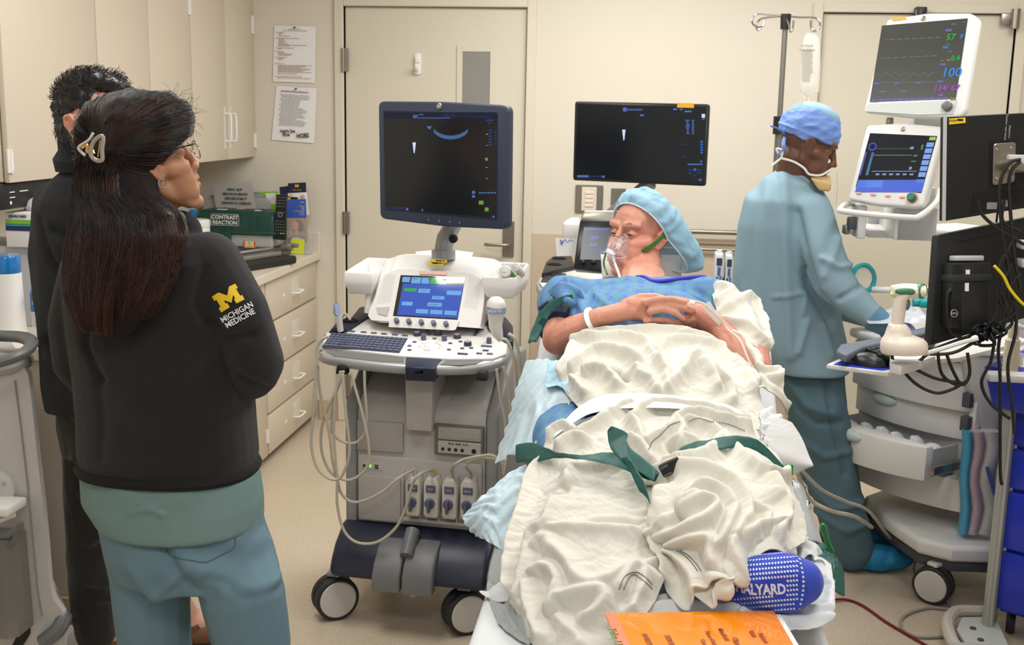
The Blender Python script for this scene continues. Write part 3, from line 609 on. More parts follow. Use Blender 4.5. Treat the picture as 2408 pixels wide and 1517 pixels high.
ku = (con(956, 796)-con(783, 782)); kv = (con(760, 814)-con(783, 782))
def kp(u, v, up=.012):
 a = con(783, 783, up); b = con(957, 796, up); c = con(938, 828, up); d = con(759, 814, up); return (a*(1-u)+b*u)*(1-v)+(d*(1-u)+c*u)*v
kb = plate('keyboard', [(781, 781), (959, 795), (939, 830), (757, 815)], M_keyd, .0095, .003, top_, 0)
kmesh = {}
def keycap(w):
 if w not in kmesh: kmesh[w] = MB().box((0, 0, .002), (w, .0122, .004), .001, 1, taper=(.86, .8)).done('key'); kmesh[w].materials.append(M_key)
 return kmesh[w]
RZ = math.atan2((kp(1, 0)-kp(0, 0)).y, (kp(1, 0)-kp(0, 0)).x); tilt = math.atan(.16)
KW = (kp(1, 0)-kp(0, 0)).length;
for r_ in range(6):
 n = 16 if r_ < 5 else 11; v = (r_+.5)/6; u = 0
 ws = [1]*16 if r_ < 5 else [1, 1, 1, 5, 1, 1, 1, 1.3, 1.3, 1.3, 1.4]; tw = sum(ws)
 for q in ws:
  w = q/tw; c = kp(u+w/2, v, .0095); o = bpy.data.objects.new('key', keycap(round(w*KW*.9, 4))); COL.objects.link(o); o.parent = kb
  o.location = c; o.rotation_euler = (tilt, 0, RZ); u += w
def btn(px, py, w=.02, h=.010, m=None, parent=None, name='button', up=.0085, th=.005, rz=0):
 c = con(px, py, up); M = Matrix.Translation(c) @ Matrix.Rotation(rz, 4, 'Z') @ Matrix.Rotation(tilt, 4, 'X')
 return obj(name, MB().box((0, 0, th/2-.001), (w, h, th), .0022, 2), m or M_key, parent or top_, M=M)
for px, py in ((828, 780), (855, 782), (879, 784), (903, 786), (929, 788), (952, 790)): btn(px, py, .020, .0085)
for px, py in ((963, 814), (975, 805), (963, 824), (1059, 808), (1056, 823), (1006, 780), (1009, 787), (1022, 797), (1087, 820, ), (1083, 804), (1108, 819)): btn(px, py, .013, .009, M_key)
for px, py, w in ((1144, 815, .036), (1142, 825, .02), (1127, 832, .02), (1152, 833, .02), (1088, 833, .034)): btn(px, py, w, .009, M_keyd if px < 1100 else M_key)
def knob(px, py, r, h, cap_=None, name='knob'):
 c = con(px, py+4, .008); k = obj(name, MB().lathe([(r, 0), (r*1.02, h*.5), (r*.9, h), (r*.7, h*1.04)], c, 20, cN), M_key if cap_ is None else M_keyd, top_)
 if cap_: obj('knob_cap', MB().lathe([(r*.8, h), (r*.74, h*1.12), (.001, h*1.16)], c, 20, cN), M_silver, k)
for px, py in ((981, 785), (1030, 783), (1075, 791), (1100, 808)): knob(px, py, .0125, .013, True)
for px, py in ((996, 795), (1045, 797), (1150, 803)): knob(px, py, .0085, .018)
c = con(1011, 815, .008); obj('trackball', MB().lathe([(.026, 0), (.026, .002), (.023, .003)], c, 28, cN).ell(c+cN*.001, (.019, .019, .011), 20, 12), mat('trackball_white', 'efece7', .15), top_)
for a0, a1 in ((30, 75), (-20, 20), (160, 200), (105, 150), (250, 290)):
 pts = [c+Vector((math.cos(math.radians(a0+(a1-a0)*q/5))*.034, math.sin(math.radians(a0+(a1-a0)*q/5))*.034, 0)) for q in range(6)]
 pts = [p+Vector((0, 0, (p-c).y*.16)) for p in pts]; obj('arc_button', MB().tube(pts, .0035, 6), mat('button_light', 'c9c6c0', .4), top_)
plate('slider_bed', [(1112, 768), (1150, 772), (1140, 796), (1098, 791)], mat('slider_bed', 'dedbd6', .4), .0095, .002, top_, 0)
for q in range(6):
 px, py = 1128-2.2*q, 770+4.0*q; btn(px, py, .009, .006, M_keyd, name='slider_knob', th=.010)
 btn(1130-2.2*q, 771+4*q, .040, .0012, M_slot, name='slider_slot', th=.0025)
tO = Vector((0, -.165, .90)); tN = Vector((0, -.80, .42)).normalized()
def tp(px, py, up=0.): return hitplane(U, px, py, tO+tN*up, tN)
face = [(873, 753), (882, 700), (898, 655), (915, 640), (940, 632), (1100, 642), (1125, 650), (1140, 668), (1139, 700), (1130, 765), (1126, 772), (1000, 762)]
F0 = [tp(a, b, .004) for a, b in face]; F1 = [tp(a, b, 0) for a, b in face]
hb = [(876, 745), (880, 690), (905, 618), (940, 602), (975, 597), (1140, 606), (1172, 617), (1182, 640), (1165, 700), (1150, 765), (1130, 768), (1010, 755)]
B0 = []
for (a, b), f in zip(hb, F1):
 q = U.p(a, b, y=.10); q.z = max(q.z, .86); B0.append(q)
mid = [f*.5+b_*.5+Vector((0, -.01, .022 if f.z > 1.0 else 0)) for f, b_ in zip(F1, B0)]
B1 = [b_+Vector((0, .08, -.02 if b_.z > 1 else 0)) for b_ in B0]
def dense(r): return catmull(r, 4, True)
obj('head_housing', MB().loft([dense(r) for r in (F1, mid, B0, B1)]), M_usw, us, 60)
tf = obj('touch_panel_fascia', MB().loft([F1, F0]), M_usw, us, 40)
def tquad(mb, u0, v0, u1, v1, up):
 c4 = [tp(942, 647, up), tp(1094, 652, up), tp(1076, 752, up), tp(924, 743, up)]
 def P(u, v): return (c4[0]*(1-u)+c4[1]*u)*(1-v)+(c4[3]*(1-u)+c4[2]*u)*v
 mb.quad(P(u0, v1), P(u1, v1), P(u1, v0), P(u0, v0)); return P
mb = MB(); tquad(mb, 0, 0, 1, 1, .0052); scr = obj('touch_screen', mb, mat('touch_glass_black', '101218', .06, emit='10131c', es=.4, spec=1.0, coat=1.), tf, 0)
def tui(name, rects, m, up=.0056):
 mb = MB()
 for r_ in rects: tquad(mb, *r_, up)
 obj(name, mb, m, scr, 0, kind='stuff')
tui('display_area', [(.06, .2, .995, .97)], mat('ui_bright_t', '0c1430', .06, emit='2f58c0', es=.9, spec=1., coat=1.))
tui('display_tile', [(.04, .04, .16, .17), (.18, .04, .33, .19), (.34, .04, .46, .19), (.62, .04, .74, .19), (.32, .31, .5, .41), (.76, .33, .98, .43), (.55, .47, .74, .55), (.1, .64, .27, .73), (.5, .63, .72, .72), (.34, .80, .53, .90), (.56, .80, .75, .90), (.78, .8, .97, .9)], mat('ui_tile_t', '0c1430', .06, emit='6db0ee', es=.9, spec=1., coat=1.), .0060)
tui('display_highlight', [(.47, .04, .61, .19), (.1, .31, .29, .39)], mat('ui_green_t', '0c1430', .06, emit='2fae50', es=.9, spec=1., coat=1.), .0062)
tui('display_line', [(.2+.23*k, .07, .26+.23*k, .085) for k in range(3)]+[(.36, .35, .44, .36), (.58, .5, .68, .51), (.52, .67, .66, .68), (.05, .96, .97, .965)], M_keyd, .0064)
nb = obj('model_plate', MB().loft([[tp(a, b, u) for a, b in ((986, 637), (1050, 639), (1050, 647), (986, 645))] for u in (.004, .008)]), mat('copper_plate', 'b98f80', .35, metal=.4), tf)
c = tp(1018, 641.7, .0086); text('model_name', 'LOGIQ E9', .011, basis(c, (1, 0, 0), (0, .42, .80)), M_white, nb, bold=.0003)
gr = MB()
for side in (0, 1):
 q4 = ((905, 644), (932, 647), (921, 712), (883, 716)) if not side else ((1102, 652), (1137, 657), (1125, 728), (1088, 724))
 c4 = [tp(a, b, .0045) for a, b in q4]
 for i in range(11):
  for j in range(26):
   u = (i+.5+(j % 2)*.5)/12; v = (j+.5)/26; P = (c4[0]*(1-u)+c4[1]*u)*(1-v)+(c4[3]*(1-u)+c4[2]*u)*v; a = Vector((.0009, 0, 0)); b_ = Vector((0, .42, .8))*.0011
   gr.quad(P-a, P-b_, P+a, P+b_)
obj('speaker_holes', gr, M_slot, tf, 0, kind='stuff')
usb = [tp(a, b, .007) for a, b in ((884, 723), (916, 721), (910, 743), (889, 738))]; ul = [tp(a, b, .003) for a, b in ((884, 723), (916, 721), (910, 743), (889, 738))]
obj('port_cover', MB().loft([ul, usb]), mat('usb_grey', 'bdb9b4', .4), tf)
st = [(915, 752), (928, 745), (1079, 755), (1072, 775), (1065, 777), (914, 769)]
obj('knob_strip', MB().loft([[hitplane(U, a, b, tO+tN*up, tN) for a, b in st] for up in (.0, .012)]), M_usw, us)
for px, py in ((934, 757), (963, 759), (992, 761), (1021, 763), (1050, 765)):
 c = tp(px, py, .010); k = obj('knob', MB().lathe([(.0085, 0), (.008, .016), (.006, .0175)], c, 18, (tN+Vector((0, 0, .3))).normalized()), M_key, us)
for a, b in ((1008, 621), (1004, 629)):
 c = U.p(a+18, b, y=-.02)
 mbx = MB();
for a, b, w in ((1034, 621, 40), (1026, 627, 40)):
 c = U.p(a, b, y=-.052+.0); M = basis(c+Vector((0, -.012, .012)), (1, 0, -.02), (0, .6, .8)); s_ = obj('asset_sticker', MB().box((0, 0, 0), (.056, .012, .0012)), M_warn, us, 0, M=M)
 obj('barcode', MB().box((0, 0, .0008), (.02, .005, .0004)).box((.016, .001, .0008), (.006, .004, .0004)), M_black, s_, 0, M=M, kind='stuff')
def bin_(pts_top, depth, y0, y1, name='gel_holder'):
 pass
for nm, x0, x1, z1, h in (('left', U.p(840, 640, y=.02).x, U.p(905, 640, y=.02).x, U.p(860, 628, y=.02).z, .075), ('right', U.p(1155, 640, y=.02).x, U.p(1231, 640, y=.02).x, U.p(1200, 640, y=.02).z, .07)):
 mb = MB(); n = 4
 out = [(x0, -.11), (x1, -.11), (x1, .12), (x0, .12)]; inn = [(x0+.012, -.095), (x1-.008, -.095), (x1-.008, .105), (x0+.012, .105)]
 R1 = [Vector((a+(.012 if a == x0 else -.01), b*.9, z1-h)) for a, b in out]; R2 = [Vector((a, b, z1-h*.5)) for a, b in out]; R3 = [Vector((a, b, z1+(.02 if b > 0 else 0))) for a, b in out]; R4 = [Vector((a, b, z1+(.02 if b > 0 else 0))) for a, b in inn]; R5 = [Vector((a*.9+(x0+x1)/2*.1, b*.85, z1-h*.6)) for a, b in inn]
 mb.loft([R1, R2, R3, R4, R5]); bmesh.ops.bevel(mb.bm, geom=list(mb.bm.edges), offset=.005, segments=2, profile=.5, affect='EDGES'); obj('gel_holder', mb, M_usw, us, 40)
mc = at(1041, 388, Y=3.60)
MW = U.I @ Matrix.Translation(mc) @ Matrix.Rotation(math.radians(-22), 4, 'Z') @ Matrix.Rotation(math.radians(-3), 4, 'X')
MWm = WORLD.M @ U.M @ MW
fm = Frame(0, 0); fm.M = MWm; fm.I = MWm.inverted(); fm.c = fm.I @ Vector((0, 0, EYE)); fm.R = fm.I.to_3x3()
oc = [fm.p(*q, y=-.03) for q in ((889, 238), (1040, 239), (1194, 247), (1191, 540), (1045, 533), (893, 514))]
outl = [(v.x, v.z) for v in oc]
outl = [outl[0], outl[1], outl[2], outl[3], outl[4], outl[5]]
def rnd(poly, r, n=4):
 out = []; k = len(poly)
 for i in range(k):
  p = Vector(poly[i]); a = (Vector(poly[i-1])-p); b = (Vector(poly[(i+1) % k])-p);
  rr__ = min(r, a.length*.45, b.length*.45); a = p+a.normalized()*rr__; b = p+b.normalized()*rr__
  for j in range(n+1): t = j/n; q = a*(1-t)**2+p*2*t*(1-t)+b*t*t; out.append((q.x, q.y))
 return out
ro = rnd(outl, .022)
mon = obj('monitor', MB().prism(ro, 'y', -.03, .01, .006, 3), M_bezel, us, M=MW)
ins = [(v[0]*.8, v[1]*.78) for v in ro]; obj('monitor_back', MB().prism([(a*.92, b*.9) for a, b in ro], 'y', .01, .03, .008, 2).prism(ins, 'y', .03, .06, .015, 3), M_navy, mon, M=MW)
sc4 = [fm.p(*q, y=-.0305) for q in ((901, 259), (1171, 268), (1169, 518), (905, 494))]
obj('screen_recess', MB().quad(*[v+Vector((0, 0, 0)) for v in (sc4[3], sc4[2], sc4[1], sc4[0])]), mat('bezel_inner', '1c2230', .3), mon, 0, M=MW)
sin_ = [fm.p(*q, y=-.0312) for q in ((903, 263), (1168, 272), (1166, 512), (908, 490))]
s_ = obj('screen', MB().quad(sin_[3], sin_[2], sin_[1], sin_[0]), M_scr, mon, 0, M=MW)
def ui(name, m, items, up=-.0318, fr=fm, parent=s_, MM=MW):
 mb = MB()
 for it in items:
  pts = [fr.p(a, b, y=up) for a, b in it]; mb.bm.faces.new([mb.bm.verts.new(p) for p in pts])
 return obj(name, mb, m, parent, 0, M=MM, kind='stuff')
def R4(x0, y0, x1, y1): return [(x0, y1), (x1, y1), (x1, y0), (x0, y0)]
ui('display_bar', glow('ui_bar', '151b33', .8), [R4(904, 264, 1168, 279)])
ui('display_text', G_blue, [R4(971, 270, 982, 278)]+[R4(983+q*5.5, 276, 987+q*5.5, 279) for q in range(14)]+[R4(984, 268, 995, 271), R4(1158, 508, 1163, 512), R4(955, 489, 960, 495), R4(991, 492, 995, 496), R4(1110, 449, 1117, 456), R4(1110, 459, 1117, 465)]+[R4(1126+q*7, 452, 1131+q*7, 455) for q in range(6)])
ui('display_text', G_dim, [R4(910+q*5, 488, 914+q*5, 491) for q in range(8)]+[R4(1038, 269, 1056, 274), R4(1058, 270, 1070, 274), R4(1108, 273, 1120, 277), R4(1126, 273, 1153, 276), R4(1143, 281, 1160, 285), R4(1148, 288, 1155, 291)]+[R4(1148+random.random()*3, 304+q*7, 1157, 308+q*7) for q in range(6)]+[R4(1163, 309+q*7, 1168, 312+q*7) for q in range(5)])
ui('needle_echo', G_white, [[(970, 335), (978, 335), (975, 360), (973, 360)]])
ui('needle_echo', G_blue, [[(1003, 297), (1016, 297), (1010, 305)]])
arc = []
for q in range(10):
 t0 = q/10; t1 = (q+1)/10; f_ = lambda t, r: (1060+(40+r*.0)*math.sin((t-.5)*1.75)*1.0/math.sin(.875)*1.0, 303+16*(1-((t-.5)*2)**2)+r)
 arc.append([f_(t0, 9), f_(t1, 9), f_(t1, 0), f_(t0, 0)])
ui('probe_arc', glow('ui_arc', '4a6c9c', .8), arc)
ui('scale_mark', G_green, [R4(1141, 371, 1147, 378), R4(1126, 472, 1137, 481), R4(1140, 488, 1149, 497), R4(1143, 314, 1147, 317), R4(1143, 341, 1147, 343), R4(1142, 393, 1147, 395), R4(1142, 419, 1147, 421)])
lg = fm.p(1031, 250, y=-.0365); lo_ = obj('maker_badge', MB().lathe([(.0105, 0), (.0105, .003), (.009, .004)], (lg.x, -.030, lg.z), 24, (0, -1, 0)), M_steel, mon, M=MW)
text('maker_monogram', 'GE', .0085, MW @ FRONT((lg.x, -.0344, lg.z)), M_white, lo_)
for q in (1008, 1033, 1058, 1081): c = fm.p(q, 517+(q-1008)*.1, y=-.031); obj('monitor_button', MB().cyl((c.x, -.030, c.z), (c.x, -.0325, c.z), .003, n=10), M_slot, mon, M=MW)
b0 = U.p(1043, 608, y=.0); b1 = U.p(1043, 590, y=.0)
obj('arm_socket', MB().cyl(b0, b1+Vector((0, 0, .004)), .040, n=30), M_silver, us)
e0 = b1; e1 = U.p(1048, 560, y=.0); e2 = U.I @ (mc+Vector((.06, .10, -.13))); e3 = U.I @ (mc+Vector((.03, .075, -.03)))
obj('monitor_arm', MB().tube([e0, e0*.4+e1*.6, e1, e1*.6+e2*.4, e2, e3], [.036, .036, .036, .032, .03, .03], 12, flat=.85), M_silver, us)
c = U.p(1065, 562, y=-.05); obj('arm_pivot_cap', MB().lathe([(.0145, 0), (.0145, .012), (.012, .015)], c+Vector((0, .012, 0)), 20, (0, -1, 0)), M_black, us)
for nm, pl_ in (('probe_holder', [(773, 779), (790, 758), (826, 745), (845, 722), (862, 719), (890, 735), (862, 748), (822, 775), (800, 782)]), ('probe_holder', [(1150, 740), (1190, 745), (1206, 765), (1207, 800), (1192, 805), (1165, 790), (1145, 770)])):
 ph = plate(nm, pl_, M_navy, .014, .04, us, .005)
for px, py, ex in ((824, 753, 12), (797, 776, 10)):
 c = con(px, py, .016); obj('holder_ring', MB().tube([c+Vector((math.cos(a)*.024, math.sin(a)*.018, 0)) for a in np.linspace(0, 2*PI, 19)[:-1]], .004, 6, closed=True), M_black, us)
M_pr = mat('probe_cream', 'dcd9d2', .35); M_prb = mat('probe_blue', '96a8c8', .4)
def probe_t(nm, lab, base, a, b, rs, blue=None, face_=None, nrm=None, fl=.6):
 t = thing(nm, lab, 'probe', U.w(base)); return t
wI = lambda p: U.w(p)
t = thing('ultrasound_probe', 'small linear probe with a blue-grey tip standing in the left holder', 'probe', at(798, 770, Y=3.45)); B_ = t.location
q0 = at(801, 778, Y=3.45)-B_; q1 = at(796, 742, Y=3.44)-B_; q2 = at(792, 735, Y=3.44)-B_; q3 = at(791, 716, Y=3.44)-B_
obj('handle', MB().tube([q0, q0*.5+q1*.5, q1], [.012, .012, .013], 14, flat=.8), M_pr, t); obj('nose', MB().tube([q1, q2, q3, q3+(q3-q2)*.1], [.0135, .015, .013, .011], 4, flat=.8), M_prb, t)
obj('lens', MB().tube([q3, q3+(q3-q2)*.15], [.0095, .008], 4, flat=.7), M_slot, t)
t = thing('ultrasound_probe', 'cream endocavity probe with an angled head behind the left holder', 'probe', at(865, 735, Y=3.66)); B_ = t.location
q = [at(a, b, Y=3.66)-B_ for a, b in ((866, 735), (866, 705), (867, 688), (872, 681), (855, 671))]
obj('handle', MB().tube(q[:3], [.014, .011, .009], 12), M_pr, t); obj('shaft', MB().tube([q[2], q[3], q[3]*.5+q[4]*.5, q[4]], [.009, .010, .007, .006], 10), M_pr, t)
t = thing('ultrasound_probe', 'big curved probe with a blue band hanging upside down in the right holder', 'probe', at(1170, 780, Y=3.42)); B_ = t.location
def prb(t, B_, Y, dx, dy, nm='ML6-15'):
 pts = [(1178, 802), (1170, 785), (1165, 768), (1166, 748), (1167, 734), (1167, 722), (1168, 712)]; rs = [.008, .018, .021, .024, .029, .030, .028]
 P = [at(a+dx, b+dy, Y=Y)-B_ for a, b in pts]
 obj('handle', MB().tube(P[:5], rs[:5], 16, flat=1., upv=(1, 0, 0)), M_pr, t)
 o = obj('band', MB().tube([P[4], P[5]], [.0305, .0315], 16, flat=1., upv=(1, 0, 0)), M_prb, t)
 text('probe_name', nm, .013, basis(P[4]*.5+P[5]*.5+Vector((0, -.032, 0)), (1, 0, .08), (0, 0, 1)), M_white, o)
 obj('nose', MB().tube([P[5], P[6], P[6]+Vector((.003, 0, .012)), P[6]+Vector((.004, 0, .018))], [.031, .030, .022, .010], 16, upv=(1, 0, 0)), M_pr, t)
prb(t, B_, 3.42, 0, 0)
for k, (px, py, r, c_) in enumerate(((1189, 640, .018, 'white gel bottle lying cap forward in the right bin'), (1214, 630, .013, 'smaller white gel bottle at the outer edge of the right bin'))):
 c = at(px, py, Y=3.60); t = thing('gel_bottle', c_, 'bottle', c)
 obj('bottle_body', MB().lathe([(r*.95, .0), (r, .01), (r, .09), (r*.8, .1)], (0, .004, 0), 20, (.1, 1, -.35)), mat('gel_green', '7cc46a', .3, trans=.3) if k == 0 else M_white, t)
 obj('cap', MB().lathe([(r*1.05, 0), (r*1.08, .012), (r*.9, .016), (r*.35, .017), (r*.3, .022), (.0005, .022)], (0, 0, 0), 22, (-.1, -1, .35)), M_white, t)
t = thing('folded_paper', 'folded white papers lying on top of the machine behind the arm', 'paper', U.w((-.03, .09, 1.135)), U.rz)
c = U.p(1075, 600, y=.10)-Vector((-.03, .09, 1.135))
obj('sheet', MB().box((c.x, c.y, c.z), (.10, .07, .003), rot=Euler((.3, .1, .1)).to_matrix()).box((c.x-.11, c.y, c.z-.003), (.07, .05, .002), rot=Euler((.4, -.1, .3)).to_matrix()), M_paper, t, kind='stuff')
for px, py in ((806, 868), (1135, 883)): c = U.p(px, py, y=-.36); obj('cable_hook', MB().box((c.x, -.36, c.z), (.036, .04, .028), .005, taper=(.8, .8)), M_black, us)
def cable(pts, y=-.44, r=.0047, parent=us, m=None, ys=None, end=None, name='probe_cable'):
 P = []
 for k, q in enumerate(pts):
  yy = y if ys is None else (ys[0]+(ys[1]-ys[0])*k/(len(pts)-1)); P.append(U.p(*q, y=yy))
 if end is not None: P.append(end)
 return obj(name, MB().tube(catmull(P, 6), r, 8), m or M_cable, parent)
cable([(757, 830), (745, 860), (735, 990), (732, 1046), (743, 1094), (765, 1120), (791, 1128), (808, 1111), (822, 1060), (812, 960), (806, 880)], -.45)
cable([(756, 820), (748, 870), (756, 938), (774, 1016), (782, 1085), (793, 1128), (802, 1159), (826, 1180), (860, 1176), (903, 1154), (938, 1124)], ys=(-.44, -.36), end=conx[0])
cable([(808, 873), (787, 925), (765, 973), (755, 1020), (758, 1068), (778, 1111), (813, 1129), (843, 1120), (865, 1094), (867, 1046), (852, 973), (834, 908), (826, 873)], -.40)
cable([(857, 873), (858, 916), (862, 968), (860, 1012), (843, 1038), (817, 1042), (791, 1029), (780, 1007), (784, 947), (798, 903), (808, 873)], -.38)
cable([(801, 873), (788, 940), (785, 1020), (789, 1080), (793, 1128), (793, 1185), (806, 1241), (830, 1271), (865, 1279), (899, 1269), (934, 1237), (956, 1189), (969, 1142), (986, 1116)], ys=(-.40, -.42), end=conx[1])
cable([(1185, 1116), (1181, 1090), (1159, 1072), (1133, 1072), (1090, 1081), (1068, 1095)], -.42, end=conx[2])
cable([(1189, 1130), (1186, 1098), (1166, 1082), (1133, 1078), (1100, 1088), (1096, 1098)], -.41, end=conx[3])
cable([(1180, 798), (1192, 802), (1204, 830), (1212, 880), (1212, 960), (1200, 1040), (1186, 1116)], -.42, r=.0055)
cable([(1195, 785), (1212, 800), (1222, 850), (1224, 900), (1206, 980), (1190, 1070), (1189, 1130)], -.38, r=.0055)
cable([(1168, 868), (1176, 930), (1188, 990), (1192, 1060)], -.36, r=.005)
cable([(1184, 862), (1196, 910), (1200, 970), (1196, 1030)], -.34, r=.005)
cable([(772, 792), (755, 800), (744, 825), (748, 850), (752, 862)], -.45)
cable([(824, 752), (812, 738), (806, 743), (797, 755)], -.1)
#  SECOND ULTRASOUND, IV POLE, PUMPS
class TF(Frame):
 def __init__(s, c, yaw, tilt=0., roll=0.):
  s.M = Matrix.Translation(c) @ Matrix.Rotation(math.radians(yaw), 4, 'Z') @ Matrix.Rotation(math.radians(tilt), 4, 'X') @ Matrix.Rotation(math.radians(roll), 4, 'Y')
  s.I = s.M.inverted(); s.c = s.I @ Vector((0, 0, EYE)); s.R = s.I.to_3x3(); s.rz = 0; s.o = tuple(c)
def scr_ui(fr, MM, parent, y):
 def f(name, m, items):
  mb = MB()
  for it in items: mb.bm.faces.new([mb.bm.verts.new(fr.p(a, b, y=y)) for a, b in it])
  return obj(name, mb, m, parent, 0, M=MM, kind='stuff')
 return f
S = Frame(-.02, 4.75, -.03)
s2 = fthing(S, 'ultrasound_machine', 'second ultrasound machine behind the bed with a wide black display on an arm', 'ultrasound machine')
c0 = at(1507, 340, Y=4.58); f2 = TF(c0, -9, -2); M2 = S.I @ f2.M
ol = rnd([(v.x, v.z) for v in (f2.p(*q, y=-.02) for q in ((1352, 238), (1669, 245), (1659, 438), (1347, 424)))], .012, 3)
m2 = obj('monitor', MB().prism(ol, 'y', -.02, .012, .004, 2), mat('monitor_black', '1d1f1e', .3), s2, M=M2)
obj('monitor_back', MB().prism([(a*.8, b*.8) for a, b in ol], 'y', .012, .04, .008, 2), M_black, m2, M=M2)
sc_ = obj('screen', MB().quad(*[f2.p(*q, y=-.0205) for q in ((1353, 418), (1653, 431), (1662, 251), (1358, 245))]), M_scr, m2, 0, M=M2)
u2 = scr_ui(f2, M2, sc_, -.0211)
u2('display_text', G_blue, [R4(1465, 253, 1474, 262)]+[R4(1476+q*6, 256, 1480+q*6, 260) for q in range(6)]+[R4(1505, 269, 1514, 273), R4(1583, 255, 1592, 259), R4(1598, 256, 1606, 259), R4(1610, 260, 1626, 264), R4(1357, 412, 1384, 417), R4(1416, 413, 1422, 418), R4(1617, 385, 1652, 388), R4(1643, 421, 1650, 425)]+[R4(1612+random.random()*4, 282+q*5, 1618+random.random()*4, 285+q*5) for q in range(7)]+[R4(1627, 282+q*5, 1632, 285+q*5) for q in range(7)])
u2('display_text', G_dim, [R4(1386+q*8, 413, 1391+q*8, 417) for q in range(4)]+[R4(1619, 398, 1628, 402), R4(1640, 398, 1648, 402), R4(1619, 405, 1626, 409), R4(1640, 405, 1648, 409), R4(1631, 411, 1636, 415)]+[R4(1608, 338, 1614, 341), R4(1606, 367, 1613, 370)])
u2('display_icon', G_white, [R4(1650, 268, 1658, 277), [(1463, 305), (1471, 305), (1468, 330), (1466, 330)]])
u2('display_icon', G_bright, [R4(1651, 279, 1657, 282), R4(1631, 396, 1637, 402)]+[R4(1647, 331+q*6.5, 1653, 335+q*6.5) for q in range(5)]+[R4(1647, 377, 1651, 382)])
obj('asset_sticker', MB().quad(*[f2.p(*q, y=-.0212) for q in ((1592, 253), (1632, 254), (1632, 243), (1593, 242))]), mat('sticker_orange', 'dda41e', .5), m2, 0, M=M2)
a0 = at(1528, 432, Y=4.60); a1 = at(1482, 470, Y=4.62); a2 = at(1440, 505, Y=4.66); a3 = at(1425, 560, Y=4.68)
obj('monitor_arm', MB().tube([S.I @ q for q in (a0+Vector((.0, .03, .05)), a0, a1, a2, a3)], [.028, .03, .03, .032, .036], 10, flat=.8), M_silver, s2)
f3 = TF(at(1400, 575, Y=4.52), -8, -24); M3 = S.I @ f3.M
tpn = obj('touch_panel', MB().prism(rnd([(v.x, v.z) for v in (f3.p(*q, y=0) for q in ((1364, 516), (1470, 520), (1462, 640), (1348, 632)))], .008, 2), 'y', 0, .05, .004), mat('panel_black', '1a1b1c', .25), s2, M=M3)
obj('screen', MB().quad(*[f3.p(*q, y=-.0008) for q in ((1364, 610), (1456, 612), (1460, 536), (1373, 534))]), mat('scr_slate', '0b0c0e', .2, emit='20263a', es=1.), tpn, 0, M=M3)
scr_ui(f3, M3, tpn, -.0016)('display_tile', mat('ui_navy2', '0b0c0e', .2, emit='2d4a9c', es=.9), [R4(1388, 555, 1408, 563), R4(1386, 572, 1406, 580), R4(1410, 589, 1425, 597), R4(1374, 537, 1430, 542)])
for px in (1371, 1396): c = f3.p(px, 617, y=-.001); obj('knob', MB().lathe([(.010, 0), (.009, .014), (.006, .016)], (c.x, 0, c.z), 16, (0, -1, 0)), M_black, tpn, M=M3)
obj('panel_hood', MB().prism(rnd([(v.x, v.z) for v in (f3.p(*q, y=.03) for q in ((1375, 500), (1470, 500), (1466, 530), (1368, 522)))], .006, 2), 'y', .0, .09, .006), M_steel, tpn, M=M3)
zc_ = .955
def sp(px, py, z=zc_): return S.p(px, py, z=z)
def splate(name, pts, m, z, th, parent=s2, bev=.004, sm=0):
 P = [S.p(a, b, z=z) for a, b in pts]; P = catmull(P, sm, True) if sm else P; return obj(name, MB().prism([(p.x, p.y) for p in P], 'z', z-th, z, bev), m, parent)
cs = splate('console_tray', [(1262, 672), (1265, 655), (1275, 642), (1300, 630), (1500, 628), (1560, 660), (1540, 695), (1400, 697), (1290, 693)], M_silver, .935, .035, bev=.01, sm=3)
splate('control_panel', [(1268, 663), (1276, 643), (1305, 632), (1500, 632), (1500, 680), (1345, 676), (1275, 672)], M_usw, .945, .008, bev=.002)
kbo = splate('keyboard', [(1280, 641), (1331, 643), (1325, 664), (1271, 663)], M_black, .9475, .002, bev=0)
for r_ in range(4):
 for q in range(10):
  u, v = (q+.5)/10, (r_+.5)/4; a = S.p(1280+51*u-7*v, 642+21*v+u*1.5, z=.9485); o = bpy.data.objects.new('key', keycap(.0075)); COL.objects.link(o); o.parent = kbo; o.location = a; o.scale = (1, .6, .5)
splate('probe_holder', [(1274, 642), (1284, 615), (1300, 602), (1345, 602), (1352, 625), (1310, 634)], M_black, .965, .04, bev=.006)
for px, py in ((1303, 622), (1315, 608)): c = sp(px, py, .966); obj('holder_ring', MB().tube([c+Vector((math.cos(a)*.03, math.sin(a)*.022, 0)) for a in np.linspace(0, 2*PI, 17)[:-1]], .005, 6, closed=True), M_black, s2)
a = S.p(1324, 562, y=.02); b = S.p(1366, 520, y=.02); obj('gel_holder', MB().box(((a.x+b.x)/2, .05, (a.z+b.z)/2), (b.x-a.x, .14, b.z-a.z), .015, 3).box(((a.x+b.x)/2+.005, .05, b.z-.002), (b.x-a.x-.03, .10, .02), .008), M_usw, s2)
obj('column', MB().box((.05, .1, .62), (.16, .16, .60), .02), M_usg, s2); obj('housing', MB().box((.05, .12, .33), (.42, .5, .42), .04, 3), M_usg, s2); obj('base', MB().box((.05, .08, .11), (.5, .6, .06), .03, 3), M_usd, s2)
for x_, y_ in ((-.15, -.18), (.25, -.18), (-.15, .34), (.25, .34)): caster(s2, 'caster', (x_, y_, .062), (.8, -.6, 0), .062, .05, M_tyre, M_hub)
t = thing('paper_note', 'white paper with blue scribbles propped on the second machine', 'paper', at(1332, 600, Y=4.60)); B_ = t.location
P = [at(*q, Y=4.60)-B_ for q in ((1306, 560), (1356, 562), (1352, 600), (1309, 603))]
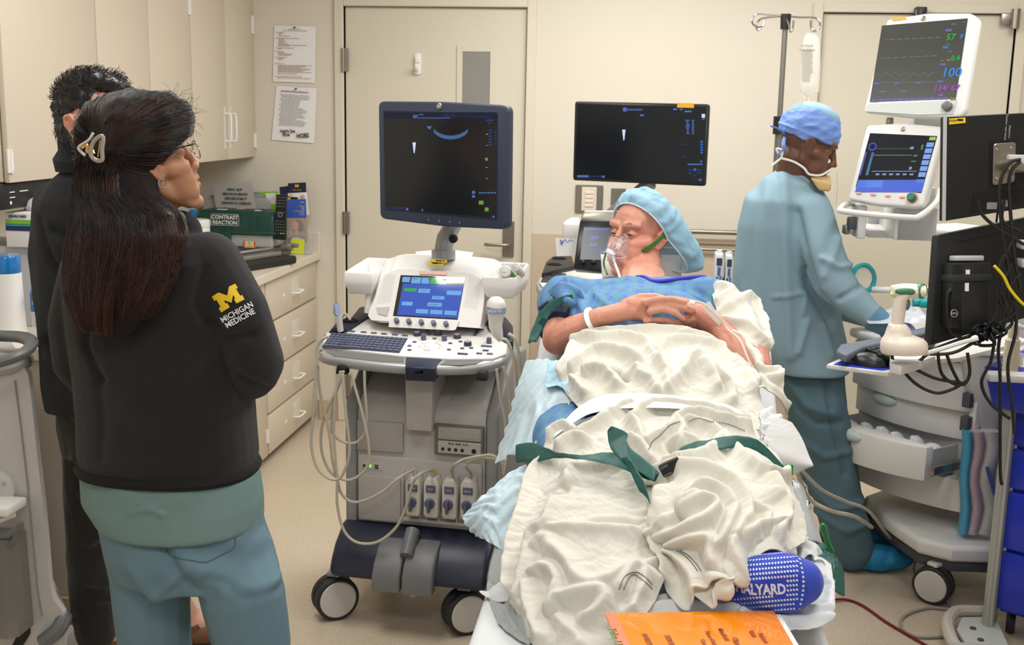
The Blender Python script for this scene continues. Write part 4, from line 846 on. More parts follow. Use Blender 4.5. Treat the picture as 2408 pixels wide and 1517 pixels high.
obj('sheet', MB().loft([[p for p in P], [p+Vector((0, .002, 0)) for p in P]]), M_paper, t, 0)
obj('scribble', MB().tube(catmull([at(a, b, Y=4.597)-B_ for a, b in ((1316, 564), (1322, 571), (1328, 563), (1334, 570), (1340, 564), (1348, 567))], 4), .0012, 5).tube(catmull([at(a, b, Y=4.597)-B_ for a, b in ((1319, 564), (1320, 576), (1324, 566))], 4), .0015, 5), mat('blue_ink', '2b4fc0', .6), t)
px_, py_ = .551, 5.0
t = thing('iv_pole', 'steel drip stand with looped hooks standing behind the man in the blue cap', 'drip stand', (px_, py_, 0))
zt = at(1848, 40, Y=py_).z; zc2 = at(1840, 285, Y=py_).z
obj('pole', MB().cyl((0, 0, .1), (0, 0, zc2), .016, n=16).cyl((0, 0, zc2), (0, 0, zt), .0115, n=14), mat('pole_steel', '8f8d88', .3, metal=.8), t)
obj('collar', MB().cyl((0, 0, zt-.05), (0, 0, zt+.012), .020, .022, 16), M_black, t); obj('clamp', MB().cyl((0, 0, zc2-.055), (0, 0, zc2+.02), .026, n=16).box((.04, 0, zc2-.01), (.04, .02, .03), .005), M_black, t)
def hook(pts): return obj('hook', MB().tube(catmull([at(a, b, Y=y_)-Vector((px_, py_, 0)) for a, b, y_ in pts], 5), .0042, 8), M_chrome, t)
hook([(1848, 38, 5.0), (1810, 36, 4.97), (1782, 34, 4.95), (1770, 42, 4.95), (1770, 56, 4.95), (1782, 64, 4.96), (1795, 60, 4.97), (1800, 40, 4.98)])
hook([(1848, 38, 5.0), (1800, 42, 5.06), (1785, 48, 5.08), (1778, 62, 5.08), (1782, 71, 5.08), (1790, 66, 5.08)])
hook([(1848, 38, 5.0), (1880, 41, 5.0), (1915, 42, 5.0), (1927, 52, 5.0), (1926, 68, 5.0), (1915, 73, 5.0), (1907, 66, 5.0), (1906, 48, 5.0)])
hook([(1848, 42, 5.0), (1856, 60, 4.93), (1858, 75, 4.9), (1864, 68, 4.9), (1866, 48, 4.9)])
for k in range(5): a = 2*PI*k/5+.3; obj('leg', MB().tube([(0, 0, .12), (.3*math.cos(a), .3*math.sin(a), .085)], [.014, .010], 8), M_steel, t); obj('wheel', MB().lathe([(.03, -.01), (.036, 0), (.03, .01)], (.3*math.cos(a), .3*math.sin(a), .036), 16, (math.sin(a), -math.cos(a), 0)).cyl((.3*math.cos(a), .3*math.sin(a), .04), (.3*math.cos(a), .3*math.sin(a), .085), .006), M_tyre, t)
t = thing('saline_bag', 'clear fluid bag with printed label hanging from the drip stand', 'iv bag', at(1906, 75, Y=5.0)); B_ = t.location
M_bag = mat('clear_bag', 'f2f1ea', .12, trans=.55, alpha=.62, ior=1.2, spec=.6)
ring = []
for px0, px1, py in ((1898, 1914, 78), (1890, 1926, 88), (1886, 1929, 105), (1883, 1930, 150), (1880, 1928, 195), (1881, 1926, 215), (1893, 1915, 222), (1897, 1910, 226)):
 a = at(px0, py, Y=5.0)-B_; b = at(px1, py, Y=5.0)-B_; th_ = .004 if py < 90 or py > 220 else .02
 ring.append([(a+b)/2+Vector((math.cos(w_)*(b.x-a.x)/2, math.sin(w_)*th_, 0)) for w_ in np.linspace(0, 2*PI, 21)[:-1]])
obj('bag', MB().loft(ring), M_bag, t, 60)
lp = MB();
for q in range(26): y_ = 118+q*2.9; a = at(1884+2*random.random(), y_, Y=4.978)-B_; b = at(1912-4*random.random()-(q > 18)*5, y_+1, Y=4.978)-B_; lp.quad(a+Vector((0, 0, .0009)), a-Vector((0, 0, .0009)), b-Vector((0, 0, .0009)), b+Vector((0, 0, .0009)))
obj('label_print', lp, M_slot, t, 0, kind='stuff')
for y_, s_ in ((108, 'SODIUM'), (118, 'CHLORIDE')): text('label_title', s_, .013, FRONT(at(1898, y_, Y=4.977)-B_), M_keyd, t)
obj('port', MB().cyl(at(1903, 224, Y=5.0)-B_, at(1902, 240, Y=5.0)-B_, .007, n=12).cyl(at(1893, 222, Y=5.0)-B_, at(1892, 233, Y=5.0)-B_, .004), M_bag, t)
obj('drip_line', MB().tube(catmull([at(a, b, Y=5.0)-B_ for a, b in ((1902, 240), (1901, 300), (1898, 420), (1890, 560))], 5), .0025, 6), M_bag, t)
c = at(1695, 640, Y=4.9); t = thing('infusion_pump_stand', 'white infusion pump modules on a stand between bed and blue-gowned man', 'infusion pump', (c.x, 4.9, 0))
for k, (x0, x1, y0) in enumerate(((1679, 1702, 596), (1704, 1724, 599))):
 a = at(x0, 672, Y=4.86); b = at(x1, y0, Y=4.86); w = b.x-a.x; z0 = a.z-.05; z1 = b.z; cx_ = (a.x+b.x)/2-c.x
 m = obj('pump_module', MB().box((cx_, 0, (z0+z1)/2), (w, .1, z1-z0), .008, 3).cyl((cx_, -.02, z1-.002), (cx_, -.02, z1+.012), .012, n=12), mat('pump_white', 'd5dade', .4), t)
 obj('display', MB().box((cx_, -.051, z1-.035), (w*.7, .004, .032), .001, 1), M_keyd, m); obj('module_badge', MB().box((cx_, -.051, z1-.075), (w*.4, .004, .035), .001, 1), mat('pump_blue', '4e6ea4', .4), m)
 for q in range(4): obj('button', MB().box((cx_-w*.2, -.051, z1-.105-.016*q), (w*.25, .004, .011), .001, 1), M_keyd, m)
 obj('door_strip', MB().box((cx_+w*.22, -.051, z1-.13), (w*.25, .004, .07), .001, 1), MATS['pump_blue'], m)
obj('pole', MB().cyl((0, .07, .03), (0, .07, .96), .012, n=12).box((0, .055, .93), (.05, .05, .05), .005), M_steel, t)
for k in range(4): a = 2*PI*k/4+.3; obj('leg', MB().tube([(0, .07, .05), (.24*math.cos(a), .07+.24*math.sin(a), .02)], [.014, .018], 8), M_steel, t)
#  ANAESTHESIA MACHINE
M_aw = mat('anaes_white', 'd9d8d5', .4); M_ag = mat('anaes_grey', 'b7b8b8', .45); M_ad = mat('anaes_dark', '4b4c50', .5)
A = Frame(1.187, 4.285, math.radians(-50))
an = fthing(A, 'anaesthesia_machine', 'white anaesthesia machine with curved drawers behind the man in the blue cap', 'anaesthesia machine')
xR, xL = .25, -.27
def az(px, py, y=-.30): return A.p(px, py, y=y).z
def arcfront(x0, x1, y, bulge, back, n=10):
 pts = [(x0+(x1-x0)*k/n, y-bulge*(1-(2*k/n-1)**2)) for k in range(n+1)]; return pts+[(x1, back), (x0, back)]
zs = [(.80, az(2237, 968)), (None, az(2247, 1042)), (None, az(2236, 1128)), (None, az(2238, 1208))]
zt_ = .83; tops = [zt_, az(2237, 966), az(2250, 1044), az(2240, 1128)]; bots = [az(2237, 968)+.003, az(2247, 1044)+.004, az(2240, 1128)+.004, az(2238, 1208)]
obj('cabinet_body', MB().box(((xR+xL)/2, .02, (zt_+bots[3])/2-.0), (xR-xL-.02, .52, zt_-bots[3]+.02), .01), M_ag, an)
obj('side_panel', MB().box((xR+.01, -.01, (zt_+bots[3])/2), (.03, .56, zt_-bots[3]+.03), .008), M_aw, an)
for k in range(4):
 out = -.15 if k == 2 else 0; rec = .03 if k == 1 else 0
 d = obj('drawer', MB().prism(arcfront(xL, xR-.012-(.05 if k == 2 else 0), -.27+out+rec, .05, -.235+out+rec), 'z', bots[k], tops[k]-.004, .006), M_aw, an)
 if k == 2:
  xr_ = xR-.06
  obj('drawer_tray', MB().box(((xL+xr_)/2, -.31, bots[k]+.01), (xr_-xL-.02, .20, .006)).box((xr_-.01, -.31, (bots[k]+tops[k])/2), (.006, .2, (tops[k]-bots[k])*.7)).box((xL+.01, -.31, (bots[k]+tops[k])/2), (.006, .2, (tops[k]-bots[k])*.8)), M_ag, d)
  obj('runner', MB().box((xR-.028, -.33, bots[k]+.05), (.02, .2, .03), .002), M_steel, d)
  for q in range(6): obj('plastic_packet', MB().ell((xL+.06+q*.07, -.33+random.uniform(-.03, .03), tops[k]-.04), (.04, .03, .025), 8, 6, Euler((random.random(), random.random(), random.random())).to_matrix()), mat('packet_clear', 'd5d5da', .2, var=.2, vscale=60), d)
 if k != 3: hx = xL+.17; obj('finger_grip', MB().ell((hx, -.318+out+rec, tops[k]-.025), (.055, .02, .022), 16, 8), mat('grip_green', 'bccbc6', .4), d)
for z_ in (tops[0]-.12, tops[1]-.03): obj('runner_slot', MB().box((xR-.002, -.30, z_), (.03, .03, .05), .002), M_ad, an)
def apoly(pts, z): return [(q.x, q.y) for q in (A.p(a, b, z=z) for a, b in pts)]
bp = apoly([(2035, 1160), (2090, 1140), (2250, 1160), (2408, 1190), (2560, 1260), (2480, 1290), (2240, 1282), (2160, 1262), (2100, 1222), (2052, 1185)], .23)
obj('base_platform', MB().prism(bp, 'z', .165, .225, .02, 4), M_aw, an)
obj('base_underside', MB().prism([(a*.94, b*.94) for a, b in bp], 'z', .12, .17, .01), M_ad, an)
c = A.p(2197, 1353, y=-.36); c.z = .066
w1 = A.I @ Vector((*at(2197, 1353, Y=3.84)[:2], .066)); caster(an, 'caster', w1, A.R @ Vector((-.55, -.83, 0)), .066, .06, M_tyre, M_hub, M_aw)
for q in ((-.30, -.28), (-.26, .32), (.3, .32)): caster(an, 'caster', (*q, .066), (1, .2, 0), .066, .05, M_tyre, M_hub, M_aw)
obj('work_surface', MB().prism(arcfront(xL-.03, xR+.04, -.27, .07, .26), 'z', zt_, zt_+.035, .012, 3), M_aw, an)
obj('tower', MB().box((0, .18, 1.02), (.50, .14, .36), .02, 3), M_ag, an)
tw = obj('upper_shelf', MB().box((0, .12, 1.235), (.54, .30, .02), .006), M_aw, an)
def wb(x0, y0, x1, y1, Y, d, m, name, bev=.006, parent=an):
 a = at(x0, (y0+y1)/2, Y=Y); b = at(x1, (y0+y1)/2, Y=Y); c = at((x0+x1)/2, y0, Y=Y); e = at((x0+x1)/2, y1, Y=Y)
 return obj(name, MB().box(((a.x+b.x)/2, Y+d/2, (c.z+e.z)/2), (b.x-a.x, d, c.z-e.z), bev), m, parent, M=A.I)
sh = wb(2108, 488, 2204, 566, 4.05, .3, M_ag, 'vaporiser_housing')
wb(2040, 541, 2110, 560, 4.12, .25, M_aw, 'shelf'); wb(2018, 484, 2038, 562, 4.0, .2, M_aw, 'shelf_side'); wb(2104, 490, 2114, 565, 3.98, .2, M_aw, 'shelf_side')
wb(2040, 500, 2110, 540, 4.35, .05, M_ag, 'shelf_back')
rp = [at(a, b, Y=y_) for a, b, y_ in ((2010, 478, 4.15), (1990, 480, 4.0), (1976, 492, 3.85), (1985, 497, 3.80), (2060, 506, 3.76), (2140, 512, 3.76), (2160, 510, 3.78), (2185, 492, 3.9), (2205, 470, 4.0), (2213, 445, 4.05))]
obj('grab_rail', MB().tube([A.I @ q for q in catmull(rp, 5)], .010, 10), M_aw, an)
wb(1996, 512, 2020, 540, 4.02, .05, M_ad, 'rail_clamp'); wb(1985, 530, 2000, 552, 4.05, .05, M_steel, 'rail_bracket')
wb(2150, 270, 2222, 300, 4.08, .1, M_ag, 'display_column'); wb(2085, 276, 2102, 300, 4.05, .02, M_steel, 'display_bracket'); wb(2120, 440, 2200, 500, 4.05, .2, M_ag, 'display_column')
obj('breathing_tube', MB().tube([A.I @ q for q in catmull([at(a, b, Y=y_) for a, b, y_ in ((2030, 680, 4.0), (2090, 682, 3.95), (2180, 681, 3.9), (2220, 690, 4.0))], 5)], .011, 12), mat('tube_white', 'dfe2e4', .3), an)
def monitor_panel(name, label_m, quad_, scrq, c, yaw, tilt, depth, mframe, bulge=0, rad=.02, parent=an, inv=A.I):
 f = TF(c, yaw, tilt); M_ = inv @ f.M
 ol_ = rnd([(v.x, v.z) for v in (f.p(*q, y=0) for q in quad_)], rad, 4)
 o = obj(name, MB().prism(ol_, 'y', 0, depth*.35, .010, 3).prism([(a*.86, b*.86) for a, b in ol_], 'y', depth*.3, depth, .02, 3), mframe, parent, M=M_)
 s = obj('screen', MB().quad(*[f.p(*q, y=-.0012) for q in (scrq[3], scrq[2], scrq[1], scrq[0])]), label_m, o, 0, M=M_)
 return f, M_, o, s
M_aw2 = mat('monitor_white', 'e4e4e2', .35)
f, MMn, mo, ms = monitor_panel('vitals_monitor', mat('scr_grey', '1c1d1d', .3, emit='46463f', es=.75), [(2085, 46), (2180, 30), (2283, 30), (2303, 45), (2270, 262), (2255, 276), (2140, 275), (2030, 262)], ((2074, 60), (2276, 43), (2248, 232), (2045, 240)), at(2165, 155, Y=3.98), -38, -16, .09, M_aw2, rad=.012)
u = scr_ui(f, MMn, ms, -.002)
def tx(fr, MM, parent, px, py, s, size, m, y=-.003, sx=1.): c = fr.p(px, py, y=y); return text('reading', s, size, MM @ FRONT(c), m, parent, sx=sx, bold=.0006)
mg, mbu, mpu = glow('read_green', '2fae4a', .9), glow('read_blue', '2f8fe0', .9), glow('read_purple', 'a050c0', .9)
tx(f, MMn, ms, 2236, 88, '57', .030, mg); tx(f, MMn, ms, 2262, 86, 'P', .020, mbu); tx(f, MMn, ms, 2247, 137, '0.4', .026, mg, sx=.9); tx(f, MMn, ms, 2238, 171, '100', .042, mbu, sx=1.05); tx(f, MMn, ms, 2226, 207, '134/ 67', .028, mpu, sx=1.0)
u('display_tab', glow('tab_violet', '7a78c8', .7), [R4(2223, 68, 2238, 74), R4(2217, 108, 2230, 114), R4(2211, 149, 2224, 154), R4(2204, 189, 2218, 194), R4(2055, 194, 2068, 199), R4(2103, 193, 2114, 198), R4(2152, 192, 2166, 197)]+[R4(2051+q*15, 233-q*.4, 2064+q*15, 238-q*.4) for q in range(12)])
u('display_line', glow('line_grey', '8f8f8c', .6), [R4(2080+q*6, 93-q*.25+1.2*math.sin(q*2.1), 2087+q*6, 94.5-q*.25) for q in range(22)]+[R4(2072+q*6, 137-q*.3+1.2*math.sin(q*2.1), 2079+q*6, 138.4-q*.3) for q in range(22)]+[R4(2064+q*6, 174+4*math.sin(q*1.7), 2071+q*6, 175.5+4*math.sin(q*1.7)) for q in range(22)]+[R4(2068, 214, 2083, 217), R4(2116, 213, 2132, 216), R4(2070, 193, 2205, 194.5), R4(2237, 55, 2250, 58), R4(2262, 51, 2270, 53)])
u('display_mark', glow('mark_green', '3ca060', .6), [R4(2230, 119, 2238, 123), R4(2225, 103, 2235, 106), R4(2052, 234, 2062, 240)]); u('display_mark', glow('mark_yellow', 'b0a040', .6), [R4(2213, 141, 2218, 144), R4(2226, 139, 2235, 143), R4(2234, 230, 2248, 237)]); u('display_mark', mpu, [R4(2207, 221, 2218, 226)])
cl = [(2040, 245), (2250, 236), (2242, 268), (2160, 270), (2034, 262)]
obj('lower_fascia', MB().prism([(v.x, v.z) for v in (f.p(*q, y=-.002) for q in cl)], 'y', -.003, .002), mat('fascia_green_grey', 'c3c8c3', .35), mo, M=MMn)
c = f.p(2230, 252, y=0); obj('knob', MB().lathe([(.016, 0), (.015, .018), (.012, .02)], (c.x, -.003, c.z), 22, (0, -1, 0)), mat('knob_grey', '6d6d6c', .4), mo, M=MMn)
c = f.p(2171, 43, y=0); obj('maker_badge', MB().lathe([(.009, 0), (.009, .002), (.007, .003)], (c.x, 0, c.z), 18, (0, -1, 0)), M_steel, mo, M=MMn)
obj('asset_sticker', MB().quad(*[f.p(*q, y=-.002) for q in ((2097, 50), (2131, 45), (2132, 38), (2099, 42))]), MATS['sticker_orange'], mo, 0, M=MMn)
obj('tether', MB().tube([f.p(2160, 40, y=.03), f.p(2160, 24, y=.03)], .012, 8), M_black, mo, M=MMn)
f, MMn, mo, ms = monitor_panel('ventilator_display', mat('scr_vent', '0c0c10', .5, emit='14141c', es=.6, spec=.2), [(2038, 294), (2120, 288), (2215, 297), (2219, 305), (2170, 484), (2150, 488), (2060, 482), (1992, 468)], ((2046, 313), (2204, 320), (2166, 454), (2012, 440)), at(2105, 388, Y=3.94), -32, -16, .11, M_aw2, rad=.012)
u = scr_ui(f, MMn, ms, -.002)
def skew(x0, y0, x1, y1):   # screen-aligned rectangle inside the leaning display
 k = -.27; s = lambda y: k*(y-313); return [(x0+s(y1), y1), (x1+s(y1), y1), (x1+s(y0), y0), (x0+s(y0), y0)]
u('display_bar', glow('vent_bar', '4466dc', .9), [skew(2048, 423, 2205, 452)]); u('display_bar', glow('vent_barl', '6d9cf2', .95), [skew(2048, 424, 2108, 441)])
u('soft_key', glow('vent_key', '7fa8f0', .9), [skew(2186, 335+q*14, 2203, 346+q*14) for q in range(6)]); u('soft_key', glow('vent_cyan', '58b4f0', .9), [skew(2184, 422, 2203, 430)]); u('soft_key', glow('vent_lime', '9bd04a', .9), [skew(2189, 322, 2204, 330)])
u('volume_bar', glow('vent_viol', '4656b0', .8), [skew(2046, 358, 2051, 412), skew(2062, 358, 2068, 412)]); u('volume_bar', glow('vent_teal', '3fc8a4', .9), [skew(2062, 372, 2068, 412)])
u('airflow_trace', glow('vent_line', '5c6c64', .7), [skew(2068, 349, 2155, 350.2)]); u('airflow_trace', glow('vent_green', '2f9c60', .7), [skew(2068, 364, 2158, 366), skew(2162, 364, 2172, 368), skew(2175, 340, 2180, 352), skew(2160, 378, 2172, 381)]); u('setting', glow('vent_txt', '90a4d8', .8), [skew(2074, 402, 2180, 403.5)]+[skew(2085+q*16, 408, 2094+q*16, 412) for q in range(6)]+[skew(2150, 345, 2158, 351), skew(2160, 392, 2166, 399)])
cc = f.p(2052, 345, y=-.002); obj('gauge', MB().tube([Vector((cc.x+.012*math.cos(a), -.002, cc.z+.012*math.sin(a))) for a in np.linspace(0, 2*PI, 17)[:-1]], .0022, 6, closed=True), glow('vent_gauge', '3c56d8', .9), ms, M=MMn)
for q in range(4):
 c = f.p(2020+q*34, 455+q*3, y=0); obj('fascia_key', MB().box((c.x, -.003, c.z), (.018, .004, .008), .002), mat('key_orange', 'e0a080', .5), mo, M=MMn)
c = f.p(2146, 466, y=0); obj('selector_knob', MB().lathe([(.014, 0), (.013, .02), (.011, .023)], (c.x, -.002, c.z), 22, (0, -1, 0)), mat('knob_teal', '167060', .4), mo, M=MMn); obj('knob_ring', MB().lathe([(.018, 0), (.018, .003)], (c.x, .0, c.z), 22, (0, -1, 0)), mat('ring_orange', 'd98a4c', .5), mo, M=MMn)
c = f.p(2124, 304, y=0); obj('maker_badge', MB().lathe([(.008, 0), (.008, .002), (.006, .003)], (c.x, 0, c.z), 18, (0, -1, 0)), M_steel, mo, M=MMn)
t = thing('breathing_mask', 'clear face mask with turquoise rim on the anaesthesia worktop', 'mask', at(2034, 668, Y=3.98)); B_ = t.location
M_teal = mat('teal_plastic', '1f9ea6', .35); M_clear = mat('clear_plastic', 'eef2f4', .1, trans=.8, alpha=.35, ior=1.25, spec=.8)
obj('rim', MB().tube([at(2030+26*math.cos(a), 655+32*math.sin(a), Y=3.96+.03*math.cos(a))-B_ for a in np.linspace(0, 2*PI, 25)[:-1]], .0085, 8, closed=True), M_teal, t)
obj('dome', MB().lathe([(.04, 0), (.036, .02), (.022, .045), (.012, .05), (.011, .08)], at(2030, 655, Y=3.96)-B_, 20, (-.4, .8, .2)), M_clear, t)
for k, (px, py, c_) in enumerate(((2168, 712, 'turquoise elbow fitting beside the barcode scanner'), (2140, 735, 'flat turquoise mask lying on the worktop by the scanner'))):
 t = thing('airway_fitting', c_, 'tubing', at(px, py, Y=4.0)); obj('body', MB().box((.02, 0, .0), (.07, .05, .03-.012*k), .012, 3).cyl((-.03, 0, 0), (.0, 0, 0), .014, n=14), M_teal, t)
t = thing('plastic_bag', 'crumpled clear plastic packaging on the worktop behind the scanner', 'bag', at(2130, 755, Y=3.92)); G = np.zeros((14, 14, 3))
for i in range(14):
 for j in range(14): G[i, j] = ((i-6.5)*.022, (j-6.5)*.016, .05*math.exp(-((i-6.5)**2+(j-6.5)**2)/30)*(1+.9*noise.noise(Vector((i*.7, j*.7, 3)))))
link('bag', gridmesh(G), mat('film', 'dcdfe8', .15, trans=.3, var=.1, vscale=50), t, 60)
#  COMPUTER WORKSTATION
M_mb = mat('matte_black', '18191a', .5, bump=.15, bscale=900); M_pole = mat('pole_grey', 'b5b4af', .4)
K = Frame(1.02, 3.14, 0)
ws = fthing(K, 'computer_workstation', 'grey pole workstation carrying two black monitors seen from behind', 'computer workstation')
KX = at(2560, 600, Y=3.17).x-1.02
obj('pole', MB().cyl((KX, .03, .05), (KX, .03, 1.60), .024, n=20), M_pole, ws)
obj('base', MB().box((KX+.05, .05, .05), (.5, .4, .05), .02, 3), M_pole, ws)
for q in ((-.12, -.1), (.25, -.1), (-.12, .2), (.25, .2)): obj('wheel', MB().lathe([(.02, -.014), (.026, 0), (.02, .014)], (KX+q[0], q[1], .026), 18, (1, .3, 0)), M_tyre, ws)
fa = TF(at(2330, 395, Y=3.12), 14, -2); MA = K.I @ fa.M
ol = rnd([(v.x, v.z) for v in (fa.p(*q, y=0) for q in ((2219, 275), (2470, 262), (2468, 480), (2216, 521)))], .004, 2)
ma = obj('upper_monitor', MB().prism(ol, 'y', 0, .018, .002, 1), M_mb, ws, M=MA)
e = [fa.p(*q, y=-.0005) for q in ((2215, 521), (2224, 520), (2227, 275), (2218, 275))]; obj('edge_strip', MB().quad(*e), M_ag, ma, 0, M=MA)
e = [fa.p(*q, y=-.002) for q in ((2232, 293), (2271, 289), (2270, 276), (2231, 279))]; a_ = obj('asset_sticker', MB().quad(*e), M_warn, ma, 0, M=MA)
c = fa.p(2241, 284, y=-.0025); text('sticker_print', 'ROOM', .007, MA @ FRONT(c), M_black, a_); c = fa.p(2258, 282, y=-.0025); obj('barcode', MB().box((c.x, c.y, c.z), (.016, .0004, .005)), M_black, a_, 0, M=MA)
c = fa.p(2366, 300, y=-.001); x_ = MA @ Vector(c); text('rear_print', 'Caution / see manual', .008, MA @ basis(c, (0, 0, -1), (1, 0, 0)), M_ag, ma); c = fa.p(2374, 310, y=-.001); text('rear_print', 'DisplayPort', .007, MA @ basis(c, (0, 0, -1), (1, 0, 0)), M_ag, ma)
vq = [(2334, 338), (2387, 334), (2384, 428), (2332, 436)]
obj('mount_recess', MB().prism([(v.x, v.z) for v in (fa.p(*q, y=-.001) for q in ((2328, 332), (2392, 328), (2388, 434), (2328, 442)))], 'y', -.002, .002), mat('recess_black', '0c0c0c', .6), ma, M=MA)
vm = obj('monitor_mount', MB().prism(rnd([(v.x, v.z) for v in (fa.p(*q, y=-.001) for q in vq)], .008, 3), 'y', -.008, -.002, .002, 1), M_steel, ws, M=MA)
for q in ((2344, 352), (2378, 348), (2344, 420), (2378, 416)): c = fa.p(*q, y=-.008); obj('screw', MB().lathe([(.004, 0), (.003, .0025)], (c.x, -.008, c.z), 12, (0, -1, 0)), M_chrome, vm, M=MA)
c = fa.p(2352, 388, y=-.008); obj('mount_pivot', MB().cyl((c.x+.01, -.005, c.z), (c.x+.01, -.05, c.z), .016, n=18).cyl((c.x+.01, -.04, c.z), (c.x+.09, -.05, c.z-.01), .013, n=12), M_steel, vm, M=MA)
e = K.I @ at(2392, 385, Y=3.09); obj('mount_arm', MB().box((e.x+.03, e.y+.02, e.z), (.10, .03, .045), .006), M_pole, ws)
pq = [(2290, 455), (2400, 444), (2400, 478), (2285, 496)]; obj('port_recess', MB().prism([(v.x, v.z) for v in (fa.p(*q, y=-.001) for q in pq)], 'y', -.0015, .001), MATS['recess_black'], ma, M=MA)
for q in ((2320, 476, 2345, 492), (2355, 470, 2372, 486)): a = fa.p(q[0], q[3], y=-.002); b = fa.p(q[2], q[1], y=-.002); obj('port_label', MB().box(((a.x+b.x)/2, -.002, (a.z+b.z)/2), (b.x-a.x, .001, b.z-a.z)), mat('label_grey', '8a8c8c', .6), ma, M=MA)
fb = TF(at(2290, 680, Y=3.12), 16, -8); MBm = K.I @ fb.M
ol = rnd([(v.x, v.z) for v in (fb.p(*q, y=0) for q in ((2204, 553), (2440, 505), (2432, 742), (2185, 814)))], .006, 2)
mb2 = obj('lower_monitor', MB().prism(ol, 'y', 0, .03, .004, 2), M_mb, ws, M=MBm)
obj('vent_slot', MB().prism([(v.x, v.z) for v in (fb.p(*q, y=-.001) for q in ((2252, 568), (2360, 546), (2360, 549), (2252, 571)))], 'y', -.001, .001), MATS['recess_black'], mb2, M=MBm)
def fbr(x0, y0, x1, y1, y):
 a = fb.p(x0, (y0+y1)/2, y=y); b = fb.p(x1, (y0+y1)/2, y=y); c = fb.p((x0+x1)/2, y0, y=y); d = fb.p((x0+x1)/2, y1, y=y); return (a.x+b.x)/2, (c.z+d.z)/2, b.x-a.x, c.z-d.z
x, z, w, h = fbr(2238, 618, 2330, 772, -.05)
pc = obj('mini_computer', MB().box((x, -.025, z), (w, .046, h), .004), mat('pc_black', '1f2022', .45), ws, M=MBm)
obj('front_bezel', MB().box((x-w/2+.014, -.0495, z), (.03, .004, h*.96), .002), mat('pc_dark', '141516', .4), pc, M=MBm)
for q in range(16): obj('vent_fin', MB().box((x-w/2+.014, -.0525, z-h*.42+q*h*.022), (.026, .002, .0014)), M_black, pc, M=MBm)
c = fb.p(2244, 737, y=-.0535); obj('logo_ring', MB().tube([Vector((c.x+.0095*math.cos(a), -.0535, c.z+.0095*math.sin(a))) for a in np.linspace(0, 2*PI, 25)[:-1]], .0008, 5, closed=True), M_ag, pc, M=MBm); text('logo', 'DELL', .0075, MBm @ FRONT((c.x, -.054, c.z)), M_ag, pc)
for zz in (.24, -.06): pass
st_ = MB().box((x, -.026, z+h*.27), (w+.006, .052, .018), .002); obj('strap', st_, mat('strap_black', '26282a', .7), ws, M=MBm)
obj('card_tray', MB().box((x+.0, -.025, z+h/2+.012), (w*.75, .03, .014), .003), M_ag, ws, M=MBm)
obj('label', MB().box((x-w/2+.045, -.0492, z+h*.36), (.012, .001, .012)).box((x-w/2+.043, -.0492, z+h*.13), (.011, .001, .022)), M_white, pc, M=MBm, kind='stuff')
zt = 1.0
def kpl(name, pts, m, z, th, parent=ws, bev=.002, fr=K):
 P = [fr.p(a, b, z=z) for a, b in pts]; return obj(name, MB().prism([(p.x, p.y) for p in P], 'z', z-th, z, bev), m, parent)
mt = kpl('mouse_tray', [(1944, 857), (1990, 836), (2150, 838), (2200, 850), (2110, 873), (2088, 876)], M_aw, .985, .012)
kpl('tray_mat', [(1960, 857), (1994, 840), (2140, 842), (2090, 868), (2075, 871)], mat('mat_blue', '2233b8', .45), .9865, .002, mt, 0)
kt = kpl('keyboard_tray', [(2060, 830), (2080, 812), (2330, 770), (2420, 800), (2250, 842), (2100, 850)], M_aw, .995, .012)
obj('tray_arm', MB().box((.05, -.06, .975), (.30, .06, .02), .005).box((KX*.5+.08, -.02, .965), (.3, .05, .02), .005), M_pole, ws)
t = thing('computer_mouse', 'black wired mouse on the blue mat of the side tray', 'mouse', at(2040, 862, Z=.987)); B_ = t.location
fr_ = [at(a, b, Z=.99)-B_ for a, b in ((1996, 848), (2084, 862))]; d = (fr_[1]-fr_[0]); L_ = d.length
mb = MB(); mb.ell((0, 0, 0), (L_/2, .031, .034), 24, 16, Matrix.Rotation(math.atan2(d.y, d.x), 3, 'Z')); me_ = mb.done('mouse_shell'); P = getv(me_); P[:, 2] = np.maximum(P[:, 2], -.0); P += np.array((fr_[0]+fr_[1])/2)*[1, 1, 0]; setv(me_, P); link('mouse_shell', me_, mat('mouse_black', '202124', .35), t)
ang = math.atan2(d.y, d.x); c = (fr_[0]+fr_[1])/2; obj('scroll_wheel', MB().lathe([(.008, -.003), (.009, 0), (.008, .003)], (c.x+math.cos(ang)*L_*.28, c.y+math.sin(ang)*L_*.28, .026), 14, (-math.sin(ang), math.cos(ang), 0)), M_black, t)
t = thing('keyboard', 'black computer keyboard with grey wrist rest behind the scanner', 'keyboard', at(2080, 815, Z=1.0)); B_ = t.location
kq = [(2000, 826), (2185, 786), (2195, 800), (2090, 838)]
q4 = [at(a, b, Z=1.02)-B_ for a, b in ((2005, 806), (2192, 764), (2200, 800), (2090, 836))]
obj('keyboard_body', MB().prism([(p.x, p.y) for p in q4], 'z', .0, .018, .003), M_black, t)
wr = [at(a, b, Z=1.02)-B_ for a, b in ((1966, 826), (1975, 812), (2060, 797), (2185, 770), (2188, 783), (2030, 818), (1990, 838))]
obj('wrist_rest', MB().prism([(p.x, p.y) for p in wr], 'z', .0, .024, .008, 3), mat('rest_grey', '5d6470', .5), t)
for i in range(14):
 for j in range(4):
  u, v = (i+.6)/15, (j+.6)/5; p = (q4[0]*(1-u)+q4[1]*u)*(1-v)+(q4[3]*(1-u)+q4[2]*u)*v; o = bpy.data.objects.new('key', keycap(.0145)); COL.objects.link(o); o.parent = t; o.location = (p.x, p.y, .018); o.rotation_euler = (0, 0, math.atan2((q4[1]-q4[0]).y, (q4[1]-q4[0]).x)); o.data = keycap(.0146)
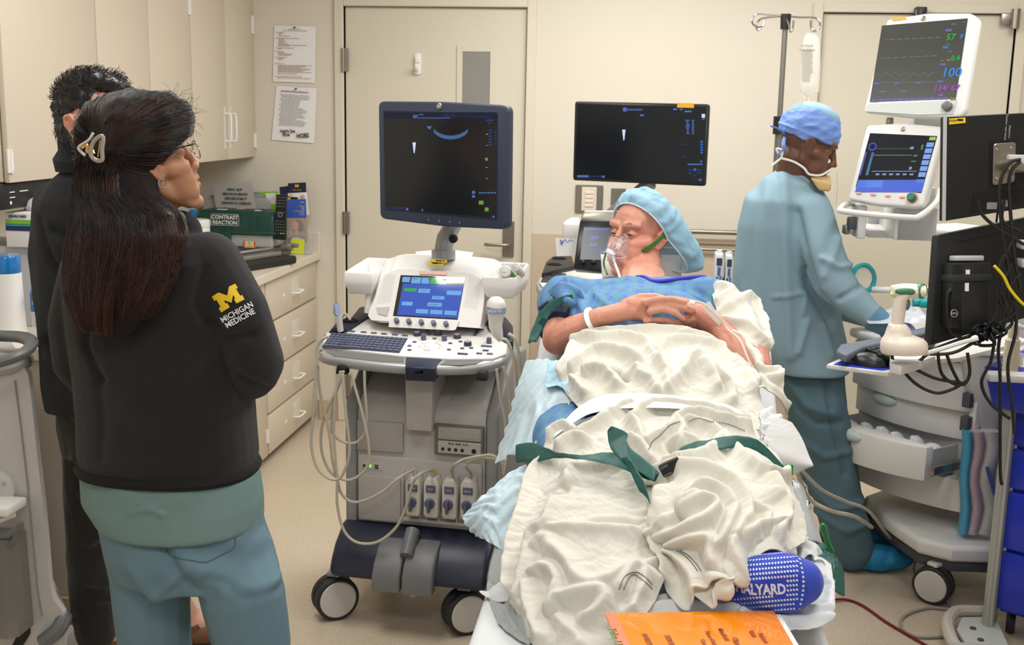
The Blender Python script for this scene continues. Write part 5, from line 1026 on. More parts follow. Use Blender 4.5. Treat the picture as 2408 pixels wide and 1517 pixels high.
keycap(.0146).materials[0] = mat('keycap_black', '2c2d30', .5)
t = thing('barcode_scanner', 'cream handheld barcode scanner with green window in its stand', 'scanner', at(2125, 834, Y=3.0)); B_ = t.location; Yc = 3.0
M_cr = mat('scanner_cream', 'e3d8c9', .35); M_gr = mat('scanner_green', '3f7a5a', .35)
def ring_e(px0, px1, py, d, n=20, Y=Yc, k=1.):
 a = at(px0, py, Y=Y)-B_; b = at(px1, py, Y=Y)-B_; c = (a+b)/2; return [c+Vector((math.cos(w)*(b-a).length/2, math.sin(w)*d, math.cos(w)*(b.z-a.z)/2)) for w in np.linspace(0, 2*PI, n+1)[:-1]]
obj('stand', MB().loft([ring_e(2072, 2180, 829, .05), ring_e(2069, 2182, 822, .052), ring_e(2070, 2181, 806, .052), ring_e(2074, 2172, 797, .046), ring_e(2080, 2146, 788, .030), ring_e(2084, 2142, 776, .028), ring_e(2089, 2132, 763, .024), ring_e(2098, 2122, 760, .018)]), M_cr, t, 50)
obj('grip', MB().loft([ring_e(2095, 2124, 766, .018), ring_e(2098, 2129, 735, .019), ring_e(2102, 2134, 705, .020), ring_e(2104, 2145, 695, .022), ring_e(2106, 2150, 688, .022)]), M_cr, t, 50)
hd = [(2094, 682, 10, 2), (2098, 684, 13, 6), (2108, 684, 15, 12), (2125, 683, 16, 16), (2145, 684, 16, 17), (2165, 685, 16, 18), (2174, 685, 14, 17)]
rr2 = []
for px, py, hh, dd in hd:
 c = at(px, py, Y=Yc)-B_; rr2.append([c+Vector((0, math.cos(w)*dd*.0013, math.sin(w)*hh*.00117)) for w in np.linspace(0, 2*PI, 21)[:-1]])
hdo = obj('head', MB().loft(rr2), M_cr, t, 50)
c = at(2160, 684, Y=Yc)-B_; obj('window_bezel', MB().lathe([(.0195, 0), (.020, .012), (.017, .016), (.013, .012), (.012, .004)], c, 22, (.7, -.7, .1)), M_gr, t); obj('side_grip', MB().ell(at(2132, 686, Y=Yc-.018)-B_, (.030, .006, .0095), 18, 8), M_gr, t)
obj('lens', MB().lathe([(.012, 0), (.0005, .001)], c+Vector((.008, -.009, .001)), 18, (.7, -.7, .1)), M_black, t)
obj('trigger', MB().ell(at(2133, 716, Y=Yc)-B_, (.008, .009, .016), 14, 10), mat('trigger_teal', '3e7c86', .4), t)
obj('status_light', MB().ell(at(2097, 689, Y=Yc-.006)-B_, (.004, .004, .003), 10, 6), glow('led_lime', '9be040', 2.), t)
hb_ = kpl('scanner_bracket', [(2092, 834), (2175, 826), (2200, 838), (2120, 862), (2095, 856)], M_aw, 1.016, .024)
def wcable(pts, r=.0045, m=None, Y=3.05, name='cable', parent=ws):
 P = [K.I @ at(q[0], q[1], Y=(q[2] if len(q) > 2 else Y)) for q in pts]; return obj(name, MB().tube(catmull(P, 5), r, 7), m or M_mb, parent)
for pts in ([(2400, 375), (2372, 385), (2352, 430), (2352, 500), (2370, 620), (2390, 760), (2370, 860), (2380, 950), (2385, 1020)],
   [(2400, 380), (2380, 400), (2372, 440), (2378, 520), (2385, 600), (2400, 680)], [(2300, 470), (2310, 505), (2350, 540), (2408, 575)], [(2362, 470), (2358, 520), (2400, 545)],
   [(2360, 600), (2345, 660), (2365, 720), (2345, 780), (2300, 800), (2240, 830), (2170, 832), (2120, 828), (2098, 838), (2110, 862), (2130, 868), (2160, 850), (2200, 820), (2280, 790)],
   [(2380, 620), (2350, 700), (2380, 760), (2330, 790), (2290, 800), (2250, 790), (2232, 770), (2228, 700), (2238, 680)],
   [(2400, 640), (2370, 690), (2390, 730), (2350, 760), (2320, 775), (2290, 785)], [(2330, 780), (2300, 810), (2340, 810), (2318, 790), (2290, 800)],
   [(2225, 830), (2240, 870), (2262, 905), (2280, 880), (2275, 830)], [(2205, 828), (2215, 880), (2250, 905), (2275, 893)], [(2106, 850), (2150, 900), (2200, 924), (2240, 915), (2262, 902)],
   [(2340, 790), (2330, 850), (2308, 900), (2330, 950), (2375, 985)], [(2140, 862), (2200, 890), (2262, 900)], [(2385, 560), (2350, 640), (2340, 740), (2310, 790)], [(2390, 700), (2350, 800), (2352, 900), (2352, 1100), (2356, 1140)]):
 wcable(pts)
for k in range(7):
 c = (2318+random.uniform(-30, 30), 785+random.uniform(-12, 12)); wcable([(c[0]+random.uniform(14, 24)*math.cos(a+k), c[1]+random.uniform(7, 16)*math.sin(a+k), 3.03+.02*math.sin(3*a)) for a in np.linspace(0, 5.5, 9)], .0035)
wcable([(2338, 625, 3.03), (2360, 650, 3.03), (2375, 680, 3.03), (2400, 710, 3.03), (2420, 725, 3.03)], .004, mat('cable_yellow', 'd8c81c', .4), name='yellow_cable')
wcable([(2172, 832, 3.0), (2210, 822, 3.0), (2260, 806, 3.0), (2300, 796, 3.0)], .006, M_aw)
for y_ in (575, 618): c = K.I @ at(2405, y_, Y=3.13); obj('cable_clip', MB().box((c.x+.02, c.y, c.z), (.06, .05, .022), .004), M_pole, ws)
#  BLUE SUPPLY CART
M_blue = mat('cart_blue', '2436b4', .35, coat=.2)
bc0 = at(2320, 1462, Z=.05)
Bc = Frame(bc0.x, bc0.y, math.radians(-35))
bc = fthing(Bc, 'supply_cart', 'blue drawer cart with aluminium posts at the right edge', 'cart')
obj('post', MB().box((.008, .0, .49), (.034, .045, .90), .006, 3).box((.008, -.024, .49), (.010, .006, .9), .001, 1), mat('alu_post', 'b3b4ae', .4, metal=.4), bc)
M_alu = MATS['alu_post']
zz = [(.10, .30), (.305, .50), (.505, .64), (.645, .76)]
obj('cabinet_body', MB().box((.295, .26, .44), (.53, .48, .70), .005), M_blue, bc)
for z0, z1 in zz: d = obj('drawer', MB().box((.29, .012, (z0+z1)/2), (.53, .02, z1-z0-.006), .006, 2), M_blue, bc); obj('handle', MB().tube(catmull([(.24, .0, z1-.03), (.25, -.03, z1-.035), (.39, -.03, z1-.035), (.40, .0, z1-.03)], 4), .005, 8), M_chrome, d)
for z1 in (.60, .44): obj('drawer_label', MB().box((.135, -.0, z1), (.03, .004, .022)), M_warn, bc)
obj('top_tray', MB().hexa([(-.035, -.05, .77), (.6, -.05, .72), (.6, .5, .72), (-.035, .5, .77), (-.065, -.07, .90), (.6, -.07, .90), (.6, .5, .90), (-.065, .5, .90)], .008, 3), M_blue, bc)
obj('top_rim', MB().box((.29, .23, .902), (.60, .50, .006), .004), M_aw, bc)
obj('front_pull', MB().tube(catmull([(.10, -.06, .85), (.11, -.10, .845), (.24, -.10, .845), (.25, -.06, .85)], 4), .008, 8), M_chrome, bc)
bl = [Bc.p(a, b, z=.05) for a, b in ((2342, 1440), (2262, 1437), (2238, 1446), (2228, 1468), (2238, 1505), (2262, 1535), (2300, 1560))]
obj('base_bumper', MB().tube(catmull(bl, 5), .020, 10, flat=1.), mat('bumper_beige', 'c2bcae', .5), bc)
obj('base_plate', MB().prism([(p.x, p.y) for p in (Bc.p(a, b, z=.045) for a, b in ((2330, 1450), (2262, 1452), (2250, 1480), (2290, 1545), (2390, 1560), (2345, 1460)))], 'z', .035, .045), mat('plate_grey', 'bfc3bd', .5), bc)
for q in ((2288, 1478), (2306, 1505)): c = Bc.p(*q, z=.046); obj('bolt', MB().lathe([(.010, 0), (.010, .003), (.005, .004)], c, 14), M_ad, bc)
for q in ((.05, .08), (.5, .08), (.05, .42), (.5, .42)): obj('wheel', MB().lathe([(.03, -.014), (.035, 0), (.03, .014)], (*q, .035), 18, (1, .3, 0)).cyl((*q, .03), (*q, .1), .008), M_tyre, bc)
t = thing('ribbed_tube', 'cream ribbed breathing tube hanging beside the blue cart', 'tubing', at(2386, 760, Y=3.3)); B_ = t.location
pr_ = [];
for q in range(24): f_ = q/23; pr_.append((.014+(.002 if q % 2 else 0)+.006*(f_ > .3), -f_*.16))
obj('tube', MB().lathe(pr_, (0, 0, 0), 16), mat('tube_cream', 'cdc3ad', .5), t)
obj('hanger_arm', MB().cyl((0, 0, -.005), (.02, -.1, .0), .006).cyl((.02, -.1, 0), (K.w((KX, .03, 0)).x-B_.x, 3.17-B_.y, 0), .006), M_pole, t)
t = thing('waste_bin', 'large clear-white plastic bin hanging on the side of the anaesthesia machine', 'bin', at(2330, 1028, Y=3.86)); B_ = t.location
rg = []
for (x0, x1, y, d) in ((2312, 2372, 1030, .10), (2300, 2385, 1015, .12), (2283, 2400, 930, .15), (2272, 2410, 835, .17)):
 a = at(x0, y, Y=3.86)-B_; b = at(x1, y, Y=3.86)-B_; c = (a+b)/2; w = (b.x-a.x)/2; rg.append([(c.x+px*w, c.y+.1+py*d/2, c.z) for px, py in rnd([(-1, -1), (1, -1), (1, 1), (-1, 1)], .5, 3)])
obj('bin_body', MB().loft(rg), mat('bin_white', 'c9c8c6', .3, trans=.15), t, 50); obj('bin_rim', MB().tube([Vector(p) for p in rg[-1]], .008, 6, closed=True), M_aw, t)
t = thing('supply_bag', 'clear bag of blue and pink packaged tubing hanging on the machine side', 'bag', at(2310, 1262, Y=3.90)); B_ = t.location
for nm, (xa, xb), c_, wob in (('blue_packet', (2262, 2285), '4a9ab8', 3), ('pink_packet', (2280, 2312), 'b9a2a8', 6), ('clear_packet', (2305, 2352), 'bdbab4', 9)):
 rg = []
 for q in range(9):
  y = 1012+q*30; dx = wob*math.sin(q*1.3); a = at(xa+dx-q*1.0, y, Y=3.88)-B_; b = at(xb+dx-q*.8, y, Y=3.88)-B_; c = (a+b)/2; w = (b.x-a.x)/2
  rg.append([c+Vector((math.cos(t_)*w, math.sin(t_)*.028, 0)) for t_ in np.linspace(0, 2*PI, 13)[:-1]])
 obj(nm, MB().loft(rg), mat('pk_'+c_, c_, .3, var=.15, vscale=30), t, 60)
obj('blue_band', MB().box(at(2330, 1130, Y=3.84)-B_, (.012, .004, .10), rot=Matrix.Rotation(-.35, 3, 'Y')), mat('band_blue', '4f639c', .5), t)
#  COUNTER ITEMS
ZC = .905
def cobj(px, py, Z=ZC): return at(px, py, Z=Z)
p0 = at(545, 596, Z=.95); bx = Frame(p0.x, 5.55, math.radians(-2), .95)
t = thing('emergency_kit', 'green-lidded grey toolbox lettered CONTRAST REACTION on the worktop', 'toolbox', bx.o, bx.rz)
t9 = thing('storage_tray', 'low grey tray under the green toolbox', 'tray', (p0.x, 5.55, ZC)); obj('tray', MB().box((0, 0, .0225), (.34, .18, .045), .004), M_ad, t9)
x0 = bx.p(468, 560, y=-.09).x; x1 = bx.p(642, 560, y=-.09).x; zt1 = bx.p(560, 550, y=-.09).z; zt2 = bx.p(560, 496, y=-.07).z; w = x1-x0; xc = (x0+x1)/2
obj('box_body', MB().box((xc, 0, zt1/2), (w*.97, .18, zt1), .012, 3, taper=(1.02, 1.02)).box((xc, -.092, zt1*.93), (w*.99, .01, .012), .002), mat('kit_grey', 'a9aaa6', .45), t)
pr = [(-.098, zt1-.006), (-.10, zt1+.03), (-.095, zt2-.02), (-.07, zt2), (.07, zt2), (.09, zt2-.02), (.095, zt1-.006)]
ld = obj('lid', MB().prism(pr, 'x', x0-.006, x1+.006, .018, 4).box((xc, -.002, zt1+.008), (w+.03, .208, .018), .005), mat('kit_green', '1d463d', .4), t)
for q in (-.28, .22, .33): obj('lid_rib', MB().prism([(-.104, zt1+.03), (-.101, zt2-.022), (-.07, zt2+.004), (.06, zt2+.004), (.06, zt2-.01), (-.07, zt2-.02), (-.09, zt1+.03)], 'x', xc+w*q-.006, xc+w*q+.006, .003), MATS['kit_green'], ld)
lc_ = bx.p(529, 517, y=-.103); lb = obj('label_plate', MB().rrect((lc_.x, -.102, lc_.z), .148, .058, .005, .006), MATS['kit_green'], ld)
fr_ = [(lc_.x+a, lc_.z+b) for a, b in rr(.146, .056, .007)]; obj('label_border', MB().tube([(a, -.1052, b) for a, b in fr_], .0009, 4, closed=True), M_white, lb, kind='stuff')
text('lettering', 'CONTRAST', .0265, FRONT((lc_.x, -.1052, lc_.z+.012)), M_white, lb, bold=.0006); text('lettering', 'REACTION', .0265, FRONT((lc_.x, -.1052, lc_.z-.014)), M_white, lb, bold=.0006)
l2 = bx.p(532, 556, y=-.11); obj('latch', MB().box((l2.x, -.108, l2.z-.002), (.05, .016, .05), .006).box((l2.x-.003, -.118, l2.z+.006), (.03, .004, .008), .001), MATS['kit_green'], t)
l3 = bx.p(587, 575, y=-.095); s_ = obj('notice_sticker', MB().box((l3.x, -.0955, l3.z), (.062, .002, .032)), mat('sticker_cream', 'd8cf9a', .6), t)
for q in (-.027, .027): obj('red_edge', MB().box((l3.x+q, -.097, l3.z), (.008, .001, .033)), mat('sticker_red', 'e0492c', .5), s_)
text('lettering', 'This', .0075, FRONT((l3.x, -.097, l3.z+.010)), MATS['kit_green'], s_); text('lettering', 'MRI', .008, FRONT((l3.x, -.097, l3.z)), MATS['sticker_red'], s_); text('lettering', 'Compatible', .0075, FRONT((l3.x, -.097, l3.z-.010)), MATS['kit_green'], s_)
for k, (q, s) in enumerate((((512, 494), .05), ((566, 491), .035), ((606, 495), .03))):
 c = bx.p(*q, z=zt2+.004); obj('paper_label', MB().box((c.x, max(min(c.y, .05), -.05), zt2+.003), (s, .03, .002)), (M_paper, mat('label_orange', 'd9a070', .6), M_paper)[k], ld)
t = thing('document_rack', 'grey mesh rack with clear sleeves standing behind the toolbox', 'rack', at(560, 560, Y=5.70)); B_ = t.location; t.location.z = ZC; B_ = t.location.copy()
def sheet_(q4, Y, m, name, parent, th=.002, lean=0.):
 P = [at(*q, Y=Y+(lean if k < 2 else 0))-B_ for k, q in enumerate(q4)]; return obj(name, MB().loft([P, [p+Vector((0, th, 0)) for p in P]]), m, parent, 0)
M_sl = mat('sleeve', 'a9a8a4', .35);
for k in range(5): sheet_([(480-8*k+30, 452+k*4), (612+6*k, 452+k*5), (625+4*k, 560), (478, 560)], 5.705-.008*k, mat(f'sleeve{k}', ('8e8f8c', 'a2a29e', '97968f', 'b0b0ac', 'a5a49e')[k], .3), 'sleeve', t)
obj('rack_base', MB().box((0, .0, .01), (.30, .06, .02), .004), M_ad, t)
for k in range(8): obj('rack_wire', MB().tube([(-.13+k*.037, .02, .01), (-.13+k*.037, .022, .20+.01*(k % 3))], .002, 5), M_ad, t)
t = thing('laminated_sign', 'laminated sign lettered upside down leaning on the document rack', 'sign', at(565, 480, Y=5.66)); B_ = t.location
P = [at(*q, Y=5.66)-B_ for q in ((498, 428), (592, 430), (602, 492), (508, 490))]; s_ = obj('sheet', MB().loft([P, [p+Vector((0, .003, 0)) for p in P]]), mat('laminate', 'b5b2ae', .3), t, 0)
for k, l_ in enumerate(('PATIENT IS HAVING', 'A PROCEDURE', 'DONE IN ROOM', '# B1 D406')):
 c = at(556-k*1.5, 477-k*10.5, Y=5.655)-B_; text('lettering', l_, .0175, basis(c, (-1, 0, 0), (0, 0, -1)), inkb, s_, bold=.0004)
t = thing('file_holder', 'lime green plastic file holder behind the remote control', 'file holder', at(636, 560, Y=5.70)); B_ = t.location; t.location.z = ZC; B_ = t.location.copy()
M_lime = mat('lime_plastic', '86c81c', .3)
sheet_([(605, 452), (652, 450), (652, 580), (618, 580)], 5.715, M_lime, 'back_panel', t); sheet_([(628, 480), (655, 480), (655, 584), (632, 584)], 5.69, M_lime, 'front_panel', t); sheet_([(624, 455), (648, 454), (650, 490), (630, 490)], 5.70, M_paper, 'paper_sheet', t)
obj('holder_base', MB().box((.01, .0, .004), (.08, .04, .008), .002), M_lime, t)
t = thing('remote_control', 'black television remote standing upright against the brochure holder', 'remote control', at(661, 585, Y=5.44)); B_ = t.location
P0 = [at(*q, Y=5.46)-B_ for q in ((650, 458), (672, 459), (671, 565), (643, 563))]; rc = obj('remote_body', MB().loft([P0, [p+Vector((0, .018, 0)) for p in P0]]), M_black, t, 0)
M_btn = mat('remote_button', '8b8f92', .5)
for r_ in range(13):
 for c_ in range(4):
  if r_ in (4, 6, 7): continue
  u, v = (c_+.7)/4.4, (r_+.8)/15; p = (P0[0]*(1-u)+P0[1]*u)*(1-v)+(P0[3]*(1-u)+P0[2]*u)*v; obj('button', MB().box(p+Vector((0, -.001, 0)), (.005, .003, .003)), M_btn if r_ < 12 or c_ < 2 else MATS['led_green'], rc)
p = (P0[0]+P0[1])/2*.56+(P0[3]+P0[2])/2*.44; obj('ring_button', MB().tube([p+Vector((.010*math.cos(a), -.002, .010*math.sin(a))) for a in np.linspace(0, 2*PI, 17)[:-1]], .002, 5, closed=True), M_btn, rc)
t = thing('brochure_holder', 'clear acrylic holder with brochures at the back corner of the worktop', 'brochure holder', (at(700, 590, Y=5.60).x, 5.60, ZC)); B_ = t.location.copy()
obj('acrylic', MB().box((.0, .0, .06), (.115, .003, .12)).box((-.057, .03, .07), (.003, .06, .14)).box((.057, .03, .07), (.003, .06, .14)).box((0, .03, .002), (.115, .06, .004)), M_clear, t)
def broch(nm, lab, q4, Y, m):
 b_ = thing('brochure', lab, 'brochure', at(*[sum(c)/4 for c in zip(*q4)], Y=Y)); o_ = b_.location; P = [at(*q, Y=Y)-o_ for q in q4]
 return b_, obj('cover', MB().loft([P, [p+Vector((0, .003, 0)) for p in P]]), m, b_, 0), P, o_
M_nv = mat('brochure_navy', '1b2240', .5); M_maize = mat('maize', 'f0c020', .5)
def blockM(size, M, m, parent, name='block_letter', th=.0006, n=0):
 pts = [(-.5, .5), (-.22, .5), (0, .12), (.22, .5), (.5, .5), (.5, .22), (.42, .22), (.42, -.22), (.5, -.22), (.5, -.5), (.14, -.5), (.14, -.22), (.2, -.22), (.2, .0), (0, -.34), (-.2, .0), (-.2, -.22), (-.14, -.22), (-.14, -.5), (-.5, -.5), (-.5, -.22), (-.42, -.22), (-.42, .22), (-.5, .22)]
 mb = MB(); v = [mb.bm.verts.new((a*size*1.15, b*size*.82, th)) for a, b in pts]; f = mb.bm.faces.new(v); bmesh.ops.triangulate(mb.bm, faces=[f]); return obj(name, mb, m, parent, 0, M=M)
b_, c_, P, o_ = broch('b', 'navy brochure with a yellow block letter, tallest in the holder', [(677, 431), (719, 429), (722, 500), (680, 500)], 5.648, M_nv); blockM(.017, FRONT(at(698, 437, Y=5.646)-o_), M_maize, c_)
text('lettering', 'MEDICAL CENTER', .006, FRONT(at(698, 447, Y=5.646)-o_), M_maize, c_)
broch('b', 'navy brochure half hidden at the left of the holder', [(657, 440), (680, 437), (684, 500), (662, 500)], 5.652, M_nv)
b_, c_, P, o_ = broch('b', 'white and yellow brochure with a portrait behind the blue one', [(676, 455), (721, 452), (727, 505), (690, 505)], 5.640, M_paper); obj('portrait', MB().lathe([(.012, 0), (.012, .001)], at(711, 464, Y=5.638)-o_, 16, (0, -1, 0)), mat('portrait_skin', 'caa491', .6), c_); obj('yellow_band', MB().box(at(684, 458, Y=5.638)-o_, (.02, .001, .006)), M_maize, c_)
b_, c_, P, o_ = broch('b', 'small dark brochure with yellow letter left of the blue brochure', [(673, 462), (700, 464), (702, 500), (675, 500)], 5.634, M_nv); blockM(.014, FRONT(at(680, 467, Y=5.632)-o_), M_maize, c_)
b_, c_, P, o_ = broch('b', 'blue brochure showing a smiling grey-haired woman at the front of the holder', [(674, 470), (719, 468), (722, 570), (676, 572)], 5.618, mat('brochure_photo', 'b09a8c', .5))
obj('blue_top', MB().loft([[at(*q, Y=5.6165)-o_ for q in ((674, 470), (719, 468), (720.5, 512), (675, 512))], [at(*q, Y=5.6172)-o_ for q in ((674, 470), (719, 468), (720.5, 512), (675, 512))]]), mat('brochure_blue', '3c5bb4', .5), c_, 0)
for k, l_ in enumerate(('WEBSITE', 'DISCOVER', 'RELIEF', 'FROM', 'THYROID NODULES', 'WITHOUT', 'SURGERY')): text('lettering', l_, .0062, FRONT(at(716, (476, 485, 489, 493, 497, 501, 505)[k], Y=5.6155)-o_), M_white, c_, 'RIGHT')
def disc(px, py, rx, rz, m, Y, par, o_, nm='portrait'): mb = MB(); c = at(px, py, Y=Y)-o_; f = mb.bm.faces.new([mb.bm.verts.new(c+Vector((rx*math.cos(a), 0, rz*math.sin(a)))) for a in np.linspace(0, 2*PI, 21)[:-1]]); return obj(nm, mb, m, par, 0)
disc(700, 533, .030, .036, mat('hair_silver', '8d8580', .6), 5.6162, c_, o_, 'printed_hair'); disc(694, 531, .018, .026, MATS['portrait_skin'], 5.6156, c_, o_, 'printed_face'); disc(698, 551, .012, .022, MATS['portrait_skin'], 5.6158, c_, o_, 'printed_neck'); disc(697, 566, .04, .016, M_paper, 5.6154, c_, o_, 'printed_collar')
t = thing('sticky_note', 'yellow sticky note on the front of the brochure holder', 'note', at(698, 580, Y=5.60)); P = [at(*q, Y=5.597)-t.location for q in ((683, 562), (716, 563), (714, 598), (680, 596))]; obj('note', MB().loft([P, [p+Vector((0, .001, 0)) for p in P]]), mat('sticky_yellow', 'd8e03a', .6), t, 0)
t = thing('arm_board', 'black padded arm board with a steel rail clamp lying across the worktop', 'arm board', cobj(620, 640)); B_ = t.location
def cz(px, py, z): return at(px, py, Z=ZC+z)-B_
pd = [cz(470, 668, .055), cz(560, 635, .055), cz(688, 597, .055), cz(690, 606, .055)]
a = cz(520, 630, .03); b = cz(683, 604, .03); d = (b-a).normalized(); n_ = Vector((-d.y, d.x, 0)); L_ = (b-a).length+.35
def slab(c0, c1, w, z0, z1, m, nm, bev):
 d_ = (c1-c0); ln = Vector((d_.x, d_.y, 0)).length; M = Matrix.Translation(((c0.x+c1.x)/2, (c0.y+c1.y)/2, (z0+z1)/2)) @ Matrix.Rotation(math.atan2(d_.y, d_.x), 4, 'Z'); return obj(nm, MB().box((0, 0, 0), (ln, w, z1-z0), bev, 3), m, t, M=M)
a2 = a-d*.3; slab(a2, b, .085, .0, .04, mat('pad_black', '1c1d1e', .55), 'pad', .012); off = n_*.03
slab(a2+off, b+off-d*.06, .05, .04, .062, mat('board_metal', '9f9e9a', .3, metal=.7), 'channel', .004); obj('channel_edge', MB().tube([a2+off*1.9+Vector((0, 0, .045)), b+off*1.9-d*.06+Vector((0, 0, .045))], .006, 8), M_chrome, t)
cb = b+off*.6+Vector((0, 0, .045)); obj('rail_clamp', MB().box(cb, (.05, .04, .035), .004).box(cb+Vector((.03, .0, .01)), (.05, .02, .02), .003).cyl(cb+Vector((0, 0, .01)), cb+Vector((.012, 0, .05)), .012), M_steel, t); obj('clamp_lever', MB().tube([cb+Vector((0, 0, .02)), cb+Vector((.02, .01, .10))], [.005, .0035], 8), M_chrome, t)
t = thing('wipes_tub', 'white round tub of wipes beside the toolbox', 'tub', (at(470, 540, Y=5.3).x, 5.3, ZC)); c1 = at(470, 516, Y=5.3).z-ZC
obj('tub', MB().lathe([(.045, 0), (.048, .01), (.048, c1*.8), (.046, c1*.82)], (0, 0, 0), 28), M_white, t); obj('lid', MB().lathe([(.050, c1*.82), (.050, c1*.97), (.046, c1), (.02, c1+.004)], (0, 0, 0), 28), M_white, t)
t = thing('glove_roll', 'small blue object peeking out beside the toolbox', 'supplies', (at(455, 500, Y=5.6).x, 5.6, at(455, 525, Y=5.6).z)); obj('roll', MB().cyl((0, 0, 0), (0, 0, .06), .022, n=18).ell((0, 0, .06), (.022, .022, .012)), mat('blue_wrap', '2a86c8', .4), t)
t = thing('storage_box', 'tall light grey box with sloping top on the near end of the worktop', 'box', (at(60, 700, Y=3.55).x, 3.60, ZC)); a = at(0, 580, Y=3.5)-t.location; b = at(106, 742, Y=3.5)-t.location
obj('carton', MB().box(((a.x+b.x)/2-.08, .05, (a.z)/2), (b.x-a.x+.16, .26, a.z), .004), mat('carton_grey', 'b9b9bd', .5), t)
zb_ = at(20, 574, Y=3.5).z
t = thing('glove_box', 'white and green box of examination gloves on top of the grey box', 'box', (at(60, 570, Y=3.55).x, 3.55, a.z+ZC)); o_ = t.location
a = at(15, 572, Y=3.5)-o_; b = at(100, 502, Y=3.5)-o_; xc = (a.x+b.x)/2; w = b.x-a.x
gb_ = obj('carton', MB().box((xc, .05, b.z/2), (w, .2, b.z), .003), M_white, t)
def band(y0, y1, m, nm): z0 = at(50, y1, Y=3.5).z-o_.z; z1 = at(50, y0, Y=3.5).z-o_.z; return obj(nm, MB().box((xc, -.051, (z0+z1)/2), (w-.004, .002, z1-z0)), m, gb_)
band(517, 528, mat('band_lime', '7fb83a', .5), 'green_band'); band(527, 533, M_teal, 'teal_band'); band(532, 543, mat('band_navy', '23265a', .5), 'navy_band')
text('brand', 'HALYARD', .011, FRONT(at(45, 509, Y=3.497)-o_), inkb, gb_, bold=.0005); text('lettering', '100', .014, FRONT(at(78, 527, Y=3.496)-o_), M_white, gb_, bold=.0006)
obj('logo_ring', MB().tube([at(24, 509, Y=3.498)-o_+Vector((.0045*math.cos(q), 0, .0045*math.sin(q))) for q in np.linspace(0, 2*PI, 13)[:-1]], .0012, 4, closed=True), inkb, gb_)
obj('glove', MB().ell((xc, .05, b.z+.015), (.05, .05, .03), 12, 8).ell((xc+.02, .06, b.z+.04), (.025, .02, .03), 10, 6), mat('glove_white', 'cfd0ca', .5), t)
t = thing('disinfectant_dispenser', 'tall white canister with a translucent blue lid at the left edge', 'dispenser', (at(20, 740, Y=3.36).x, 3.36, ZC)); o_ = t.location
zl0 = at(20, 648, Y=3.3).z-ZC; zl1 = at(20, 606, Y=3.3).z-ZC; rx = at(47, 650, Y=3.36).x-o_.x
obj('canister', MB().lathe([(rx*1.15, 0), (rx*1.12, .02), (rx, zl0*.9), (rx, zl0)], (0, 0, 0), 32), M_white, t); obj('lid', MB().lathe([(rx*.98, zl0), (rx*1.0, zl0+.01), (rx*.97, zl1-.008), (rx*.9, zl1)], (0, 0, 0), 32), mat('lid_blue', '1b6fb0', .15, coat=.5), t)
t = thing('water_bottle', 'clear water bottle with blue label standing behind the man in black', 'bottle', (at(100, 770, Y=3.40).x, 3.40, ZC)); o_ = t.location; hz = at(100, 650, Y=3.40).z-ZC; r = .032
obj('bottle_body', MB().lathe([(r*.9, 0), (r, .01), (r*.93, .03), (r, .04), (r*.93, .055), (r, .07), (r, hz*.75), (r*.5, hz*.93), (r*.4, hz)], (0, 0, 0), 24), M_clear, t)
lb_ = obj('label', MB().lathe([(r*1.01, hz*.42), (r*1.01, hz*.74)], (0, 0, 0), 24, caps=False), mat('label_blue', '2b6fc4', .4), t); text('lettering', 'ayr', .02, FRONT((0, -r*1.03, hz*.58)), M_white, lb_)
t = thing('plastic_tray', 'small clear plastic tray on the worktop before the canister', 'tray', (at(55, 760, Z=ZC).x, 3.30, ZC)); obj('tray', MB().box((-.03, 0, .02), (.16, .10, .04), .008, taper=(1.1, 1.1)), mat('tray_clear', 'dcdcdc', .2, trans=.3), t)
#  LEFT FOREGROUND WASTE CART
WC = Frame(at(-60, 1500, Z=0).x, 2.98, math.radians(35))
wc = fthing(WC, 'fluid_waste_cart', 'grey and white mobile suction cart cut off by the left edge', 'cart')
M_wcw = mat('wc_white', 'c4c1be', .42); M_wcg = mat('wc_grey', '6a6c6e', .42)
def wv(px, py, Y): return WC.I @ at(px, py, Y=Y)
YB = 2.80
edge = [(40, 842), (66, 880), (76, 960), (88, 1080), (100, 1180), (110, 1290), (116, 1370), (126, 1410), (148, 1440), (153, 1475), (150, 1517), (148, 1540)]
rg = []
for px, py in edge:
 b = at(px, py, Y=YB); L_ = [b+Vector((-.55, 0, 0)), b+Vector((-.02, -.0, 0)), b, b+Vector((0, .02, 0)), b+Vector((-.21, .30, 0)), b+Vector((-.55, .30, 0))]; rg.append([WC.I @ q for q in L_])
obj('body_shell', MB().loft(rg), M_wcw, wc, 30)
zz0 = at(150, 1517, Y=YB).z
obj('base_bumper', MB().tube([WC.I @ q for q in catmull([at(100, 1510, Y=YB-.02), at(135, 1482, Y=YB-.01), at(151, 1455, Y=YB+.02), at(152, 1460, Y=YB+.12)], 4)], .022, 8), M_wcg, wc)
obj('base', MB().box(WC.I @ (at(60, 1517, Y=YB+.12)+Vector((-.2, 0, -.06))), (.60, .30, .14), .03, rot=Matrix.Rotation(-WC.rz, 3, 'Z')), M_wcw, wc)
zg = at(60, 1517, Y=YB).z-.2
for q in ((-.35, .05), (.0, .05), (-.3, .25), (0, .25)):
 c = WC.I @ Vector((at(60, 1517, Y=YB).x-.15+q[0]*.8, YB+q[1], .05)); obj('wheel', MB().lathe([(.04, -.014), (.05, 0), (.04, .014)], c, 20, (1, .2, 0)).cyl(c, c+Vector((0, 0, .16)), .012), M_tyre, wc)
obj('groove_line', MB().tube([WC.I @ at(a, b, Y=YB-.003) for a, b in ((34, 895), (48, 1000), (62, 1120), (75, 1250), (88, 1390), (98, 1450))], .0022, 5), mat('wc_line', '8e8b88', .5), wc)
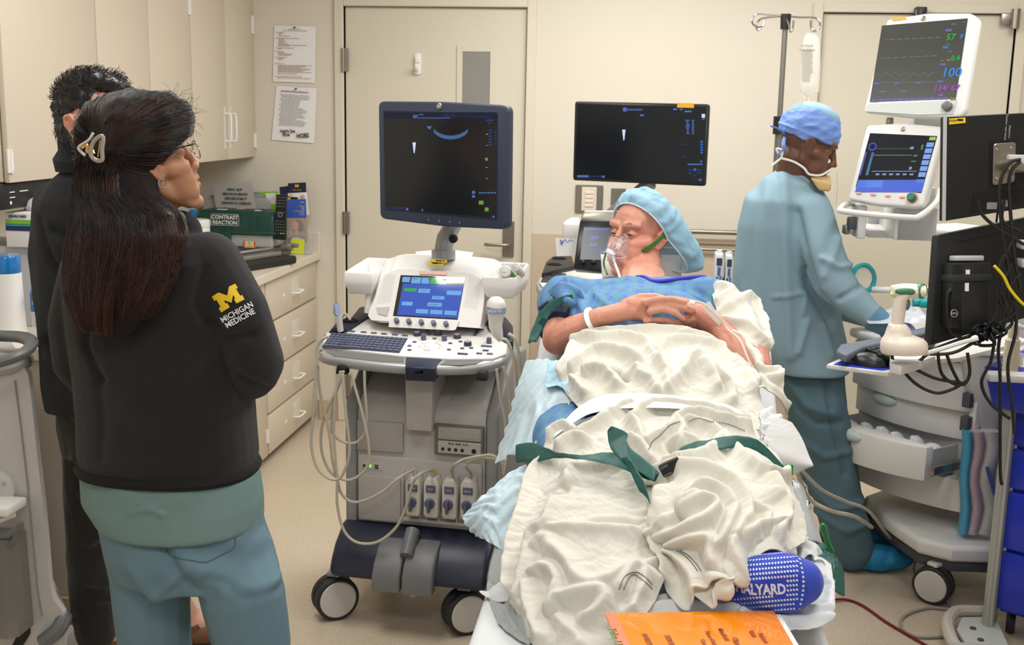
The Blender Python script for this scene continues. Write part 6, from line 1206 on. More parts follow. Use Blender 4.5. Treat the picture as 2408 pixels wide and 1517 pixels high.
obj('top_cap', MB().tube([WC.I @ q for q in catmull([at(-60, 870, Y=YB-.0), at(10, 862, Y=YB-.005), at(45, 852, Y=YB+.01), at(58, 848, Y=YB+.06), at(58, 840, Y=YB+.15)], 5)], .024, 10), mat('wc_cap', 'a3a2a1', .4), wc)
hp = catmull([at(-80, 872, Y=2.62), at(-10, 854, Y=2.62), at(40, 838, Y=2.64), at(70, 818, Y=2.70), at(72, 803, Y=2.78), at(50, 793, Y=2.84), at(0, 790, Y=2.88), at(-80, 786, Y=2.9)], 6)
obj('push_handle', MB().tube([WC.I @ q for q in hp], .019, 12, flat=.75), M_wcg, wc)
obj('handle_neck', MB().tube([WC.I @ q for q in (at(-30, 860, Y=YB+.06), at(-30, 815, Y=YB), at(-40, 800, Y=YB+.05))], .03, 10), M_wcg, wc)
obj('canister_lid', MB().box(WC.I @ at(0, 1190, Y=YB-.06), (.10, .10, .025), .006, rot=Matrix.Rotation(-WC.rz, 3, 'Z')).tube([WC.I @ at(a, b, Y=YB-.05) for a, b in ((-20, 1235), (32, 1212), (30, 1178))], .007, 8), M_white, wc)
obj('canister_rim', MB().tube([WC.I @ at(a, b, Y=YB-.08) for a, b in ((-30, 1270), (20, 1258), (48, 1240), (48, 1228))], .010, 8).tube([WC.I @ at(a, b, Y=YB-.08) for a, b in ((-30, 1300), (20, 1285), (36, 1270), (40, 1250))], .008, 8), M_wcg, wc)
M_can = mat('canister_smoke', '8f8a84', .15, trans=.25, alpha=.75)
rg = []
for (xr, y) in ((34, 1262), (40, 1330), (48, 1420), (54, 1490)):
 b = at(xr, y, Y=YB-.06); rg.append([WC.I @ (b+Vector((dx, dy, 0))) for dx, dy in ((-.4, -.04), (-.02, -.04), (0, -.02), (0, .055), (-.4, .055))])
obj('canister', MB().loft(rg), M_can, wc, 30)
c = at(8, 1138, Y=YB-.01); obj('side_disc', MB().lathe([(.055, 0), (.055, .014), (.045, .02)], WC.I @ at(-6, 1150, Y=YB), 28, WC.R @ Vector((0, -1, 0))), M_wcw, wc); obj('screw', MB().lathe([(.005, 0), (.004, .004)], WC.I @ at(8, 1138, Y=YB-.022), 12, WC.R @ Vector((0, -1, 0))), M_chrome, wc)
obj('foot_well', MB().prism([(q.x, q.z) for q in [WC.I @ at(a, b, Y=YB-.002) for a, b in ((20, 1517), (60, 1455), (82, 1460), (84, 1475), (50, 1517))]], 'y', (WC.I @ at(60, 1480, Y=YB-.004)).y-.004, (WC.I @ at(60, 1480, Y=YB-.004)).y), M_black, wc)
#  STRETCHER, PATIENT, LINEN
M_sheet = mat('sheet_white', 'd0d3d5', .8, bump=.25, bscale=700, sheen=.1); M_blk = mat('blanket_cream', 'd5d2c6', .9, bump=.5, bscale=420, sheen=.25, var=.02, vscale=30)
M_blk2 = mat('blanket_cream_b', 'cfccc1', .9, bump=.5, bscale=420, sheen=.25, var=.03, vscale=30)
M_pad = mat('pad_blue_white', 'bfd3dc', .6, bump=.3, bscale=60, var=.03, vscale=10); M_green = mat('strap_green', '14504a', .45, bump=.2, bscale=500); M_mesh = mat('grey_mesh', 'a9adae', .7, bump=.8, bscale=900, var=.08, vscale=500)
M_gflap = mat('grey_cloth', 'b9b9b7', .75, bump=.3, bscale=600)
G = Frame(.04, 2.6, 0)
gy = fthing(G, 'stretcher', 'wheeled stretcher with white sheet and raised backrest under the patient', 'stretcher')
HB = 2.66; INC = math.radians(29)
def bedz(y): return .70+max(0, (y-HB))*math.tan(INC)
mb = MB()
for y0, y1 in ((1.62, HB), (HB, 3.34)):
 z0, z1 = bedz(y0), bedz(y1); X0, X1 = -.33, .33
 mb.hexa([(X0, y0-2.6, z0-.10), (X1, y0-2.6, z0-.10), (X1, y1-2.6, z1-.10), (X0, y1-2.6, z1-.10), (X0, y0-2.6, z0), (X1, y0-2.6, z0), (X1, y1-2.6, z1), (X0, y1-2.6, z1)], .02, 3)
obj('mattress', mb, M_sheet, gy)
obj('frame', MB().box((0, -.15, .53), (.60, 1.75, .06), .01).box((0, .42, .72), (.56, .7, .03), .01, rot=Matrix.Rotation(INC, 3, 'X')), M_steel, gy)
obj('pedestal', MB().box((0, -.3, .32), (.22, .3, .4), .02).box((0, .5, .32), (.22, .3, .4), .02).box((0, .0, .15), (.45, 1.3, .05), .02), M_ad, gy)
for sx in (-1, 1):
 for yy in (-.75, .85): caster(gy, 'caster', (sx*.26, yy, .075), (1, 0, 0), .075, .04, M_tyre, M_hub, M_steel)
 obj('side_rail', MB().tube(catmull([(sx*.36, -.1, .50), (sx*.36, -.1, .60), (sx*.36, .5, .60), (sx*.36, .5, .50)], 4), .012, 8), M_steel, gy)
t = thing('pillow', 'white pillow behind the patient head', 'pillow', at(1510, 630, Y=3.52)); B_ = t.location
P = [at(a, b, Y=y_)-B_ for a, b, y_ in ((1408, 598, 3.52), (1605, 600, 3.56), (1602, 660, 3.50), (1412, 655, 3.46))]; mbp = MB(); n = 17; Gd = np.zeros((2*n-1, n, 3))
for i in range(2*n-1):
 for j in range(n):
  u = abs(i-(n-1))/(n-1); s_ = 1 if i < n else -1; v = j/(n-1); q = P[0]*(1-u)*(1-v)+P[1]*u*(1-v)+P[2]*u*v+P[3]*(1-u)*v; Gd[i, j] = q+Vector((0, s_*.05*(math.sin(PI*u)*math.sin(PI*v))**.5, 0))
link('pillow_body', gridmesh(Gd), mat('pillow_white', 'dcdad4', .8, bump=.2, bscale=300), t, 60)
HC = at(1503, 560, Y=3.44)
HM = hframe(HC, (-.66, -.72, .12), (.26, .30, .9)) @ Matrix.Diagonal((1, 1.08, 1, 1))
def hw(p): return HM @ Vector(p)
shL, shR = Vector((-.225, 3.21, 1.11)), Vector((.20, 3.22, 1.12)); neck0 = Vector((.0, 3.31, 1.145)); chest = Vector((-.01, 3.12, 1.06)); pelvis = Vector((.03, 2.74, .83))
elL = at(1312, 798, Y=3.04); wrL = at(1412, 748, Y=2.99); pmL = at(1490, 730, Y=2.98); elR = at(1775, 872, Y=2.84); wrR = at(1690, 775, Y=2.96); pmR = at(1645, 742, Y=2.98)
kneeL, ankL = Vector((-.10, 2.33, .84)), Vector((-.09, 2.03, .745)); kneeR, ankR = Vector((.26, 2.40, .86)), at(1775, 1345, Y=1.99)
mb = MB()
head_prims(mb, HM, 1.0); cap(mb, hw((-.02, 0, -.05)), neck0, .058, .062); cap(mb, hw((.02, 0, -.07)), neck0+Vector((-.01, -.02, -.01)), .038, .05); cap(mb, shL+Vector((.04, 0, .0)), shR-Vector((.04, 0, 0)), .066); mb.ell(chest, (.17, .17, .105)); mb.ell(Vector((.01, 2.93, .95)), (.155, .16, .10)); mb.ell(pelvis, (.17, .14, .10)); cap(mb, neck0, chest, .08, .09)
chain(mb, [shL, elL, wrL], [.052, .044, .030]); chain(mb, [elL, elL*.6+wrL*.4, wrL], [.042, .043, .029]); chain(mb, [wrL, pmL], [.029, .030]); chain(mb, [pmL+Vector((0, 0, .012)), at(1520, 716, Y=2.97)], [.026, .018]); chain(mb, [pmL, at(1520, 745, Y=2.97)], [.028, .018])
chain(mb, [shR, shR*.5+elR*.5+Vector((.04, .05, 0)), elR], [.052, .048, .045]); chain(mb, [elR, elR*.6+wrR*.4, wrR], [.044, .045, .031]); chain(mb, [wrR, pmR], [.031, .032]); chain(mb, [pmR, at(1622, 728, Y=2.97)], [.028, .018]); chain(mb, [pmR+Vector((0, 0, -.01)), at(1615, 758, Y=2.97)], [.028, .018])
def fing(pts, Y0, Y1=None, rs=(.0098, .0094, .0088, .0075)):
 Y1 = Y0 if Y1 is None else Y1; n = len(pts); chain(mb, [at(a, b, Y=Y0+(Y1-Y0)*k/(n-1)) for k, (a, b) in enumerate(pts)], [rs[min(k, 3)] for k in range(n)], 10)
fing([(1515, 711), (1545, 704), (1582, 703), (1611, 711)], 2.945); fing([(1528, 733), (1560, 727), (1588, 736), (1608, 751)], 2.94); fing([(1520, 757), (1552, 755), (1578, 762), (1595, 768)], 2.95)
fing([(1628, 730), (1600, 722), (1562, 714), (1530, 719)], 2.945); fing([(1625, 752), (1592, 762), (1566, 753), (1534, 752)], 2.955, 2.945)
fing([(1470, 715), (1505, 700), (1540, 698), (1560, 702)], 2.985, 2.98, (.015, .0125, .011, .009)); fing([(1650, 722), (1615, 712), (1590, 706), (1570, 708)], 2.99, 2.985, (.015, .0125, .011, .009))
chain(mb, [Vector((-.06, 2.74, .82)), kneeL, ankL], [.085, .06, .042]); chain(mb, [Vector((.12, 2.74, .82)), kneeR, ankR], [.085, .06, .042])
chain(mb, [ankL, ankL+Vector((.0, -.05, -.01))], [.034, .028])
fo = [at(1762, 1370, Y=1.965), at(1800, 1372, Y=1.945), at(1845, 1370, Y=1.94), at(1880, 1368, Y=1.945)]
chain(mb, [ankR]+[q+Vector((0, .012, 0)) for q in fo], [.036, .034, .034, .034, .026])
bm_ = voxel(mb, .0034, 5, .5, 'skin'); P = head_sculpt(getv(bm_), HM)
for k in range(7):
 a = hw((.035-.012*k, .0, -.118-.006*k)); b = hw((.01-.01*k, .06, -.075-.012*k)); d = segdist(P, a, b); P[:, 1] += .0035*np.exp(-(d/.003)**2)
for k in range(3): d = segdist(P, hw((.088, -.03, .062+.012*k)), hw((.075, .045, .058+.012*k))); P -= np.array(HM.to_3x3() @ Vector((1, 0, 0)))*(.0012*np.exp(-(d/.0025)**2))[:, None]
setv(bm_, P)
hs = [(hw((.095, y, -.062)), .013, 'a85a58', .6) for y in (-.01, .01)]+[(hw((.108, 0, -.025)), .016, 'cf7a6a', .6), (hw((.06, .05, -.02)), .03, 'cf7f6c', .6), (hw((.0, .085, .01)), .03, 'cc7466', .6), (hw((.03, .03, -.13)), .05, 'c67a66', .5), (elL, .05, 'cf8478', .6), (pmL, .05, 'c9806e', .4), (pmR, .06, 'b96a58', .5), (wrR, .08, 'b2705c', .5), (elR, .09, '9c5f4c', .6)]
set_tint(bm_, 'cf937c', hs, .10, 30, 'c5806c')
M_skp = skin_mat('skin_elderly', .48, .45)
pt = thing('person', 'reclining patient in patterned blue gown and blue hair cap wearing a clear oxygen mask', 'person', (.03, 2.74, .70)); PO = Vector((.03, 2.74, .70))
TM = Matrix.Translation(-PO)
bm_.transform(TM); body = link('body', bm_, M_skp, pt, 80)
def pobj(nm, mb, m, parent=pt, ang=40, **kw): return obj(nm, mb, m, parent, ang, M=TM, **kw)
def plink(nm, me, m, parent=pt, ang=60): me.transform(TM); return link(nm, me, m, parent, ang)
M_eyed = mat('eye_dark', '1c1210', .2);
for q in (1, -1):
 pts = [hw((.0822-30*t_*t_-.12*t_*q, q*.031+t_, .0075-18*t_*t_)) for t_ in np.linspace(-.011, .011, 7)]
 pobj('eye', MB().tube(pts, [.0004, .0012, .0018, .002, .0018, .0012, .0004], 6), M_eyed, pt)
pobj('eyebrow', MB().tube([hw((.089, .014, .036)), hw((.085, .032, .042)), hw((.072, .050, .036))], [.001, .0018, .0006], 5), mat('brow_pale', 'b98a76', .8), pt)
def capmesh():
 n, k = 96, 40; a_ = Vector((.75, 0, -.65)).normalized(); u_ = Vector((0, 1, 0)); v_ = a_.cross(u_); Gp = np.zeros((n, k, 3)); org = Vector((-.012, 0, .022))
 for i in range(n):
  ph = 2*PI*i/n; rim = 1.50
  for j in range(k):
   f = j/(k-1); th = rim+(PI-rim)*f; d = a_*math.cos(th)+(u_*math.cos(ph)+v_*math.sin(ph))*math.sin(th)
   r = .106+.024*math.sin(PI*min(1, f*1.5+.02))**.6
   if f > .05: r += (.0045*math.sin(ph*19+2*math.sin(3*ph))+.004*noise.noise(Vector((ph*4, f*6, 1))))*math.exp(-f*2.2)+.010*noise.noise(d*3.0)+.004*noise.noise(d*14)
   p = org+d*r; p.y *= .84; p = HM @ p
   tl = max(0, (d.dot(HM.to_3x3().inverted() @ Vector((.86, .10, -.50)))-.60))/.4; p += Vector((.085, .02, -.05))*tl**1.2
   Gp[i, j] = p
 return Gp
Cp = capmesh(); me_ = gridmesh(Cp, 'cap', True, 1); P = getv(me_); P[:, :] += getn(me_)*(.0016*vnoise(P, 60, 5, 2)+.003*vnoise(P*[1, 1, .5], 28, 8, 2))[:, None]; setv(me_, P)
m_, t_, b_ = nt('cap_fabric'); b_.inputs['Base Color'].default_value = (*lin('93bfd6'), 1); b_.inputs['Roughness'].default_value = .7; b_.inputs['Alpha'].default_value = .84; b_.inputs['Subsurface Weight'].default_value = .2
plink('hair_cap', me_, m_, pt, 80); pobj('cap_elastic', MB().tube([Vector(Cp[i, 0]) for i in range(0, 96, 2)], .0022, 6, closed=True), mat('elastic_pale', 'd2e2ea', .6), pt)
M_mask = mat('mask_clear', 'f4f8fa', .06, alpha=.20, spec=1., ior=1.5, coat=1.)
rg = []
for f, (cx_, rx, rz, cz, top) in enumerate(((.066, .040, .052, -.045, .0), (.092, .037, .048, -.045, .003), (.112, .030, .036, -.045, .004), (.128, .020, .022, -.052, 0), (.134, .012, .012, -.058, 0))):
 ring = []
 for w in np.linspace(0, 2*PI, 25)[:-1]:
  y = math.cos(w)*rx; z = cz+math.sin(w)*rz*(1.0 if math.sin(w) < 0 else 1.05); x = cx_-(abs(y)**1.4)*1.6+(.012 if (math.sin(w) > .6 and f == 0) else 0); ring.append(hw((x, y*(1-.35*max(0, math.sin(w))), z)))
 rg.append(ring)
mk = pobj('oxygen_mask', MB().loft(rg, False), M_mask, pt, 60); pobj('mask_rim', MB().tube(rg[0], .0022, 6, closed=True), mat('mask_edge_glint', 'f4f8fa', .1, alpha=.8, spec=1.), mk)
for q_ in range(7):  # thin pale strips drawn on as specular highlights of the clear mask
 i_ = (q_*5+2) % 24; pobj('mask_glint', MB().tube([rg[0][i_], rg[1][(i_+1) % 24], rg[2][(i_+q_ % 2) % 24], rg[3][i_]][q_ % 2:], .0008, 5), MATS['mask_edge_glint'], mk)
pobj('nose_clip', MB().tube([hw((.108, .020, -.004)), hw((.119, 0, .002)), hw((.112, -.018, -.004))], .0032, 6, flat=.5), M_chrome, mk)
c0 = hw((.126, 0, -.062)); c1 = at(1437, 592, Y=c0.y-.005); pobj('inlet', MB().tube([c0, c1], [.012, .0145], 14).tube([c1, c1+Vector((.01, 0, -.03))], [.007, .005], 10), mat('inlet_white', 'eceef0', .3), mk)
tb = [c1+Vector((.01, 0, -.028)), at(1448, 625, Y=3.28), at(1457, 650, Y=3.24), at(1462, 672, Y=3.2)]; pobj('oxygen_tube', MB().tube(catmull(tb, 6), .0042, 8), mat('tube_clear', 'eef0f2', .15, alpha=.6, spec=.8), mk)
M_gst = mat('strap_lime', '3f7a35', .45)
pobj('mask_strap', MB().tube(catmull([hw((.066, .047, -.052)), hw((.045, .068, -.030)), hw((.02, .079, -.008)), hw((-.005, .088, .020))], 5), .0075, 6, flat=.3, upv=HM.to_3x3() @ Vector((0, 1, 0))), M_gst, mk)
pobj('mask_strap', MB().tube(catmull([hw((.066, .047, -.052)), hw((.052, .066, -.062)), hw((.040, .072, -.085)), hw((.044, .072, -.100))], 5), .0028, 6, flat=.5), M_gst, mk)
pobj('mask_strap', MB().tube(catmull([at(1425, 594, Y=3.30), at(1420, 615, Y=3.30), at(1422, 630, Y=3.30), at(1428, 645, Y=3.28)], 5), .0028, 6), M_gst, mk)
def gown_mat(sc=56.):
 m, t, b = nt('gown_print'); N, L = t.nodes, t.links; tc = N.new('ShaderNodeTexCoord'); mp = N.new('ShaderNodeMapping'); mp.inputs['Scale'].default_value = (sc*.9, sc*.75, sc*.75); mp.inputs['Rotation'].default_value = (0, 0, .1); L.new(tc.outputs['Object'], mp.inputs[0])
 sp = N.new('ShaderNodeSeparateXYZ'); L.new(mp.outputs[0], sp.inputs[0])
 def math_(op, a, b_=None, v=None):
  n = N.new('ShaderNodeMath'); n.operation = op
  for k, q in enumerate((a, b_)):
   if q is None: continue
   if isinstance(q, (int, float)): n.inputs[k].default_value = q
   else: L.new(q, n.inputs[k])
  return n.outputs[0]
 v = math_('SUBTRACT', sp.outputs[2], sp.outputs[1]); row = math_('FLOOR', v); par = math_('MODULO', math_('ABSOLUTE', row), 2.); u = math_('ADD', sp.outputs[0], math_('MULTIPLY', par, .5))
 fu = math_('SUBTRACT', math_('FRACT', u), .5); fv = math_('SUBTRACT', math_('FRACT', v), .5); r = math_('SQRT', math_('ADD', math_('MULTIPLY', fu, fu), math_('MULTIPLY', math_('MULTIPLY', fv, fv), .8)))
 ring = math_('LESS_THAN', math_('ABSOLUTE', math_('SUBTRACT', r, .22)), .055); dot = math_('LESS_THAN', r, .05); col = math_('MODULO', math_('ABSOLUTE', math_('FLOOR', math_('ADD', u, row))), 2.)
 c1 = N.new('ShaderNodeMix'); c1.data_type = 'RGBA'; c1.inputs[6].default_value = (*lin('3f5fb0'), 1); c1.inputs[7].default_value = (*lin('55a070'), 1); L.new(col, c1.inputs[0])
 c2 = N.new('ShaderNodeMix'); c2.data_type = 'RGBA'; c2.inputs[6].default_value = (*lin('5681ab'), 1); L.new(c1.outputs[2], c2.inputs[7]); L.new(math_('MULTIPLY', math_('MAXIMUM', ring, dot), .75), c2.inputs[0]); L.new(c2.outputs[2], b.inputs['Base Color']); b.inputs['Roughness'].default_value = .8; return m
M_gown = gown_mat()
mb = MB(); mb.ell(chest+Vector((0, 0, .0)), (.215, .17, .122)); mb.ell(Vector((.01, 2.93, .95)), (.185, .17, .108)); mb.ell(pelvis+Vector((0, .0, 0)), (.20, .20, .125)); cap(mb, at(1345, 706, Y=3.20), at(1650, 704, Y=3.20), .066); cap(mb, shL+Vector((.03, -.01, -.01)), shR-Vector((.02, .01, .01)), .080)
cap(mb, shL, shL*.78+elL*.22, .074, .070); cap(mb, shR, shR*.6+elR*.4+Vector((.0, .05, 0)), .074, .062); cap(mb, Vector((-.16, 2.72, .84)), Vector((-.13, 2.5, .84)), .10, .085)
gm = voxel(mb, .007, 8, .5, 'gown'); P = getv(gm); N_ = getn(gm)
P += N_*(.008*vnoise(P*[1, .6, 1], 14, 2, 2)+.005*np.maximum(0, vnoise(P*[2.2, .6, 1], 14, 6, 2)))[:, None]
fl = [pxfold(p_, 3.1, w_, h_) for p_, w_, h_ in (([(1400, 690), (1470, 725), (1500, 760)], .008, .008), ([(1360, 700), (1390, 740)], .010, .012), ([(1520, 680), (1600, 690), (1680, 720)], .012, .007), ([(1640, 690), (1690, 720)], .008, -.008), ([(1330, 670), (1350, 720), (1370, 760)], .010, .014))]
P += N_*fold_disp(P, N_, fl)[:, None]
d_ = polydist(P, [np.array(hw((-.02, 0, -.08))), np.array(neck0)]); w_ = np.clip(1-(d_-.06)/.05, 0, 1); P[:, 2] -= .035*w_; P[:, 1] -= .0*w_
setv(gm, P); plink('gown', subdiv(gm, 1), M_gown)
nl = catmull([at(1497, 652, Y=3.22), at(1515, 652, Y=3.20), at(1532, 660, Y=3.17), at(1556, 661, Y=3.16), at(1600, 655, Y=3.18), at(1650, 651, Y=3.20), at(1672, 660, Y=3.19)], 5)
pobj('neck_trim', MB().tube(nl, .0075, 8, flat=.8), mat('trim_royal', '3634b0', .7), pt)
mb = MB();
for k in range(5):
 pts = catmull([at(1290+6*k, 690+4*k, Y=3.16-.02*k), at(1320+4*k, 672+9*k, Y=3.12-.02*k), at(1355, 684+11*k, Y=3.08), at(1372, 712+8*k, Y=3.08)], 5); mb.tube(pts, [.006+.007*math.sin(PI*q/(len(pts)-1)) for q in range(len(pts))], 10)
sm = voxel(mb, .004, 3, .5, 'sleeve'); plink('rolled_sleeve', sm, M_gown)
c_a = at(1342, 742, Y=3.10); c_b = at(1300, 782, Y=3.06); ax = (c_b-c_a).normalized()
pobj('pressure_cuff', MB().lathe([(.045, 0), (.060, .004), (.062, .04), (.060, .075), (.048, .080)], shL*.66+elL*.34, 30, (elL-shL)).tube([at(1268, 728, Y=3.06), at(1290, 712, Y=3.06), at(1300, 722, Y=3.05)], .008, 8), mat('cuff_navy', '20284a', .65, bump=.3, bscale=500), pt)
M_tie = M_green
def ribbon(nm, A_, B_, m, parent, Mx=None, n=6, thick=.002, ruck=.0):
 A_ = catmull([at(a, b, Y=y) for a, b, y in A_], n); B_ = catmull([at(a, b, Y=y) for a, b, y in B_], n); k = min(len(A_), len(B_)); Gd = np.zeros((k, 4, 3))
 for i in range(k):
  for j in range(4): Gd[i, j] = A_[i]*(1-j/3)+B_[i]*(j/3)+Vector((0, 0, ruck*noise.noise(Vector((i*.5, j*2, 1)))))
 me = gridmesh(Gd, nm, False, 1, thick);
 if Mx is not None: me.transform(Mx)
 return link(nm, me, m, parent, 50)
ribbon('tie', [(1345, 690, 3.05), (1300, 705, 3.03), (1262, 745, 3.0), (1240, 810, 2.96)], [(1350, 705, 3.05), (1310, 722, 3.03), (1282, 760, 3.0), (1262, 800, 2.96)], M_tie, pt, TM, ruck=.01)
ribbon('tie', [(1275, 745, 2.99), (1258, 770, 2.99), (1245, 800, 2.97)], [(1290, 750, 2.99), (1272, 785, 2.99), (1262, 806, 2.97)], M_tie, pt, TM)
wb_ = wrL*.86+elL*.14; pobj('wristband', MB().tube([wb_+Matrix.Rotation(a, 3, (wrL-elL).normalized()) @ ((wrL-elL).cross(Vector((0, 0, 1))).normalized()*.036) for a in np.linspace(0, 2*PI, 25)[:-1]], .0075, 6, closed=True, flat=.2, upv=(0, -1, 1)), mat('band_white', 'e9ecee', .3), pt)
pobj('iv_dressing', MB().hexa([*[at(a, b, Y=2.935) for a, b in ((1650, 722), (1668, 708), (1700, 755), (1692, 770))], *[at(a, b, Y=2.925) for a, b in ((1650, 722), (1668, 708), (1700, 755), (1692, 770))]], .003), mat('tape', 'efe6e2', .3, alpha=.6), pt)
pobj('iv_line', MB().tube(catmull([at(a, b, Y=y) for a, b, y in ((1622, 712, 2.94), (1650, 712, 2.93), (1690, 745, 2.91), (1712, 775, 2.90), (1740, 800, 2.84), (1762, 850, 2.79), (1782, 880, 2.77))], 6), .0028, 8), mat('iv_line', 'd8d2c8', .3, alpha=.7), pt); pobj('iv_hub', MB().tube([at(1622, 711, Y=2.935), at(1634, 713, Y=2.932)], .006, 10), mat('inlet_white', 'eceef0', .3) , pt)
mb = MB(); cap(mb, ankR, ankR*.7+kneeR*.3, .048, .056); chain(mb, [ankR]+fo, [.047, .051, .053, .055, .043]); sk = voxel(mb, .005, 8, .5, 'sock')
P = getv(sk); S0 = P.copy(); d = (P[:, 1]-1.885); P[:, 1] = np.where(P[:, 1] < 1.90, 1.90-(1.90-P[:, 1])*.35, P[:, 1])
setv(sk, P); sock = plink('grip_sock', sk, mat('sock_blue', '2340b4', .8, bump=.6, bscale=300, sheen=.2))
from mathutils.bvhtree import BVHTree
bv = BVHTree.FromPolygons([tuple(v.co+PO) for v in sk.vertices], [tuple(p.vertices) for p in sk.polygons])
def onsurf(bv_, px, py, up=.0008):
 d = ray(px, py).normalized(); h = bv_.ray_cast(Vector((0, 0, EYE)), d); return (h[0]+h[1]*up, h[1]) if h[0] is not None else (None, None)
dm = MB()
for r_ in range(14):
 for c_ in range(26):
  px = 1722+c_*7.2+(r_ % 2)*1; py = 1300+r_*11-(c_*.6)
  if 1345 < py+2 < 1408 and px < 1848 and 1366 < py < 1402: continue
  if px > 1872+8*math.sin(r_*.25): continue
  q, n_ = onsurf(bv, px, py)
  if q is None: continue
  t1 = n_.cross(Vector((0, 0, 1))).normalized(); t2 = t1.cross(n_); a, b = (t1*.0016+t2*.0026), (t1*.0019-t2*.001)
  v = [dm.bm.verts.new(w-PO) for w in (q+a, q+b, q-a, q-b)]; dm.bm.faces.new(v)
for k in range(12):
 py = 1315+k*10.5; px = 1880+9*math.sin(k/11*PI); q, n_ = onsurf(bv, px, py)
 if q is not None: t1 = n_.cross(Vector((0, 0, 1))).normalized()*.002; t2 = t1.cross(n_); dm.bm.faces.new([dm.bm.verts.new(w-PO) for w in (q-t1-t2, q+t1-t2, q+t1+t2, q-t1+t2)])
link('grip_print', dm.done('grip_print'), mat('grip_white', 'd3dbe8', .6), sock, 0, kind='stuff')
def wrap_text(nm, s, size, px, py, dxp, bv_, m, parent, off, up=.001, bold=.0005, sx=1.):
 """lettering laid on a curved surface by casting every vertex along the surface normal direction of its centre"""
 c, n_ = onsurf(bv_, px, py, 0); c2, _ = onsurf(bv_, px+dxp[0], py+dxp[1], 0); x = (c2-c).normalized(); M = basis(c+n_*.03, x, n_.cross(x)); me = text(nm, s, size, M, m, None, bold=bold, depth=0, sx=sx); o = me; me = o.data
 for v in me.vertices:
  h = bv_.ray_cast(v.co, -n_, .08)
  if h[0] is not None: v.co = h[0]+h[1]*up
 me.transform(Matrix.Translation(-off)); o.parent = parent; return o
wrap_text('lettering', 'HALYARD', .026, 1788, 1388, (30, -1), bv, MATS['grip_white'], sock, PO, bold=.0009, sx=.74)
BC = [(tuple(chest+Vector((-.08, 0, 0))), tuple(chest+Vector((.08, 0, 0))), .10, .10), ((-.05, 2.92, .93), (.08, 2.92, .93), .10, .10), ((-.05, 2.72, .85), (.12, 2.72, .85), .12, .12),
      ((-.07, 2.74, .82), tuple(kneeL), .10, .075), (tuple(kneeL), tuple(ankL), .075, .035), ((.13, 2.74, .82), tuple(kneeR), .10, .075), (tuple(kneeR), tuple(ankR), .075, .05), (tuple(elL), tuple(wrL), .05, .04)]
def bedfloor(X):
 z = .70+np.maximum(0, X[:, 1]-HB)*math.tan(INC); return np.where((X[:, 0] > -.30) & (X[:, 0] < .38) & (X[:, 1] > 1.62), z, -1.)
def surf(rows, nu, nv):
 """smooth surface through traced control points (px, py, Y)"""
 C_ = [[at(a, b, Y=y) for a, b, y in r] for r in rows]
 def samp(pts, n):
  q = catmull(pts, 16); L_ = [0]
  for a, b in zip(q, q[1:]): L_.append(L_[-1]+(b-a).length)
  out = [];
  for k in range(n):
   s_ = L_[-1]*k/(n-1); i = min(max(np.searchsorted(L_, s_)-1, 0), len(q)-2); f = (s_-L_[i])/max(L_[i+1]-L_[i], 1e-9); out.append(q[i]*(1-f)+q[i+1]*f)
  return out
 R_ = [samp(r, nv) for r in C_]; cols = [samp([R_[i][j] for i in range(len(R_))], nu) for j in range(nv)]
 return np.array([[tuple(cols[j][i]) for j in range(nv)] for i in range(nu)])
def project(X):
 X = np.asarray(X)-np.array([0, 0, EYE]); z = X @ np.array(CF); return np.stack([W/2+F_PX*(X @ np.array(CR))/z, H/2-F_PX*(X @ np.array(CU))/z], -1)
def linen(name, label, cat, rows, nu, nv, m, rest=1.25, iters=140, wave=(.02, 9, 1), anchor=.012, grav=.0004, bend=.12, thick=.003, caps_=BC, floor=bedfloor, group=None, lv=1, ridges=(), rw=.012, rh=.022, edge=None):
 S_ = surf(rows, nu, nv)
 if ridges:
  sh = S_.shape; F_ = S_.reshape(-1, 3); px = project(F_); hsum = np.zeros(len(F_)); tin = np.full(len(F_), .0)
  du = np.gradient(S_, axis=0).reshape(-1, 3); dv = np.gradient(S_, axis=1).reshape(-1, 3); nn = np.cross(du, dv); nn /= np.linalg.norm(nn, axis=1)[:, None]+1e-9; nn *= np.sign((nn @ np.array([0, -.5, .85]))+1e-6)[:, None]
  warp = np.stack([vnoise(F_, 16, 3, 2), vnoise(F_, 16, 11, 2), vnoise(F_, 16, 19, 2)], 1)*.007
  for q in ridges:
   sc_, pts = (q[0], q[1:]) if not isinstance(q[0], tuple) else (1., q)
   pts = catmull([(a, b, 0) for a, b in pts], 3); p3 = [F_[np.argmin(((px-np.array([v.x, v.y]))**2).sum(1))] for v in pts]
   d = polydist(F_+warp, p3); hh = rh*sc_*np.exp(-(d/(rw*(1.15 if sc_ > 0 else .7)))**1.5); hsum = np.where(sc_ > 0, np.maximum(hsum, hh) if sc_ > 0 else hsum, hsum+hh)
  hsum += .0035*np.abs(vnoise(F_*[1, 1.6, 1], 22, 5, 2))*1.5
  F_ = F_+nn*hsum[:, None]; S_ = F_.reshape(sh)
 X = cloth(S_, rest, iters, grav, caps_, floor, None, bend, .006, wave=wave, anchor=anchor, jitter=.0006, damp=.9)
 me = gridmesh(X, name, False, lv, thick); c = Vector(X.reshape(-1, 3).mean(0)); c.z = float(X[..., 2].min())
 me.transform(Matrix.Translation(-c)); o = link(name, me, m, None, 80); o.location = c
 if label: tag(o, label, cat, group)
 return o, X
Z2 = lambda *p: [(1240+a/3.611, 640+b/3.611) for a, b in p]
Z3 = lambda *p: [(1080+a/2.617, 1000+b/2.617) for a, b in p]
RK = dict(wave=(.006, 7, 1), anchor=.05, bend=.25, iters=60, rest=1.05)
